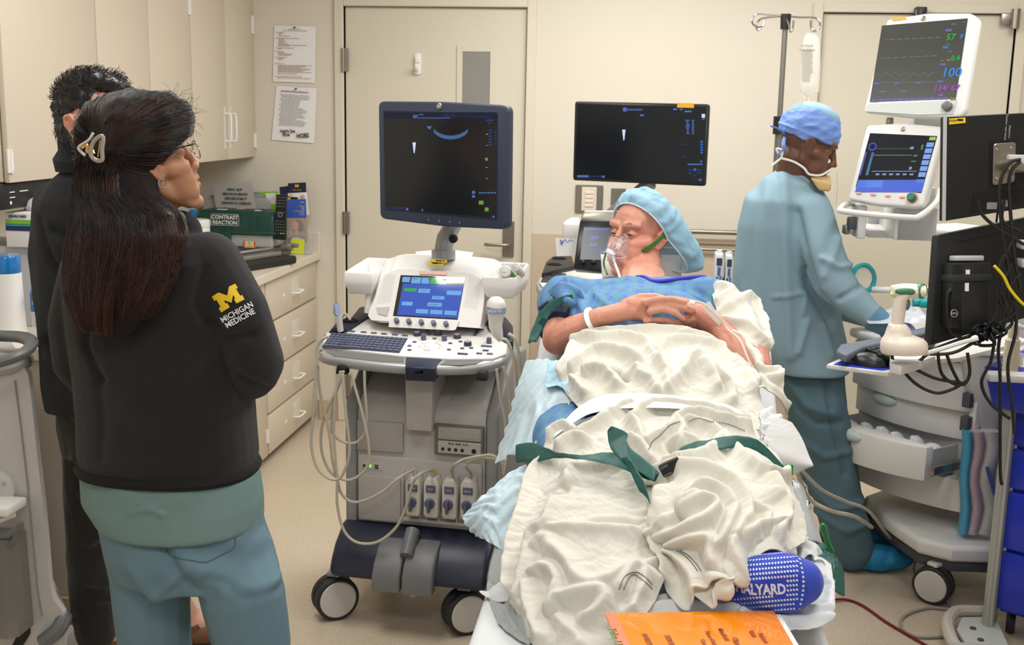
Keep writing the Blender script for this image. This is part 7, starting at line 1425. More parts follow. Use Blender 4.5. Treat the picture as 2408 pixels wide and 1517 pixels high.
linen('blanket', 'cream flannel blanket bunched over the patient belly below the clasped hands', 'blanket', [
 [(1345, 806, 2.97), (1440, 786, 2.955), (1550, 782, 2.935), (1640, 794, 2.92), (1705, 828, 2.88)],
 [(1322, 855, 2.84), (1420, 840, 2.78), (1540, 832, 2.76), (1650, 845, 2.75), (1765, 890, 2.77)],
 [(1325, 905, 2.76), (1420, 900, 2.69), (1540, 892, 2.67), (1660, 905, 2.67), (1790, 940, 2.70)],
 [(1370, 965, 2.62), (1460, 965, 2.56), (1560, 960, 2.55), (1680, 975, 2.56), (1815, 1015, 2.60)]], 92, 120, M_blk, ridges=[
 Z2((430, 490), (640, 500), (820, 440), (1000, 440), (1200, 430), (1370, 540)), Z2((380, 570), (600, 570), (800, 560), (1000, 610), (1100, 700), (1180, 850), (1190, 1000)), Z2((400, 800), (500, 720), (640, 660), (800, 680), (930, 740)),
 Z2((520, 830), (600, 800), (700, 830), (760, 900), (780, 980)), Z2((1100, 680), (1200, 600), (1400, 590), (1600, 650), (1750, 780), (1850, 900), (1900, 1000)), Z2((1270, 550), (1500, 540), (1650, 640), (1800, 800), (1920, 950)),
 Z2((1190, 980), (1300, 870), (1390, 740), (1460, 720), (1540, 850), (1600, 990)), Z2((930, 830), (1000, 900), (1080, 960), (1100, 1020)), Z2((1480, 760), (1600, 860), (1700, 1000), (1720, 1100)), Z2((300, 850), (360, 740), (400, 650)), Z2((420, 900), (480, 960), (520, 1040)),
 [-1.2]+Z2((770, 850), (850, 900)), [-.8]+Z2((1090, 640), (1130, 720))], rh=.032, **RK)
linen('blanket', 'cream flannel blanket draped along the side of the bed beside the blue-gowned man', 'blanket', [
 [(1672, 676, 3.17), (1712, 672, 3.17), (1750, 690, 3.13), (1778, 715, 3.13)], [(1690, 735, 3.03), (1742, 722, 3.01), (1778, 745, 2.98), (1800, 800, 2.98)], [(1712, 790, 2.92), (1765, 800, 2.89), (1795, 830, 2.88), (1808, 860, 2.89)],
 [(1765, 860, 2.81), (1795, 870, 2.79), (1818, 880, 2.78), (1838, 890, 2.79)], [(1770, 920, 2.72), (1800, 925, 2.71), (1822, 940, 2.70), (1848, 975, 2.71)]], 100, 56, M_blk, ridges=[
 Z2((1600, 110), (1740, 160), (1640, 230)), Z2((1640, 350), (1800, 250), (1890, 180), (1980, 420)), Z2((1980, 430), (2020, 600)), Z2((1700, 400), (1850, 430), (1950, 520), (2010, 620)), Z2((1740, 520), (1850, 560), (1930, 700), (2000, 820), (2130, 830)),
 Z2((1980, 900), (2080, 1000), (2180, 1100)), Z2((2000, 1000), (2100, 1200)), Z2((1900, 960), (1960, 1080)), Z2((2140, 800), (2120, 880), (2040, 900))], rw=.010, rh=.024, **RK)
BL2 = linen('blanket', 'cream flannel blanket crumpled between the white belt and the green straps', 'blanket', [
 [(1350, 992, 2.51), (1430, 968, 2.53), (1545, 962, 2.53), (1650, 970, 2.52), (1752, 1004, 2.51)], [(1290, 1035, 2.44), (1400, 1010, 2.43), (1540, 1005, 2.42), (1660, 1015, 2.43), (1795, 1035, 2.45)],
 [(1255, 1085, 2.38), (1370, 1068, 2.33), (1540, 1062, 2.32), (1660, 1062, 2.34), (1835, 1080, 2.38)], [(1235, 1140, 2.32), (1370, 1125, 2.25), (1540, 1135, 2.23), (1660, 1125, 2.26), (1855, 1150, 2.32)]], 92, 130, M_blk2, ridges=[
 Z2((880, 1260), (1020, 1180), (1150, 1130), (1300, 1120), (1500, 1130), (1700, 1180), (1860, 1290)), Z2((900, 1300), (960, 1400), (1000, 1480)), Z2((1030, 1480), (1180, 1370), (1260, 1290), (1300, 1400), (1290, 1500)), Z2((1260, 1270), (1450, 1230), (1650, 1290), (1850, 1340)),
 Z2((1350, 1300), (1500, 1330), (1620, 1400)), Z2((460, 1390), (620, 1300), (800, 1200), (900, 1180)), Z2((200, 1400), (350, 1350), (420, 1380)), Z2((300, 1500), (420, 1420), (500, 1440)), Z3((1060, 100), (1130, 150), (1180, 240)), Z3((1290, 130), (1400, 110), (1480, 160)), [-1.]+Z2((1200, 1480), (1290, 1520))], rh=.034, **RK)
BL3 = linen('blanket', 'large cream blanket covering the legs at the near left of the bed', 'blanket', [
 [(1238, 1092, 2.42), (1330, 1078, 2.35), (1430, 1085, 2.31), (1535, 1105, 2.31)], [(1214, 1200, 2.27), (1310, 1175, 2.18), (1430, 1180, 2.15), (1545, 1205, 2.17)], [(1203, 1300, 2.13), (1310, 1280, 2.04), (1430, 1280, 2.02), (1560, 1300, 2.05)],
 [(1208, 1395, 2.02), (1300, 1390, 1.95), (1410, 1372, 1.93), (1560, 1365, 1.97)], [(1250, 1500, 1.90), (1325, 1500, 1.85), (1410, 1470, 1.86), (1520, 1440, 1.89)], [(1262, 1580, 1.81), (1340, 1600, 1.74), (1420, 1560, 1.77), (1475, 1500, 1.82)]], 150, 110, M_blk2, ridges=[
 Z3((560, 230), (480, 300), (440, 420), (420, 560), (370, 700), (340, 850), (330, 1000)), Z3((700, 300), (660, 400), (600, 500), (560, 640), (480, 700), (440, 900), (400, 1050)), Z3((680, 300), (850, 260), (960, 270)), [.6]+Z3((1000, 290), (1080, 400), (1120, 540)),
 [.5]+Z3((700, 620), (900, 590), (1100, 600), (1180, 640)), [.7]+Z3((560, 660), (760, 640), (1000, 650), (1240, 680)), [.8]+Z3((490, 760), (560, 720), (700, 860), (780, 960), (900, 960), (1020, 900), (1150, 880), (1280, 800)),
 Z3((590, 1110), (640, 1050), (800, 1010), (880, 1040), (860, 1130), (800, 1180)), [.8]+Z3((480, 900), (560, 880), (620, 960), (600, 1080)), Z3((440, 1000), (480, 1150), (540, 1300)), Z3((980, 1000), (1060, 900), (1120, 910), (1210, 980)), Z3((1120, 910), (1090, 1060), (1060, 1150)), [-1.]+Z3((660, 410), (615, 460)), [.6]+Z3((380, 1080), (440, 1120), (480, 1250)), [.7]+Z3((640, 1180), (720, 1280), (760, 1350))], rw=.015, rh=.032, **RK)
BL4 = linen('blanket', 'thick cream blanket heaped in a swirl over the right leg above the blue sock', 'blanket', [
 [(1560, 1105, 2.34), (1650, 1060, 2.37), (1700, 1038, 2.38), (1780, 1080, 2.36), (1850, 1125, 2.35)], [(1522, 1165, 2.22), (1600, 1110, 2.18), (1690, 1105, 2.18), (1790, 1140, 2.20), (1885, 1195, 2.26)], [(1524, 1240, 2.12), (1600, 1200, 2.04), (1690, 1200, 2.04), (1790, 1225, 2.07), (1895, 1255, 2.15)],
 [(1560, 1310, 2.03), (1630, 1310, 1.97), (1700, 1300, 1.955), (1770, 1290, 1.97), (1860, 1285, 2.04)], [(1568, 1388, 1.95), (1608, 1425, 1.91), (1635, 1420, 1.89), (1658, 1398, 1.89), (1680, 1345, 1.91)]], 130, 130, M_blk, ridges=[
 Z3((1620, 90), (1660, 170), (1750, 260), (1900, 330), (1980, 330)), Z3((1150, 480), (1180, 380), (1280, 310), (1450, 280), (1600, 330), (1700, 420), (1750, 560), (1700, 700)), Z3((1160, 590), (1230, 650), (1300, 600), (1340, 540), (1450, 460)), [.8]+Z3((1270, 420), (1260, 490), (1240, 590)),
 Z3((1280, 660), (1400, 620), (1520, 580), (1560, 520), (1480, 480), (1400, 520)), Z3((1500, 400), (1600, 430), (1660, 540), (1640, 680), (1600, 740)), Z3((1260, 680), (1300, 780), (1320, 880), (1300, 930)), Z3((1350, 720), (1500, 680), (1560, 740), (1570, 850), (1640, 1000), (1680, 1090)),
 Z3((1340, 760), (1430, 850), (1470, 960), (1500, 1040)), Z3((1680, 730), (1690, 850), (1690, 1000)), Z3((1760, 700), (1850, 640), (1970, 600), (1960, 500), (1900, 430)), Z3((1880, 350), (1950, 450), (1980, 560), (1940, 680)), Z3((1250, 270), (1400, 250), (1560, 200), (1620, 100)), [.7]+Z3((1780, 500), (1860, 560), (1850, 640)), [-.8]+Z3((1330, 470), (1380, 560))], rw=.013, rh=.036, **RK)
linen('bed_sheet', 'white sheet rumpled under the blue sock at the foot of the bed', 'sheet', [
 [(1440, 1370, 2.04), (1640, 1340, 2.06), (1780, 1340, 2.06), (1900, 1300, 2.14), (1955, 1320, 2.12)], [(1460, 1420, 1.95), (1640, 1425, 1.94), (1790, 1440, 1.93), (1920, 1420, 1.97), (1962, 1400, 2.0)],
 [(1440, 1470, 1.87), (1640, 1475, 1.865), (1790, 1475, 1.87), (1920, 1470, 1.90), (1952, 1455, 1.93)]], 60, 100, M_sheet, caps_=(), ridges=[Z3((1180, 1090), (1400, 1060), (1600, 1080), (1900, 1150)), Z3((1100, 1140), (1400, 1110), (1750, 1140)), Z3((1750, 1160), (1950, 1120), (2200, 1140), (2290, 1120)), Z3((2260, 950), (2310, 1030), (2280, 1130)), Z3((2000, 1200), (2200, 1190), (2290, 1180)), Z3((1250, 1020), (1450, 1050), (1650, 1060))], rw=.010, rh=.018, **RK)
linen('bed_sheet', 'white sheet gathered along the right edge of the bed beside the heap', 'sheet', [
 [(1790, 950, 2.68), (1820, 960, 2.66), (1845, 1000, 2.64)], [(1800, 1040, 2.52), (1830, 1060, 2.52), (1850, 1080, 2.5)], [(1850, 1130, 2.4), (1880, 1160, 2.40), (1900, 1180, 2.38)], [(1880, 1240, 2.24), (1910, 1250, 2.25), (1925, 1290, 2.22)], [(1880, 1300, 2.1), (1925, 1310, 2.12), (1955, 1380, 2.08)]], 80, 26, M_sheet, (1.25, 1.5), 110, (.02, 12, 6), anchor=.03)
linen('disposable_pad', 'pale blue absorbent pad hanging off the left side of the bed by the elbow', 'pad', [
 [(1238, 838, 2.98), (1280, 838, 2.94), (1325, 848, 2.90)], [(1215, 900, 2.93), (1270, 895, 2.84), (1335, 905, 2.78)], [(1196, 975, 2.88), (1255, 960, 2.76), (1335, 985, 2.62)], [(1166, 1075, 2.80), (1215, 1052, 2.70), (1290, 1020, 2.55)]], 50, 36, M_pad, (1.08, 1.12), 60, (.02, 7, 2), anchor=.05, bend=.5, thick=.0015)
linen('disposable_pad', 'pale blue absorbent pad bulging out over the left mattress edge near the legs', 'pad', [
 [(1235, 1092, 2.45), (1245, 1120, 2.40), (1245, 1180, 2.32), (1232, 1285, 2.2)], [(1180, 1122, 2.44), (1190, 1160, 2.36), (1190, 1220, 2.30), (1180, 1284, 2.24)], [(1130, 1160, 2.42), (1140, 1190, 2.36), (1140, 1230, 2.32), (1145, 1275, 2.28)], [(1095, 1198, 2.42), (1090, 1215, 2.38), (1100, 1238, 2.36), (1118, 1262, 2.34)]], 44, 40, M_pad, (1.12, 1.15), 60, (.03, 7, 5), anchor=.05, bend=.5, thick=.0015)
linen('disposable_pad', 'blue crumpled pad lying beside the gown at the hip', 'pad', [
 [(1290, 845, 2.86), (1320, 850, 2.84), (1345, 870, 2.8)], [(1285, 900, 2.78), (1315, 905, 2.76), (1340, 920, 2.72)]], 16, 16, mat('pad_blue', 'a9cfe2', .6), (1.2, 1.2), 40, (.01, 12, 2), anchor=.05, thick=.0015)
def stitch(bl, pts, n=40, w=.0009):
 o, X = bl; c = o.location; bv_ = BVHTree.FromPolygons([tuple(v.co+c) for v in o.data.vertices], [tuple(p.vertices) for p in o.data.polygons]); P = catmull([(a, b, 0) for a, b in pts], 8); mb = MB(); q = [onsurf(bv_, v.x, v.y, .0012)[0] for v in P]
 for k in range(0, len(q)-1, 1):
  if q[k] is not None and q[k+1] is not None and (q[k+1]-q[k]).length < .03: mb.tube([q[k]-c, (q[k]*.35+q[k+1]*.65)-c], w, 4)
 obj('hem_stitching', mb, mat('thread_grey', '5d5a55', .8), o, kind='stuff')
stitch(BL2, Z2((1030, 1510), (1060, 1440), (1130, 1380), (1210, 1300), (1300, 1270))); stitch(BL2, Z2((1370, 1270), (1450, 1240), (1560, 1270), (1700, 1290), (1850, 1350)))
for d_ in (0, 26): stitch(BL3, Z3((985+d_, 1010), (1020+d_, 930+d_*.2), (1080, 905+d_*.6), (1130-d_*.2, 925+d_), (1190, 985+d_)))
for d_ in (0, 22): stitch(BL4, Z3((1335+d_, 775), (1380+d_, 800), (1430+d_, 850), (1465+d_, 900)))
def strap(nm, label, cat, A_, B_, m=None, group=None, ruck=.004, thick=.0025):
 c = at(*A_[0][:2], Y=A_[0][2]); o = ribbon(nm, A_, B_, m or M_green, None, Matrix.Translation(-c), 6, thick, ruck); o.location = c; return tag(o, label, cat, group)
strap('belt', 'wide white safety belt across the patient hips', 'belt', [(1308, 1012, 2.46), (1350, 965, 2.52), (1392, 938, 2.55), (1434, 926, 2.56), (1545, 926, 2.56), (1655, 938, 2.56), (1725, 957, 2.55), (1766, 989, 2.54), (1790, 1033, 2.5)],
      [(1300, 1030, 2.42), (1365, 984, 2.47), (1410, 968, 2.48), (1461, 961, 2.49), (1558, 960, 2.49), (1640, 966, 2.49), (1705, 980, 2.49), (1750, 1000, 2.48), (1772, 1040, 2.46)], mat('belt_white', 'e3e3e1', .7, bump=.4, bscale=500), ruck=0)
strap('restraint_strap', 'green strap crossing the legs from the left bed edge', 'strap', [(1212, 1045, 2.47), (1252, 1040, 2.43), (1300, 1060, 2.33), (1360, 1070, 2.25), (1430, 1064, 2.24), (1500, 1072, 2.22), (1552, 1112, 2.19)],
      [(1212, 1088, 2.43), (1262, 1086, 2.35), (1310, 1078, 2.3), (1360, 1080, 2.23), (1430, 1092, 2.2), (1482, 1112, 2.18), (1540, 1136, 2.17)])
strap('restraint_strap', 'green strap end standing up in a loop at the middle of the bed', 'strap', [(1438, 1001, 2.28), (1476, 1018, 2.27), (1478, 1046, 2.24), (1545, 1104, 2.18)], [(1428, 1012, 2.28), (1434, 1052, 2.25), (1468, 1088, 2.2), (1538, 1132, 2.15)])
strap('restraint_strap', 'loose green strap tail falling between the two blankets', 'strap', [(1462, 1076, 2.2), (1482, 1110, 2.16), (1500, 1150, 2.11), (1524, 1172, 2.08)], [(1478, 1072, 2.19), (1498, 1104, 2.15), (1518, 1140, 2.1), (1530, 1188, 2.06)])
strap('restraint_strap', 'green strap with black buckle running to the right bed edge', 'strap', [(1576, 1086, 2.22), (1600, 1052, 2.25), (1650, 1036, 2.27), (1740, 1024, 2.31), (1792, 1042, 2.33), (1858, 1112, 2.35)], [(1606, 1098, 2.2), (1635, 1080, 2.22), (1665, 1066, 2.24), (1745, 1052, 2.29), (1800, 1074, 2.31), (1850, 1122, 2.33)])
t = thing('buckle', 'black plastic side-release buckle between the green straps', 'buckle', at(1578, 1098, Y=2.18)); d = at(1596, 1084, Y=2.18)-at(1555, 1112, Y=2.16); Mb = Matrix.Translation((0, 0, 0)) @ Matrix.Rotation(math.atan2(d.z, d.x), 4, (0, -1, 0))
obj('buckle_body', MB().box((0, 0, 0), (.045, .014, .026), .003), M_black, t, M=Mb); obj('prong', MB().box((-.012, -.008, .008), (.018, .004, .005), .001).box((-.012, -.008, -.008), (.018, .004, .005), .001), M_ad, t, M=Mb, kind='stuff')
for px in (1588, 1596): obj('webbing_stripe', MB().tube([at(px+2, 1066-(px-1588)*.6, Y=2.205)-t.location, at(px+14, 1088-(px-1588)*.5, Y=2.185)-t.location], .0009, 4), M_white, t)
linen('side_flap', 'grey cloth side guard of the stretcher flaring out at the right', 'side guard', [[(1795, 985, 2.62), (1830, 975, 2.62), (1862, 992, 2.62)], [(1800, 1030, 2.55), (1850, 1030, 2.54), (1890, 1042, 2.54)], [(1815, 1065, 2.50), (1862, 1078, 2.48), (1912, 1092, 2.47)], [(1845, 1118, 2.47), (1870, 1112, 2.47), (1908, 1096, 2.47)]], 26, 26, M_gflap, (1.04, 1.04), 30, (.012, 9, 2), anchor=.2, bend=.8, thick=.003)
linen('side_flap', 'green underside flap folded below the grey guard on the right', 'side guard', [[(1840, 1085, 2.53), (1870, 1092, 2.52), (1905, 1096, 2.5)], [(1840, 1112, 2.50), (1862, 1112, 2.50), (1880, 1104, 2.5)]], 10, 14, M_green, (1.0, 1.0), 10, (.0, 9, 2), anchor=.5, thick=.003)
linen('side_flap', 'grey mesh guard running down the right side of the bed to the green pouch', 'side guard', [[(1840, 1128, 2.45), (1872, 1130, 2.46), (1890, 1150, 2.47)], [(1870, 1200, 2.33), (1895, 1195, 2.34), (1912, 1215, 2.36)], [(1888, 1275, 2.2), (1915, 1272, 2.22), (1935, 1282, 2.24)]], 26, 14, M_mesh, (1.0, 1.0), 20, (.008, 9, 4), anchor=.3, thick=.003)
linen('side_flap', 'grey mesh guard hanging down the near left side of the bed', 'side guard', [[(1165, 1284, 2.26), (1200, 1286, 2.24), (1232, 1290, 2.2)], [(1148, 1350, 2.16), (1185, 1360, 2.12), (1225, 1360, 2.08)], [(1150, 1430, 2.08), (1190, 1440, 2.02), (1225, 1430, 1.98)], [(1172, 1540, 1.96), (1200, 1540, 1.92), (1245, 1520, 1.88)]], 40, 20, M_mesh, (1.04, 1.1), 30, (.015, 8, 4), anchor=.2, thick=.003)
linen('bed_sheet', 'white sheet corner with a stray thread poking out at the left edge', 'sheet', [[(1215, 1350, 2.10), (1222, 1385, 2.06), (1218, 1412, 2.03)], [(1170, 1372, 2.10), (1170, 1395, 2.07), (1172, 1416, 2.05)], [(1130, 1400, 2.10), (1132, 1404, 2.09), (1138, 1410, 2.08)]], 18, 14, M_sheet, (1.1, 1.1), 30, (.01, 12, 4), anchor=.15, thick=.002)
linen('side_pouch', 'dark green fabric pouch hanging at the right side of the bed foot', 'pouch', [[(1878, 1278, 2.2), (1905, 1268, 2.22), (1938, 1270, 2.24), (1955, 1290, 2.25)], [(1900, 1320, 2.14), (1930, 1315, 2.14), (1962, 1315, 2.16), (1980, 1335, 2.18)], [(1920, 1370, 2.08), (1945, 1375, 2.08), (1970, 1388, 2.10), (1986, 1396, 2.12)]], 26, 26, M_green, (1.1, 1.1), 40, (.015, 12, 4), anchor=.15, thick=.004)
t = thing('webbing_loop', 'bright green webbing loop on the pouch at the right', 'loop', at(1940, 1262, Y=2.22)); M_bg = mat('loop_green', '1f8a3c', .5); o_ = t.location
obj('loop', MB().tube(catmull([at(a, b, Y=2.215)-o_ for a, b in ((1952, 1300), (1940, 1270), (1930, 1245), (1934, 1233), (1942, 1240), (1950, 1275), (1960, 1298))], 5), .0045, 6, flat=.5), M_bg, t)
t = thing('webbing_loop', 'short bright green webbing tab at the end of the right strap', 'loop', at(1856, 1105, Y=2.40)); o_ = t.location; obj('loop', MB().box((0, 0, 0), (.016, .01, .026), .003), M_bg, t)
def fz(px, py, z=.785): return at(px, py, Z=z)
t = thing('document_folder', 'orange translucent folder with printed form lying across the bed foot', 'folder', fz(1640, 1517, .772)); o_ = t.location
q4 = [fz(1422, 1456), fz(1818, 1450), fz(1905, 1600), fz(1490, 1610)]
pts = [q-o_ for q in q4]; fd = obj('sleeve', MB().loft([[p+Vector((0, 0, .006)) for p in pts], [p+Vector((0, 0, .011)) for p in pts]]), mat('folder_orange', 'f08a10', .12, coat=1., emit='f08a10', es=.0), t, 0)
obj('backing_sheet', MB().loft([[p+Vector((.0, 0, .003)) for p in [pts[0]+Vector((.008, 0, 0)), pts[1]+Vector((.012, 0, 0)), pts[2]+Vector((.012, 0, 0)), pts[3]]], [p+Vector((0, 0, .005)) for p in [pts[0]+Vector((.008, 0, 0)), pts[1]+Vector((.012, 0, 0)), pts[2]+Vector((.012, 0, 0)), pts[3]]]]), M_paper, t, 0)
obj('edge_band', MB().loft([[p+Vector((0, 0, .0112)) for p in (pts[0], pts[0]+(pts[1]-pts[0])*.06, pts[3]+(pts[2]-pts[3])*.06, pts[3])], [p+Vector((0, 0, .0118)) for p in (pts[0], pts[0]+(pts[1]-pts[0])*.06, pts[3]+(pts[2]-pts[3])*.06, pts[3])]]), mat('folder_red', 'e8601c', .3), t, 0)
dx_ = (pts[1]-pts[0]).normalized(); dy_ = (pts[3]-pts[0]).normalized(); M_ink = mat('folder_ink', '9a4a08', .5)
for px, py, s, sz, mm in ((1448, 1500, 'Tube 133', .019, mat('ink_green', '5f7a1c', .5)), (1526, 1512, 'ANESTHESIA', .0125, M_ink), (1577, 1510, 'SURGERY', .0125, M_ink), (1672, 1500, 'Time of last', .011, M_ink), (1702, 1492, 'Manifest/', .012, M_ink), (1735, 1512, 'Clipping', .013, M_ink), (1770, 1490, 'Unit', .0125, M_ink), (1795, 1500, 'Patient', .0125, M_ink), (1655, 1510, 'Case', .011, M_ink)):
 text('lettering', s, sz, basis(fz(px, py, .7975)-o_, dy_, Vector((0, 0, 1)).cross(dy_)), mm, fd, bold=.0002)
#  STANDING PEOPLE
def rings_loft(mb, rows, Y0=0, n=28, p=2.3, org=None):
 """rows: (xl, xr, py, Ycentre, half depth) -> closed solid"""
 rg = []
 for xl_, xr_, py, Yc, dy in rows:
  a = at(xl_, py, Y=Yc); b = at(xr_, py, Y=Yc); c = (a+b)/2; w = (b.x-a.x)/2; r = []
  for q in np.linspace(0, 2*PI, n+1)[:-1]:
   cs, sn = math.cos(q), math.sin(q); r.append((c.x+w*abs(cs)**(2/p)*(1 if cs > 0 else -1), c.y+dy*abs(sn)**(2/p)*(1 if sn > 0 else -1), c.z))
  rg.append(r)
 mb.loft(rg); return rg
def garment(name, mb, vox, m, parent, T, folds=(), noise_=(.004, 9, 1), sm=6, ridged=.0, lv=0):
 me = voxel(mb, vox, sm, .5, name); P = getv(me); N_ = getn(me)
 P += N_*(noise_[0]*vnoise(P*[1, 1, .45], noise_[1], noise_[2], 3)+ridged*(1-np.abs(vnoise(P*[1, 1, .35], noise_[1]*1.6, noise_[2]+5, 2))*2))[:, None]
 if folds: P += N_*fold_disp(P, N_, folds)[:, None]
 setv(me, P); bv_ = BVHTree.FromPolygons([tuple(v.co) for v in me.vertices], [tuple(p.vertices) for p in me.polygons])
 if lv: me = subdiv(me, lv)
 me.transform(T); return link(name, me, m, parent, 80), bv_
def strands(name, paths, m, parent, T, r=.00045, kind=True):
 """paths: (k, n, 3) array -> three-sided hair strands in one mesh"""
 k, n = paths.shape[:2]; t = np.gradient(paths, axis=1); t /= np.linalg.norm(t, axis=2, keepdims=True)+1e-9
 u = np.cross(t, np.array([.3, .2, .93])); u /= np.linalg.norm(u, axis=2, keepdims=True)+1e-9; w = np.cross(t, u)
 rad = r*np.clip(np.minimum(np.linspace(3, 0.15, n)*1.2, 1.), .1, 1)[None, :, None]
 V = np.stack([paths+(u*math.cos(a)+w*math.sin(a))*rad for a in (0, 2.09, 4.19)], 2).reshape(-1, 3)
 base = (np.arange(k)[:, None]*n+np.arange(n-1)[None, :])[..., None]*3; F_ = []
 for j in range(3): F_.append(np.concatenate([base+j, base+(j+1) % 3, base+3+(j+1) % 3, base+3+j], -1))
 F_ = np.stack(F_, 2).reshape(-1, 4); me = bpy.data.meshes.new(name); me.from_pydata(V.tolist(), [], F_.tolist()); me.transform(T); o = link(name, me, m, parent, 180)
 if kind: o['kind'] = 'stuff'
 return o
def hair_mat(name, c1, c2, zlo, zhi):
 m, t, b = nt(name); N, L = t.nodes, t.links; tc = N.new('ShaderNodeTexCoord'); sp = N.new('ShaderNodeSeparateXYZ'); L.new(tc.outputs['Object'], sp.inputs[0])
 mr = N.new('ShaderNodeMapRange'); mr.inputs[1].default_value = zlo; mr.inputs[2].default_value = zhi; L.new(sp.outputs[2], mr.inputs[0])
 n = N.new('ShaderNodeTexNoise'); n.inputs['Scale'].default_value = 26; L.new(tc.outputs['Object'], n.inputs[0]); mu = N.new('ShaderNodeMath'); mu.operation = 'MULTIPLY'; mul = N.new('ShaderNodeMath'); mul.operation = 'MULTIPLY'; mul.inputs[1].default_value = 1.7
 L.new(n.outputs['Fac'], mul.inputs[0]); L.new(mr.outputs[0], mu.inputs[0]); L.new(mul.outputs[0], mu.inputs[1])
 mx = N.new('ShaderNodeMix'); mx.data_type = 'RGBA'; mx.inputs[6].default_value = (*lin(c1), 1); mx.inputs[7].default_value = (*lin(c2), 1); L.new(mu.outputs[0], mx.inputs[0]); L.new(mx.outputs[2], b.inputs['Base Color']); b.inputs['Roughness'].default_value = .38; b.inputs['Specular IOR Level'].default_value = .6; return m
M_sk = skin_mat('skin', .5, .15); M_fleece = mat('fleece_black', '1b1a1b', .95, bump=.9, bscale=650, sheen=.12, var=.25, vscale=500, bdist=.003); M_fhem = mat('fleece_hem', '131313', .9)
M_scr1 = mat('scrub_top', '6e8886', .85, bump=.2, bscale=700, var=.03, vscale=20); M_scr2 = mat('scrub_pants', '64808c', .85, bump=.2, bscale=700, var=.04, vscale=14)
WO = Vector((at(400, 1240, Y=2.28).x, 2.28, 0)); T = Matrix.Translation(-WO)
wm = thing('person', 'woman with long dark clipped hair, glasses and black fleece jacket seen from behind', 'person', WO)
HMw = hframe(at(343, 390, Y=2.27), (.76, .57, .28), (-.2, -.15, 1)); hw = lambda p: HMw @ Vector(p)
mb = MB(); head_prims(mb, HMw, .98, True)
nb_ = at(330, 560, Y=2.30); cap(mb, hw((-.02, 0, -.04)), nb_, .052, .06); pel = at(432, 1230, Y=2.30); cap(mb, nb_+Vector((0, 0, -.08)), pel, .12, .13); cap(mb, at(215, 610, Y=2.28), at(490, 610, Y=2.28), .05)
shl, shr = at(205, 620, Y=2.28), at(512, 618, Y=2.28); ell_, elr = at(190, 850, Y=2.31), at(592, 862, Y=2.28); hdl, hdr = at(430, 850, Y=2.50), at(330, 860, Y=2.50)
chain(mb, [shl, ell_, hdl], [.036, .028, .024]); chain(mb, [shr, elr, hdr], [.036, .028, .024])
def armframe(a, b): x = (b-a).normalized(); z = Vector((0, .9, .4)); z = (z-x*z.dot(x)).normalized(); y = z.cross(x); M = Matrix((x, y, z)).transposed().to_4x4(); M.translation = b; return M
hand_prims(mb, armframe(ell_, hdl), .92, (.7, .75, .8, .85), .6, 1); hand_prims(mb, armframe(elr, hdr), .92, (.7, .75, .8, .85), .6, -1)
kl, kr = Vector((pel.x-.06, 2.27, .47)), Vector((pel.x+.135, 2.25, .47)); al, ar = Vector((pel.x-.07, 2.30, .08)), Vector((pel.x+.15, 2.27, .08))
chain(mb, [pel+Vector((-.07, 0, -.03)), kl, al], [.06, .045, .036]); chain(mb, [pel+Vector((.08, 0, -.03)), kr, ar], [.06, .045, .036])
for a in (al, ar): chain(mb, [a, a+Vector((.05, .12, -.045))], [.038, .03])
me_ = voxel(mb, .0042, 5, .5, 'skin'); P = head_sculpt(getv(me_), HMw, .98); setv(me_, P)
set_tint(me_, 'b07f5e', [(hw((.055, -.045, -.02)), .03, 'b5705a', .45), (hw((.0, -.085, .01)), .03, 'b0705a', .5), (hw((.095, 0, -.062)), .012, '9a5048', .6)], .06, 25)
me_.transform(T); link('body', me_, M_sk, wm, 80)
mb = MB(); rings_loft(mb, [(255, 420, 540, 2.27, .06), (195, 500, 568, 2.27, .09), (168, 545, 610, 2.27, .115), (165, 560, 680, 2.28, .13), (178, 575, 780, 2.29, .145), (192, 585, 880, 2.29, .145), (198, 592, 980, 2.29, .14), (201, 598, 1060, 2.29, .145), (207, 594, 1096, 2.29, .145)], p=2.4)
chain(mb, [at(215, 640, Y=2.28), at(180, 760, Y=2.29), at(183, 850, Y=2.31), at(215, 890, Y=2.36), hdl+Vector((-.06, .0, .0))], [.066, .060, .055, .052, .046]); chain(mb, [at(492, 625, Y=2.27), at(560, 730, Y=2.25), at(604, 850, Y=2.24), at(597, 878, Y=2.28), hdr+Vector((.09, 0, 0))], [.072, .064, .058, .055, .046])
cap(mb, at(335, 545, Y=2.28), at(420, 548, Y=2.32), .05)
WF = lambda pts, w=.016, h=.010: pxfold(pts, 2.14, w, h)
jk, bvj = garment('fleece_jacket', mb, .006, M_fleece, wm, T, [WF([(470, 770), (520, 800), (570, 800)], .012, -.012), WF([(455, 640), (440, 720), (462, 770)], .008, -.006), WF([(420, 880), (470, 820), (520, 780)], .02, .010), WF([(300, 960), (380, 1000), (520, 950)], .03, .006), WF([(200, 720), (190, 820), (230, 900)], .01, -.010), WF([(590, 690), (640, 780), (655, 860)], .014, .006), WF([(540, 900), (585, 930), (600, 1000)], .012, -.010), WF([(570, 1060), (520, 1100)], .02, .006), WF([(222, 900), (232, 1000), (225, 1080)], .014, -.006)], (.004, 7, 3), 8)
hemrow = [at(207+ (594-207)*k/12, 1096+0*k, Y=2.29) for k in range(13)]
a = at(207, 1098, Y=2.29); b = at(594, 1098, Y=2.29); c = (a+b)/2; hw_ = (b.x-a.x)/2
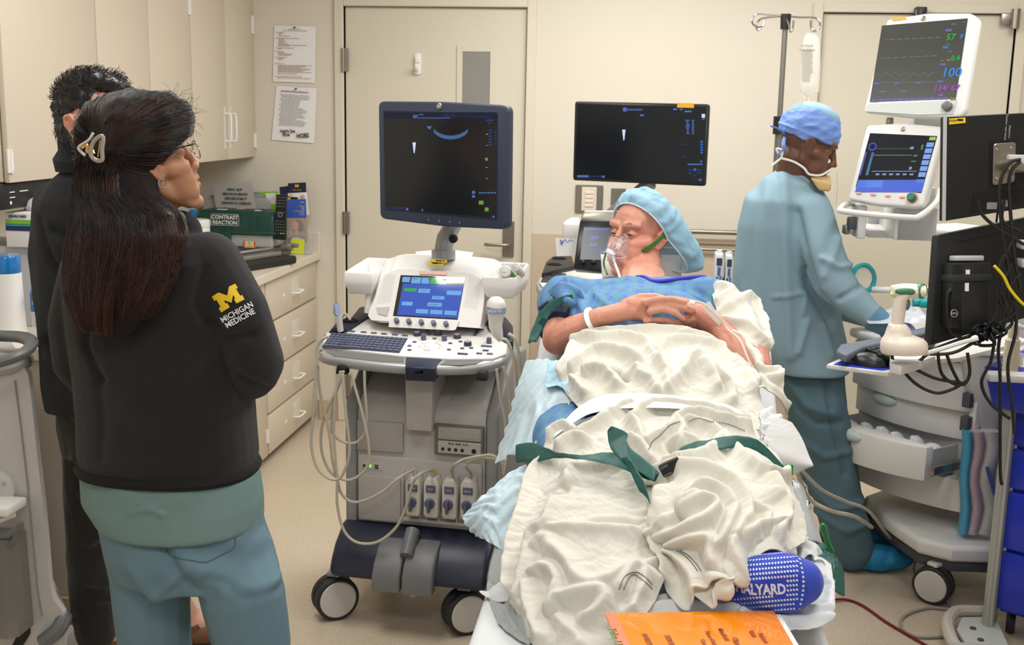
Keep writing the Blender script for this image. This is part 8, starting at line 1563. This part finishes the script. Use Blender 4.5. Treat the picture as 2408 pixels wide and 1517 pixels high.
obj('hem_band', MB().tube([(c.x+hw_*.985*abs(math.cos(q))**.83*(1 if math.cos(q) > 0 else -1), c.y+.143*abs(math.sin(q))**.83*(1 if math.sin(q) > 0 else -1), c.z+.006) for q in np.linspace(0, 2*PI, 49)[:-1]], .013, 8, closed=True, flat=1.), M_fhem, jk, M=T)
def cast_mesh(o, bv_, M, up, off):
 n_ = M.to_3x3() @ Vector((0, 0, 1)); me = o.data; bm2 = bmesh.new(); bm2.from_mesh(me); bmesh.ops.subdivide_edges(bm2, edges=list(bm2.edges), cuts=1, use_grid_fill=True); bm2.to_mesh(me); bm2.free()
 for v in me.vertices:
  h = bv_.ray_cast(v.co+n_*.05, -n_, .15)
  if h[0] is not None: v.co = h[0]+n_*up
 me.transform(Matrix.Translation(-off))
q0, n0 = onsurf(bvj, 537, 700, 0); q1, _ = onsurf(bvj, 556, 690, 0)
Mx = basis(q0, (q1-q0), n0.cross(q1-q0)); bl_ = blockM(.046, Mx, mat('embroidery_maize', 'e8c11c', .55, bump=.5, bscale=900), None, 'block_letter'); cast_mesh(bl_, bvj, Mx, .0025, WO); bl_.parent = jk
for s_, px, py in (('MICHIGAN', 558, 734), ('MEDICINE', 565, 749)):
 q, n_ = onsurf(bvj, px, py, 0); Mq = basis(q, (q1-q0), n_.cross(q1-q0)); o = text('lettering', s_, .0165, Mq, mat('embroidery_white', 'dcdcdc', .6), None, bold=.0003, depth=0, sx=.88); cast_mesh(o, bvj, Mq, .0025, WO); o.parent = jk
mb = MB(); rings_loft(mb, [(215, 588, 1060, 2.29, .13), (205, 604, 1110, 2.29, .145), (212, 612, 1170, 2.29, .155), (248, 612, 1218, 2.29, .158), (262, 606, 1226, 2.29, .157)], p=2.3)
WG = lambda pts, w=.012, h=.008: pxfold(pts, 2.13, w, h)
garment('scrub_top', mb, .006, M_scr1, wm, T, [WG([(260, 1150), (330, 1190), (420, 1180)], .02, .006), WG([(300, 1210), (350, 1200), (380, 1215)], .006, .008), WG([(560, 1110), (590, 1170)], .01, .006)], (.003, 10, 5), 4)
mb = MB(); rings_loft(mb, [(255, 606, 1150, 2.30, .13), (246, 615, 1230, 2.29, .148), (258, 636, 1290, 2.29, .15), (268, 655, 1345, 2.29, .135)], p=2.2)
def leg(px0, px1, x0, x1, z0, bot=.06): pass
chain(mb, [at(345, 1300, Y=2.29), at(357, 1400, Y=2.27), at(366, 1517, Y=2.27), Vector((kl.x, 2.27, .35)), Vector((al.x, 2.30, .07))], [.088, .086, .080, .080, .085]); chain(mb, [at(545, 1300, Y=2.28), at(572, 1400, Y=2.24), at(596, 1517, Y=2.24), Vector((kr.x, 2.25, .35)), Vector((ar.x, 2.27, .07))], [.092, .090, .082, .080, .085])
pts_, bvp = garment('scrub_pants', mb, .006, M_scr2, wm, T, [WG([(440, 1240), (470, 1300), (540, 1350), (620, 1360)], .02, -.008), WG([(350, 1240), (400, 1330), (450, 1400)], .012, -.012), WG([(430, 1330), (520, 1400), (600, 1420), (660, 1390)], .018, .014), WG([(480, 1370), (560, 1420), (640, 1430)], .012, -.010), WG([(300, 1340), (340, 1400), (400, 1440)], .018, .010), WG([(320, 1440), (380, 1390), (430, 1350)], .010, .008), WG([(580, 1300), (640, 1330)], .014, .008), WG([(290, 1260), (340, 1290), (380, 1290)], .016, -.008)], (.006, 9, 8), 5, lv=0)
pk = [onsurf(bvp, v.x, v.y, .001)[0] for v in catmull([(a, b, 0) for a, b in ((384, 1240), (390, 1270), (394, 1300), (415, 1312), (450, 1318), (485, 1322), (520, 1305), (552, 1285), (548, 1245), (541, 1210))], 4)]; obj('pocket_seam', MB().tube([q for q in pk if q is not None], .0011, 5), mat('seam_grey', '4f6670', .9), pts_, M=T)
for a in (al, ar): obj('shoe', MB().ell(a+Vector((.035, .06, -.035)), (.05, .13, .045), 16, 10, Matrix.Rotation(-.35, 3, 'Z')).ell(a+Vector((.035, .06, -.06)), (.052, .135, .02), 16, 8, Matrix.Rotation(-.35, 3, 'Z')), mat('clog_dark', '26282b', .5), wm, M=T)
HR = [(300, 395, 218, 2.25, .035), (255, 430, 240, 2.25, .075), (228, 443, 275, 2.245, .098), (212, 438, 312, 2.24, .100), (200, 400, 355, 2.225, .092), (192, 362, 400, 2.215, .080), (186, 366, 455, 2.185, .075), (178, 424, 500, 2.165, .060), (168, 432, 550, 2.145, .048), (163, 420, 600, 2.135, .042), (160, 400, 650, 2.125, .036), (166, 372, 705, 2.115, .030), (182, 345, 750, 2.11, .024), (205, 315, 785, 2.108, .014)]
mb = MB(); hr_r = rings_loft(mb, HR, n=40, p=2.0); mb.ell(hw((-.026, 0, .056)), (.101, .078, .098), 24, 16, HMw.to_3x3()); me_ = voxel(mb, .006, 5, .5, 'hair'); P = getv(me_); N_ = getn(me_)
P += N_*(.006*vnoise(P*[3, 3, .25], 14, 2, 2)+.003*vnoise(P*[8, 8, .3], 14, 4, 2))[:, None]; setv(me_, P); bvh = BVHTree.FromPolygons([tuple(v.co) for v in me_.vertices], [tuple(p.vertices) for p in me_.polygons])
M_hw = hair_mat('hair_dark_brown', '170f0e', '110c0c', .9, 1.6); nt_ = M_hw.node_tree
M_hw = hair_mat('hair_auburn_ends', '4a2016', '130d0d', 1.12, 1.46); me_.transform(T); link('hair', me_, mat('hair_mass', '181011', .7, spec=.25), wm, 80)
R_ = np.array(hr_r)   # rows x ring
def loftpt(v, th):
 v = np.clip(v, 0, 1)*(len(R_)-1.001); i = v.astype(int); f = (v-i)[..., None]; g = np.mod(th/(2*PI), 1)*40; j = g.astype(int) % 40; h = (g-np.floor(g))[..., None]
 return (R_[i, j]*(1-h)+R_[i, (j+1) % 40]*h)*(1-f)+(R_[np.minimum(i+1, len(R_)-1), j]*(1-h)+R_[np.minimum(i+1, len(R_)-1), (j+1) % 40]*h)*f
rng = np.random.RandomState(5); K_ = 2300; n = 18
th0 = PI+rng.rand(K_)*PI*1.08-.04*PI; v0 = .30+rng.rand(K_)*.35; v0 = np.where(np.cos(th0) > .45, .50+rng.rand(K_)*.15, v0); v1 = np.clip(.86+rng.rand(K_)*.16-.10*(np.cos(th0) > .2), 0, 1); tt = np.linspace(0, 1, n)[None, :]
clump = np.sin(th0*23)*.04+np.sin(th0*61)*.015; V_ = v0[:, None]+(v1-v0)[:, None]*tt; TH = th0[:, None]+clump[:, None]*tt**2*1.6+(rng.randn(K_)*.02)[:, None]*np.sin(tt*5)
pth = loftpt(V_, TH); ctr = loftpt(V_, TH+PI); pth = pth+(pth-ctr)/np.maximum(np.linalg.norm(pth-ctr, axis=2, keepdims=True), .02)*(.001+.008*rng.rand(K_)[:, None, None]*(.4+tt[..., None]))+np.array([1, 0, 0])*(.004*np.sin(tt*7+th0[:, None]*9))[..., None]
strands('hair_strands', pth, M_hw, wm, T, .0006)
clip_c = np.array(at(232, 352, Y=2.15)); K2 = 2200; n = 14     # swept back from the hairline to the clip
ec_ = Vector((-.026, 0, .056)); er_ = np.array((.107, .085, .103)); Ri = np.array(HMw)[:3, :3]; dc = (HMw.inverted() @ Vector(clip_c)-ec_); dc = np.array(dc)/er_; dc /= np.linalg.norm(dc)
d0 = np.stack([.25+.65*rng.rand(K2), rng.rand(K2)*2.0-1.15, rng.rand(K2)*1.2-.15], 1); d0 /= np.linalg.norm(d0, axis=1, keepdims=True); tt = np.linspace(0, 1, n)[None, :]
om = np.arccos(np.clip(d0 @ dc, -1, 1))[:, None]; D_ = (np.sin((1-tt)*om)/np.sin(om))[..., None]*d0[:, None]+(np.sin(tt*om)/np.sin(om))[..., None]*dc; D_ = D_*er_*(1+.07*rng.rand(K2)[:, None, None]*np.sin(tt*PI)[..., None]); S_ = (D_+np.array(ec_)) @ Ri.T+np.array(HMw)[:3, 3]; ce = np.array(at(330, 330, Y=2.25)); cw = HMw @ ec_
for a_ in range(K2):
 for b__ in range(n):
  d = (Vector(S_[a_, b__])-cw); l_ = d.length; d /= l_; h = bvh.ray_cast(cw+d*.3, -d, .3)
  if h[0] is not None: S_[a_, b__] = h[0]+d*(.001+max(0, l_-.107)*.6+.002*(a_ % 3))
strands('hair_strands', S_, M_hw, wm, T, .0006)
K3 = 260; st = loftpt(.02+rng.rand(K3, 1)*.2+0*tt, rng.rand(K3, 1)*2*PI+0*tt); fly = st+(st-ce)*(.01+.045*rng.rand(K3, 1, 1))*np.sin(tt*PI)[..., None]+np.cumsum(rng.randn(K3, 1, 3)*.0015+rng.randn(K3, n, 3)*.0008, 1); strands('stray_hair', fly, M_hw, wm, T, .0003)
M_gold = mat('gold', 'd8b070', .25, metal=.9); M_rs = mat('clip_taupe', 'a59a90', .3)
cl = obj('hair_clip', MB().tube(catmull([at(a, b, Y=2.085) for a, b in ((237, 378), (224, 376), (213, 362), (219, 335), (235, 321), (243, 325), (240, 350), (241, 372))], 4, True), .0042, 8, closed=True), M_rs, wm, M=T); obj('clip_jaw', MB().tube(catmull([at(a, b, Y=y) for a, b, y in ((219, 313, 2.10), (208, 330, 2.10), (187, 344, 2.11), (186, 352, 2.11), (200, 366, 2.11))], 5), .0045, 8, flat=.6), mat('clip_cream', 'd9d0c6', .3), cl, M=T)
obj('clip_spring', MB().tube(catmull([at(a, b, Y=2.10) for a, b in ((192, 348), (204, 341), (206, 358), (214, 350), (220, 362))], 4), .0035, 7).tube([at(236, 330, Y=2.083), at(230, 370, Y=2.083)], .0016, 6), M_gold, cl, M=T)
M_gf = mat('frame_metal', 'c9b9a5', .2, metal=.9); M_lens = mat('lens_clear', 'f0f4f4', .03, alpha=.16, spec=1.)
gl = obj('glasses', MB().tube(catmull([hw((-.002, -.078, .024)), hw((.04, -.074, .024)), hw((.088, -.066, .022)), hw((.098, -.058, .021))], 4), .0022, 8, flat=.6), M_black, wm, M=T)
for q in (-1, 1):
 ring = [hw((.104-.0025*abs(math.cos(a)+.2), q*.034+.026*math.cos(a)*-1, .006+.019*math.sin(a))) for a in np.linspace(0, 2*PI, 25)[:-1]]
 obj('lens_frame', MB().tube(ring, .0014, 6, closed=True), M_gf, gl, M=T); mbl = MB(); mbl.bm.faces.new([mbl.bm.verts.new(p) for p in ring]); obj('lens', mbl, M_lens, gl, 0, M=T)
obj('bridge', MB().tube(catmull([hw((.103, -.010, .012)), hw((.106, 0, .015)), hw((.103, .010, .012))], 4), .0013, 6).tube([hw((.098, -.058, .021)), hw((.103, -.060, .012))], .0022, 6), M_gf, gl, M=T)
ec = hw((.004, -.081, -.034)); obj('earring', MB().tube([ec+Vector((.0085*math.cos(a)*.75, .0085*math.cos(a)*.6, .0095*math.sin(a))) for a in np.linspace(0, 2*PI, 17)[:-1]], .0014, 6, closed=True), M_chrome, wm, M=T)
MO = Vector((at(190, 1000, Y=2.86).x, 2.86, 0)); T = Matrix.Translation(-MO)
mn = thing('person', 'man with short dark hair in black roll-neck sweater and dark trousers behind the woman', 'person', MO)
HMm = hframe(at(230, 296, Y=2.88), (.90, -.42, -.02), (-.03, 0, 1)); hw = lambda p: HMm @ Vector(p)
M_sw = mat('sweater_black', '15181c', .95, bump=.8, bscale=600, sheen=.1, var=.2, vscale=500, bdist=.003); M_cord = mat('trousers_dark', '1d1a19', .95, bump=.5, bscale=400, sheen=.25, var=.15, vscale=60)
mb = MB(); head_prims(mb, HMm, 1.0); nk = at(205, 430, Y=2.90); cap(mb, hw((-.02, 0, -.05)), nk, .058, .064); pm = at(230, 950, Y=2.93); cap(mb, nk+Vector((.01, .02, -.10)), pm, .085, .08)
sl, sr = at(145, 490, Y=2.92), at(320, 490, Y=2.95); el_, er_ = at(136, 715, Y=2.93), at(350, 720, Y=3.0); hl, hr = at(250, 790, Y=3.06), at(300, 780, Y=3.10)
chain(mb, [sl, el_, hl], [.036, .03, .024]); chain(mb, [sr, er_, hr], [.036, .03, .024]); hand_prims(mb, armframe(el_, hl), 1., (.5, .6, .6, .7), .5, 1); hand_prims(mb, armframe(er_, hr), 1., (.5, .6, .6, .7), .5, -1)
f1, f2 = at(218, 1470, Z=.08), at(440, 1480, Z=.08); f1 = at(225, 1440, Y=2.98); f1.z = .09; f2 = Vector((at(452, 1480, Z=.05).x, 3.12, .09))
chain(mb, [pm+Vector((-.03, 0, -.03)), at(222, 1210, Y=2.94), f1], [.05, .04, .036]); chain(mb, [pm+Vector((.10, .03, -.03)), at(312, 1200, Y=2.99), f2], [.06, .042, .036])
for a in (f1, f2): chain(mb, [a, a+Vector((.11, .06, -.045))], [.038, .03])
me_ = voxel(mb, .005, 5, .5, 'skin'); P = head_sculpt(getv(me_), HMm); setv(me_, P); set_tint(me_, 'd2a08c', [(hw((.0, -.088, .01)), .035, 'd98a78', .7), (hw((.08, -.03, .06)), .05, 'd9968a', .5)], .05, 25); me_.transform(T); link('body', me_, M_sk, mn, 80)
mb = MB(); mb.ell(hw((-.034, 0, .056)), (.098, .084, .090), 24, 16, HMm.to_3x3()); mb.ell(hw((-.045, 0, -.01)), (.074, .078, .085), 20, 14, HMm.to_3x3()); cap(mb, hw((.030, -.02, .118)), hw((.080, .0, .105)), .030, .020); cap(mb, hw((.035, .03, .112)), hw((.075, .02, .104)), .028, .020); cap(mb, hw((-.06, 0, -.04)), hw((-.055, 0, -.085)), .045, .030)
me_ = voxel(mb, .005, 3, .5, 'hair'); P = getv(me_); N_ = getn(me_); P += N_*(.010*np.maximum(0, vnoise(P, 42, 2, 3))+.004*vnoise(P, 90, 3, 2))[:, None]
I_ = np.array(HMm.inverted()); Q = P @ I_[:3, :3].T+I_[:3, 3]; k = np.exp(-(((Q-np.array([.012, -.088, .0]))/np.array([.026, .03, .034]))**2).sum(1)); P -= N_*(.022*k)[:, None]
setv(me_, P); cen = np.array(hw((-.02, 0, .03))); K4 = 2600; ids = rng.randint(0, len(P), K4); pp = P[ids]; nn = N_[ids]; tt = np.linspace(0, 1, 7)[None, :, None]
dirv = np.array(HMm.to_3x3() @ Vector((.5, 0, .2))); up_ = (pp[:, 2:3]-cen[2]) > .03; tl_ = np.where(up_, dirv[None], np.array([[0, 0, -1.]])); tl_ = tl_-nn*(tl_*nn).sum(1, keepdims=True)
Lh = np.where(up_, .026, .010)*(0.5+rng.rand(K4, 1)); pth = pp[:, None]+nn[:, None]*(.004*np.sin(tt*2.5))*np.where(up_, 2.2, .8)[:, None]+tl_[:, None]*Lh[:, None]*tt+rng.randn(K4, 1, 3)*.004*tt**2
M_hm = hair_mat('hair_black', '0e0d0e', '141214', 1.5, 1.8); strands('hair_strands', pth, M_hm, mn, T, .0006); me_.transform(T); link('hair', me_, M_hm, mn, 80)
obj('glasses', MB().tube([hw((-.002, -.080, .026)), hw((.095, -.066, .024))], .0014, 6).tube([hw((.100, -.034-.024*math.cos(a), .006+.018*math.sin(a))) for a in np.linspace(0, 2*PI, 17)[:-1]], .0012, 5, closed=True).tube([hw((.100, .034-.024*math.cos(a), .006+.018*math.sin(a))) for a in np.linspace(0, 2*PI, 17)[:-1]], .0012, 5, closed=True).tube([hw((.101, -.011, .01)), hw((.101, .011, .01))], .0012, 5), M_gf, mn, M=T)
mb = MB(); rings_loft(mb, [(160, 260, 398, 2.90, .06), (130, 300, 425, 2.90, .085), (98, 350, 470, 2.91, .115), (92, 370, 560, 2.92, .135), (100, 370, 680, 2.93, .14), (112, 360, 800, 2.93, .14), (118, 350, 900, 2.93, .14), (128, 345, 955, 2.93, .135)], p=2.4)
chain(mb, [at(130, 480, Y=2.89), at(118, 600, Y=2.89), at(130, 720, Y=2.90), at(160, 795, Y=2.96), hl], [.058, .056, .053, .050, .042]); chain(mb, [sr, er_, hr], [.06, .055, .042])
MF = lambda pts, w=.014, h=-.010: pxfold(pts, 2.80, w, h)
sw_, _ = garment('sweater', mb, .007, M_sw, mn, T, [MF([(85, 520), (120, 600), (150, 640)]), MF([(130, 540), (170, 560)]), MF([(110, 800), (160, 860), (200, 880)], .016), MF([(108, 845), (130, 862)], .008, .014)], (.006, 9, 11), 5)
tn = [at(187, 402, Y=2.895), at(186, 385, Y=2.895), at(184, 370, Y=2.895)]; mb = MB().tube([nk+Vector((.0, 0, .03)), nk+Vector((.0, .0, .055)), nk+Vector((.005, 0, .075)), nk+Vector((.008, 0, .10)), nk+Vector((.01, 0, .115))], [.078, .084, .074, .077, .066], 24); obj('roll_collar', mb, M_sw, sw_, M=T)
mb = MB(); rings_loft(mb, [(140, 345, 930, 2.93, .12), (150, 345, 1000, 2.93, .125), (160, 350, 1060, 2.93, .12)], p=2.2); chain(mb, [at(222, 1040, Y=2.93), at(215, 1200, Y=2.93), at(213, 1330, Y=2.94), at(220, 1440, Y=2.96), Vector((f1.x, f1.y, .10))], [.088, .072, .066, .062, .060]); chain(mb, [at(300, 1040, Y=2.96), at(310, 1200, Y=2.99), at(330, 1330, Y=3.04), Vector((f2.x-.05, f2.y, .12))], [.088, .074, .066, .062])
garment('trousers', mb, .007, M_cord, mn, T, [MF([(165, 1080), (200, 1100), (240, 1090)], .01, .010), MF([(170, 1180), (220, 1210), (260, 1190)], .01, .010), MF([(180, 1300), (230, 1260), (262, 1240)], .012, .012), MF([(180, 1400), (230, 1430), (265, 1410)], .010, .012), MF([(190, 1450), (240, 1470), (270, 1450)], .010, .012), MF([(150, 960), (200, 1000)], .01, .01)], (.012, 11, 4), 4)
M_shoe = mat('shoe_brown', '6e4a30', .55, var=.15, vscale=20); M_sole = mat('shoe_sole', '241c18', .7)
for k, (a, an_) in enumerate(((f1, .45), (f2, .35))):
 c = Vector((a.x+.06, a.y+.03, .0)); R2 = Matrix.Rotation(an_, 3, 'Z'); s_ = obj('shoe', MB().ell(c+Vector((0, 0, .045)), (.135, .052, .045), 22, 12, R2).ell(c+R2 @ Vector((-.06, 0, .075)), (.055, .045, .045), 16, 10, R2), M_shoe, mn, M=T); obj('sole', MB().ell(c+Vector((0, 0, .016)), (.140, .055, .018), 22, 8, R2), M_sole, s_, M=T)
RO = Vector((at(1960, 1250, Y=4.15).x, 4.15, 0)); T = Matrix.Translation(-RO)
rm = thing('person', 'man in blue surgical cap and pale blue gown bending towards the anaesthesia machine', 'person', RO)
HMr = hframe(at(1902, 345, Y=4.12), (.90, -.10, -.36), (.36, .0, .93)); hw = lambda p: HMr @ Vector(p)
M_gwn = mat('gown_paleblue', '84a0ad', .85, bump=.15, bscale=600, var=.03, vscale=10); M_tpt = mat('pants_teal', '506a74', .85, bump=.15, bscale=600, var=.04, vscale=12)
mb = MB(); head_prims(mb, HMr, 1.0); nk = at(1862, 440, Y=4.16); cap(mb, hw((-.03, 0, -.05)), nk, .056, .066); pm = at(1908, 890, Y=4.20); cap(mb, nk-Vector((0, 0, .10)), pm, .09, .11); shn = at(1895, 520, Y=4.08); shf = at(1840, 520, Y=4.34); en = at(1950, 690, Y=3.96); wn = at(2075, 758, Y=3.88); ef = at(1930, 700, Y=4.40); wf = at(2060, 750, Y=4.30)
chain(mb, [shn, at(1925, 590, Y=4.02), en, wn], [.034, .028, .022, .024]); chain(mb, [shf, ef, wf], [.036, .03, .026]); hand_prims(mb, armframe(en, wn), 1., (.3, .4, .45, .5), .4, 1); hand_prims(mb, armframe(ef, wf), 1., (.3, .4, .45, .5), .4, -1)
g1, g2 = Vector((at(2010, 1300, Z=.05).x-.02, 4.10, .09)), Vector((at(2000, 1260, Y=4.35).x, 4.35, .09)); chain(mb, [pm+Vector((0, -.08, -.03)), at(1948, 1080, Y=4.12), g1], [.06, .045, .036]); chain(mb, [pm+Vector((0, .08, -.03)), at(1932, 1080, Y=4.32), g2], [.06, .045, .036])
for a in (g1, g2): chain(mb, [a, a+Vector((.14, .0, -.045))], [.036, .03])
me_ = voxel(mb, .005, 5, .5, 'skin'); P = head_sculpt(getv(me_), HMr); setv(me_, P); set_tint(me_, '6b4634', [(hw((-.06, 0, .0)), .06, '3a2820', .7), (hw((.09, 0, -.055)), .02, '4a2c26', .7), (hw((.088, 0, -.09)), .022, '2a1d18', .6), (hw((.07, -.03, -.03)), .03, '84563e', .4), (wn+Vector((.1, -.03, 0)), .14, '5a62b8', 1.)], .06, 25); me_.transform(T); link('body', me_, M_sk, rm, 80)
obj('eye', MB().tube([hw((.077-25*t_*t_, -.031+t_, .008)) for t_ in np.linspace(-.009, .009, 5)], [.0005, .0018, .0024, .0018, .0005], 6), M_eyed, rm, M=T); obj('eyebrow', MB().tube([hw((.092, -.014, .030)), hw((.086, -.034, .034)), hw((.070, -.050, .028))], [.0022, .003, .001], 6), M_eyed, rm, M=T)
mb = MB(); mb.ell(hw((-.02, 0, .050)), (.110, .088, .098), 28, 18, HMr.to_3x3()); me_ = voxel(mb, .004, 3, .5, 'surgical_cap'); P = getv(me_); I_ = np.array(HMr.inverted()); Q = P @ I_[:3, :3].T+I_[:3, 3]; cut = .030-.10*(Q[:, 0]+.0)*-.12; low = np.where(Q[:, 0] < 0, .012, .030); d = low-Q[:, 2]; m_ = d > 0; Q[m_, 2] = low[m_]-d[m_]*.04; Q[:, :2] = np.where(m_[:, None], Q[:, :2]*(1-.5*np.clip(d/.06, 0, 1))[:, None], Q[:, :2])
R3_ = np.array(HMr)[:3, :3]; P = Q @ R3_.T+np.array(HMr)[:3, 3]; setv(me_, P); N_ = getn(me_); P += N_*(.006*vnoise(P*[1, 1, 2.2], 26, 4, 2)+.0025*vnoise(P, 60, 7, 2)+.004*np.exp(-((Q[:, 2]-.035)/.004)**2))[:, None]; setv(me_, P); me_.transform(T)
cp_ = link('surgical_cap', me_, mat('cap_periwinkle', '6f8fd0', .7, bump=.2, bscale=300), rm, 60); obj('cap_crown', MB().ell(hw((-.015, 0, .118)), (.075, .062, .034), 22, 12, HMr.to_3x3()), mat('crown_pale', '8fb0c4', .7), cp_, M=T)
obj('cap_tie', MB().tube(catmull([at(a, b, Y=y) for a, b, y in ((1848, 318, 4.10), (1838, 308, 4.08), (1828, 302, 4.07), (1812, 296, 4.06))], 4), .006, 6, flat=.4).tube(catmull([at(a, b, Y=y) for a, b, y in ((1846, 322, 4.10), (1842, 340, 4.06), (1846, 348, 4.06), (1838, 358, 4.06), (1828, 365, 4.06))], 4), .007, 6, flat=.5), MATS['cap_periwinkle'], cp_, M=T)
msk = obj('face_mask', MB().hexa([*[at(a, b, Y=4.03) for a, b in ((1905, 418), (1956, 432), (1952, 452), (1925, 448))], *[at(a, b, Y=4.13) for a, b in ((1903, 414), (1953, 410), (1954, 440), (1925, 444))]], .008, 3), mat('mask_tan', 'c9ab74', .7, bump=.6, bscale=90), rm, M=T)
M_ms = mat('strap_white', 'e2e2df', .6); obj('mask_strap', MB().tube(catmull([at(a, b, Y=y) for a, b, y in ((1836, 372, 4.06), (1865, 380, 4.05), (1890, 395, 4.04), (1903, 410, 4.04), (1930, 412, 4.04), (1952, 400, 4.05))], 5), .004, 6), M_ms, msk, M=T)
obj('strap_knot', MB().tube(catmull([at(a, b, Y=4.06) for a, b in ((1838, 352), (1826, 350), (1832, 362), (1840, 356), (1836, 372), (1822, 384), (1816, 390))], 4), .004, 6), M_ms, rm, M=T); obj('mask_tail', MB().tube([at(1968, 405, Y=4.05), at(1970, 440, Y=4.05), at(1966, 480, Y=4.05)], .005, 6, flat=.3), mat('tail_clear', 'dfe4e6', .3, alpha=.6), rm, M=T)
mb = MB(); rings_loft(mb, [(1822, 1905, 405, 4.16, .07), (1790, 1925, 430, 4.17, .12), (1752, 1950, 470, 4.18, .17), (1736, 1962, 530, 4.18, .18), (1724, 1968, 620, 4.18, .17), (1716, 1975, 720, 4.18, .165), (1740, 1992, 800, 4.18, .165), (1790, 1998, 850, 4.18, .165), (1808, 1996, 868, 4.18, .165)], p=2.2)
chain(mb, [at(1905, 505, Y=4.05), at(1930, 590, Y=3.99), at(1962, 668, Y=3.95), at(2005, 705, Y=3.92), at(2055, 748, Y=3.89)], [.080, .078, .074, .062, .046]); chain(mb, [shf, ef, wf], [.07, .065, .045])
RF = lambda pts, w=.018, h=-.014: pxfold(pts, 4.0, w, h)
gw, _ = garment('gown', mb, .008, M_gwn, rm, T, [RF([(1870, 500), (1885, 600), (1905, 680), (1935, 720), (1960, 760)], .020, -.024), RF([(1815, 430), (1800, 520), (1790, 640), (1780, 760)], .02, .012), RF([(1850, 420), (1845, 540), (1850, 680), (1860, 840)], .018, .014), RF([(1775, 440), (1760, 540), (1750, 660), (1760, 780)], .016, .010), RF([(1900, 760), (1880, 830)], .012, .014), RF([(1940, 770), (1960, 840)], .012, .014), RF([(1925, 600), (1960, 620), (1990, 618)], .010, .014), RF([(1960, 690), (1990, 670), (2015, 660)], .010, -.012), RF([(1965, 560), (1930, 640)], .014, .010), RF([(1820, 700), (1900, 690), (1890, 740)], .008, .008)], (.006, 6, 2), 6)
obj('sleeve_cuff', MB().tube([at(2052, 746, Y=3.892), at(2092, 772, Y=3.87)], [.046, .034], 20), mat('cuff_blue', '5d84a0', .9, bump=.5, bscale=500), rm, M=T)
mb = MB(); mb.tube(catmull([nk+Vector((.055*math.cos(a)-.01*0, .062*math.sin(a), .035+.018*-math.cos(a))) for a in np.linspace(0, 2*PI, 13)[:-1]], 3, True), .007, 6, closed=True); obj('undershirt_collar', mb, M_ms, rm, M=T)
mb = MB(); rings_loft(mb, [(1830, 1982, 850, 4.20, .14), (1835, 1985, 900, 4.20, .15), (1850, 1990, 980, 4.20, .15)], p=2.2); chain(mb, [at(1925, 960, Y=4.12), at(1955, 1100, Y=4.11), at(1985, 1230, Y=4.10), Vector((g1.x, g1.y, .08))], [.098, .094, .088, .080]); chain(mb, [at(1915, 960, Y=4.28), at(1935, 1100, Y=4.32), Vector((g2.x, g2.y, .10))], [.098, .090, .078])
garment('scrub_pants', mb, .008, M_tpt, rm, T, [RF([(1860, 900), (1900, 960), (1960, 980)], .014, .016), RF([(1870, 960), (1920, 1000), (1980, 1000)], .012, -.012), RF([(1880, 1040), (1940, 1080), (2000, 1070)], .014, .012), RF([(1910, 1150), (1960, 1200), (2030, 1190)], .014, .014), RF([(1930, 1220), (1990, 1250), (2040, 1240)], .014, .014), RF([(1950, 900), (1960, 1000), (1990, 1120)], .012, -.012)], (.014, 8, 6), 4)
M_sc = mat('shoe_cover', '1f7fb0', .6, bump=.6, bscale=60, var=.2, vscale=30)
for a in (g1, g2):
 mb = MB(); mb.ell((a.x+.075, a.y, .05), (.155, .062, .05), 24, 14); mb.ell((a.x, a.y, .08), (.07, .062, .06), 18, 12); me_ = voxel(mb, .006, 3, .5, 'shoe_cover'); P = getv(me_); P += getn(me_)*(.007*vnoise(P, 30, 3, 2))[:, None]; P[:, 2] = np.maximum(P[:, 2], .003); setv(me_, P); me_.transform(T); link('shoe_cover', me_, M_sc, rm, 60)
def fcab(label, pts, r, m, cat='cable'):
 P = [at(a, b, Z=z) for a, b, z in pts]; c = P[0].copy(); o = obj('floor_cable', MB().tube(catmull([p-c for p in P], 6), r, 8), m); o.location = c; tag(o, label, cat)
fcab('dark red cable curving over the floor at the lower right', [(1950, 1412, .012), (1990, 1410, .006), (2030, 1425, .006), (2080, 1460, .006), (2130, 1490, .006), (2200, 1530, .006)], .0045, mat('cable_red', '7a1824', .4))
fcab('grey cable looping on the floor in front of the anaesthesia caster', [(2190, 1240, .2), (2150, 1330, .03), (2165, 1360, .008), (2210, 1405, .006), (2240, 1432, .006), (2180, 1430, .006), (2125, 1450, .006), (2122, 1478, .006), (2160, 1498, .006), (2240, 1496, .006)], .005, mat('cable_grey', '9a968c', .4))
fcab('pale hose running from the bed past the teal trousers to the floor', [(1880, 1100, .62), (1930, 1150, .5), (1990, 1180, .42), (2040, 1200, .36), (2080, 1250, .2), (2110, 1290, .05), (2060, 1315, .012), (1985, 1322, .008)], .0055, mat('hose_pale', 'b3b0a6', .35))
fcab('thin pale tubing drooping beside the pale hose under the bed side', [(1875, 1110, .6), (1900, 1170, .45), (1950, 1200, .4), (2010, 1215, .36), (2050, 1240, .25)], .007, mat('hose_cream', 'b9b3a4', .4))
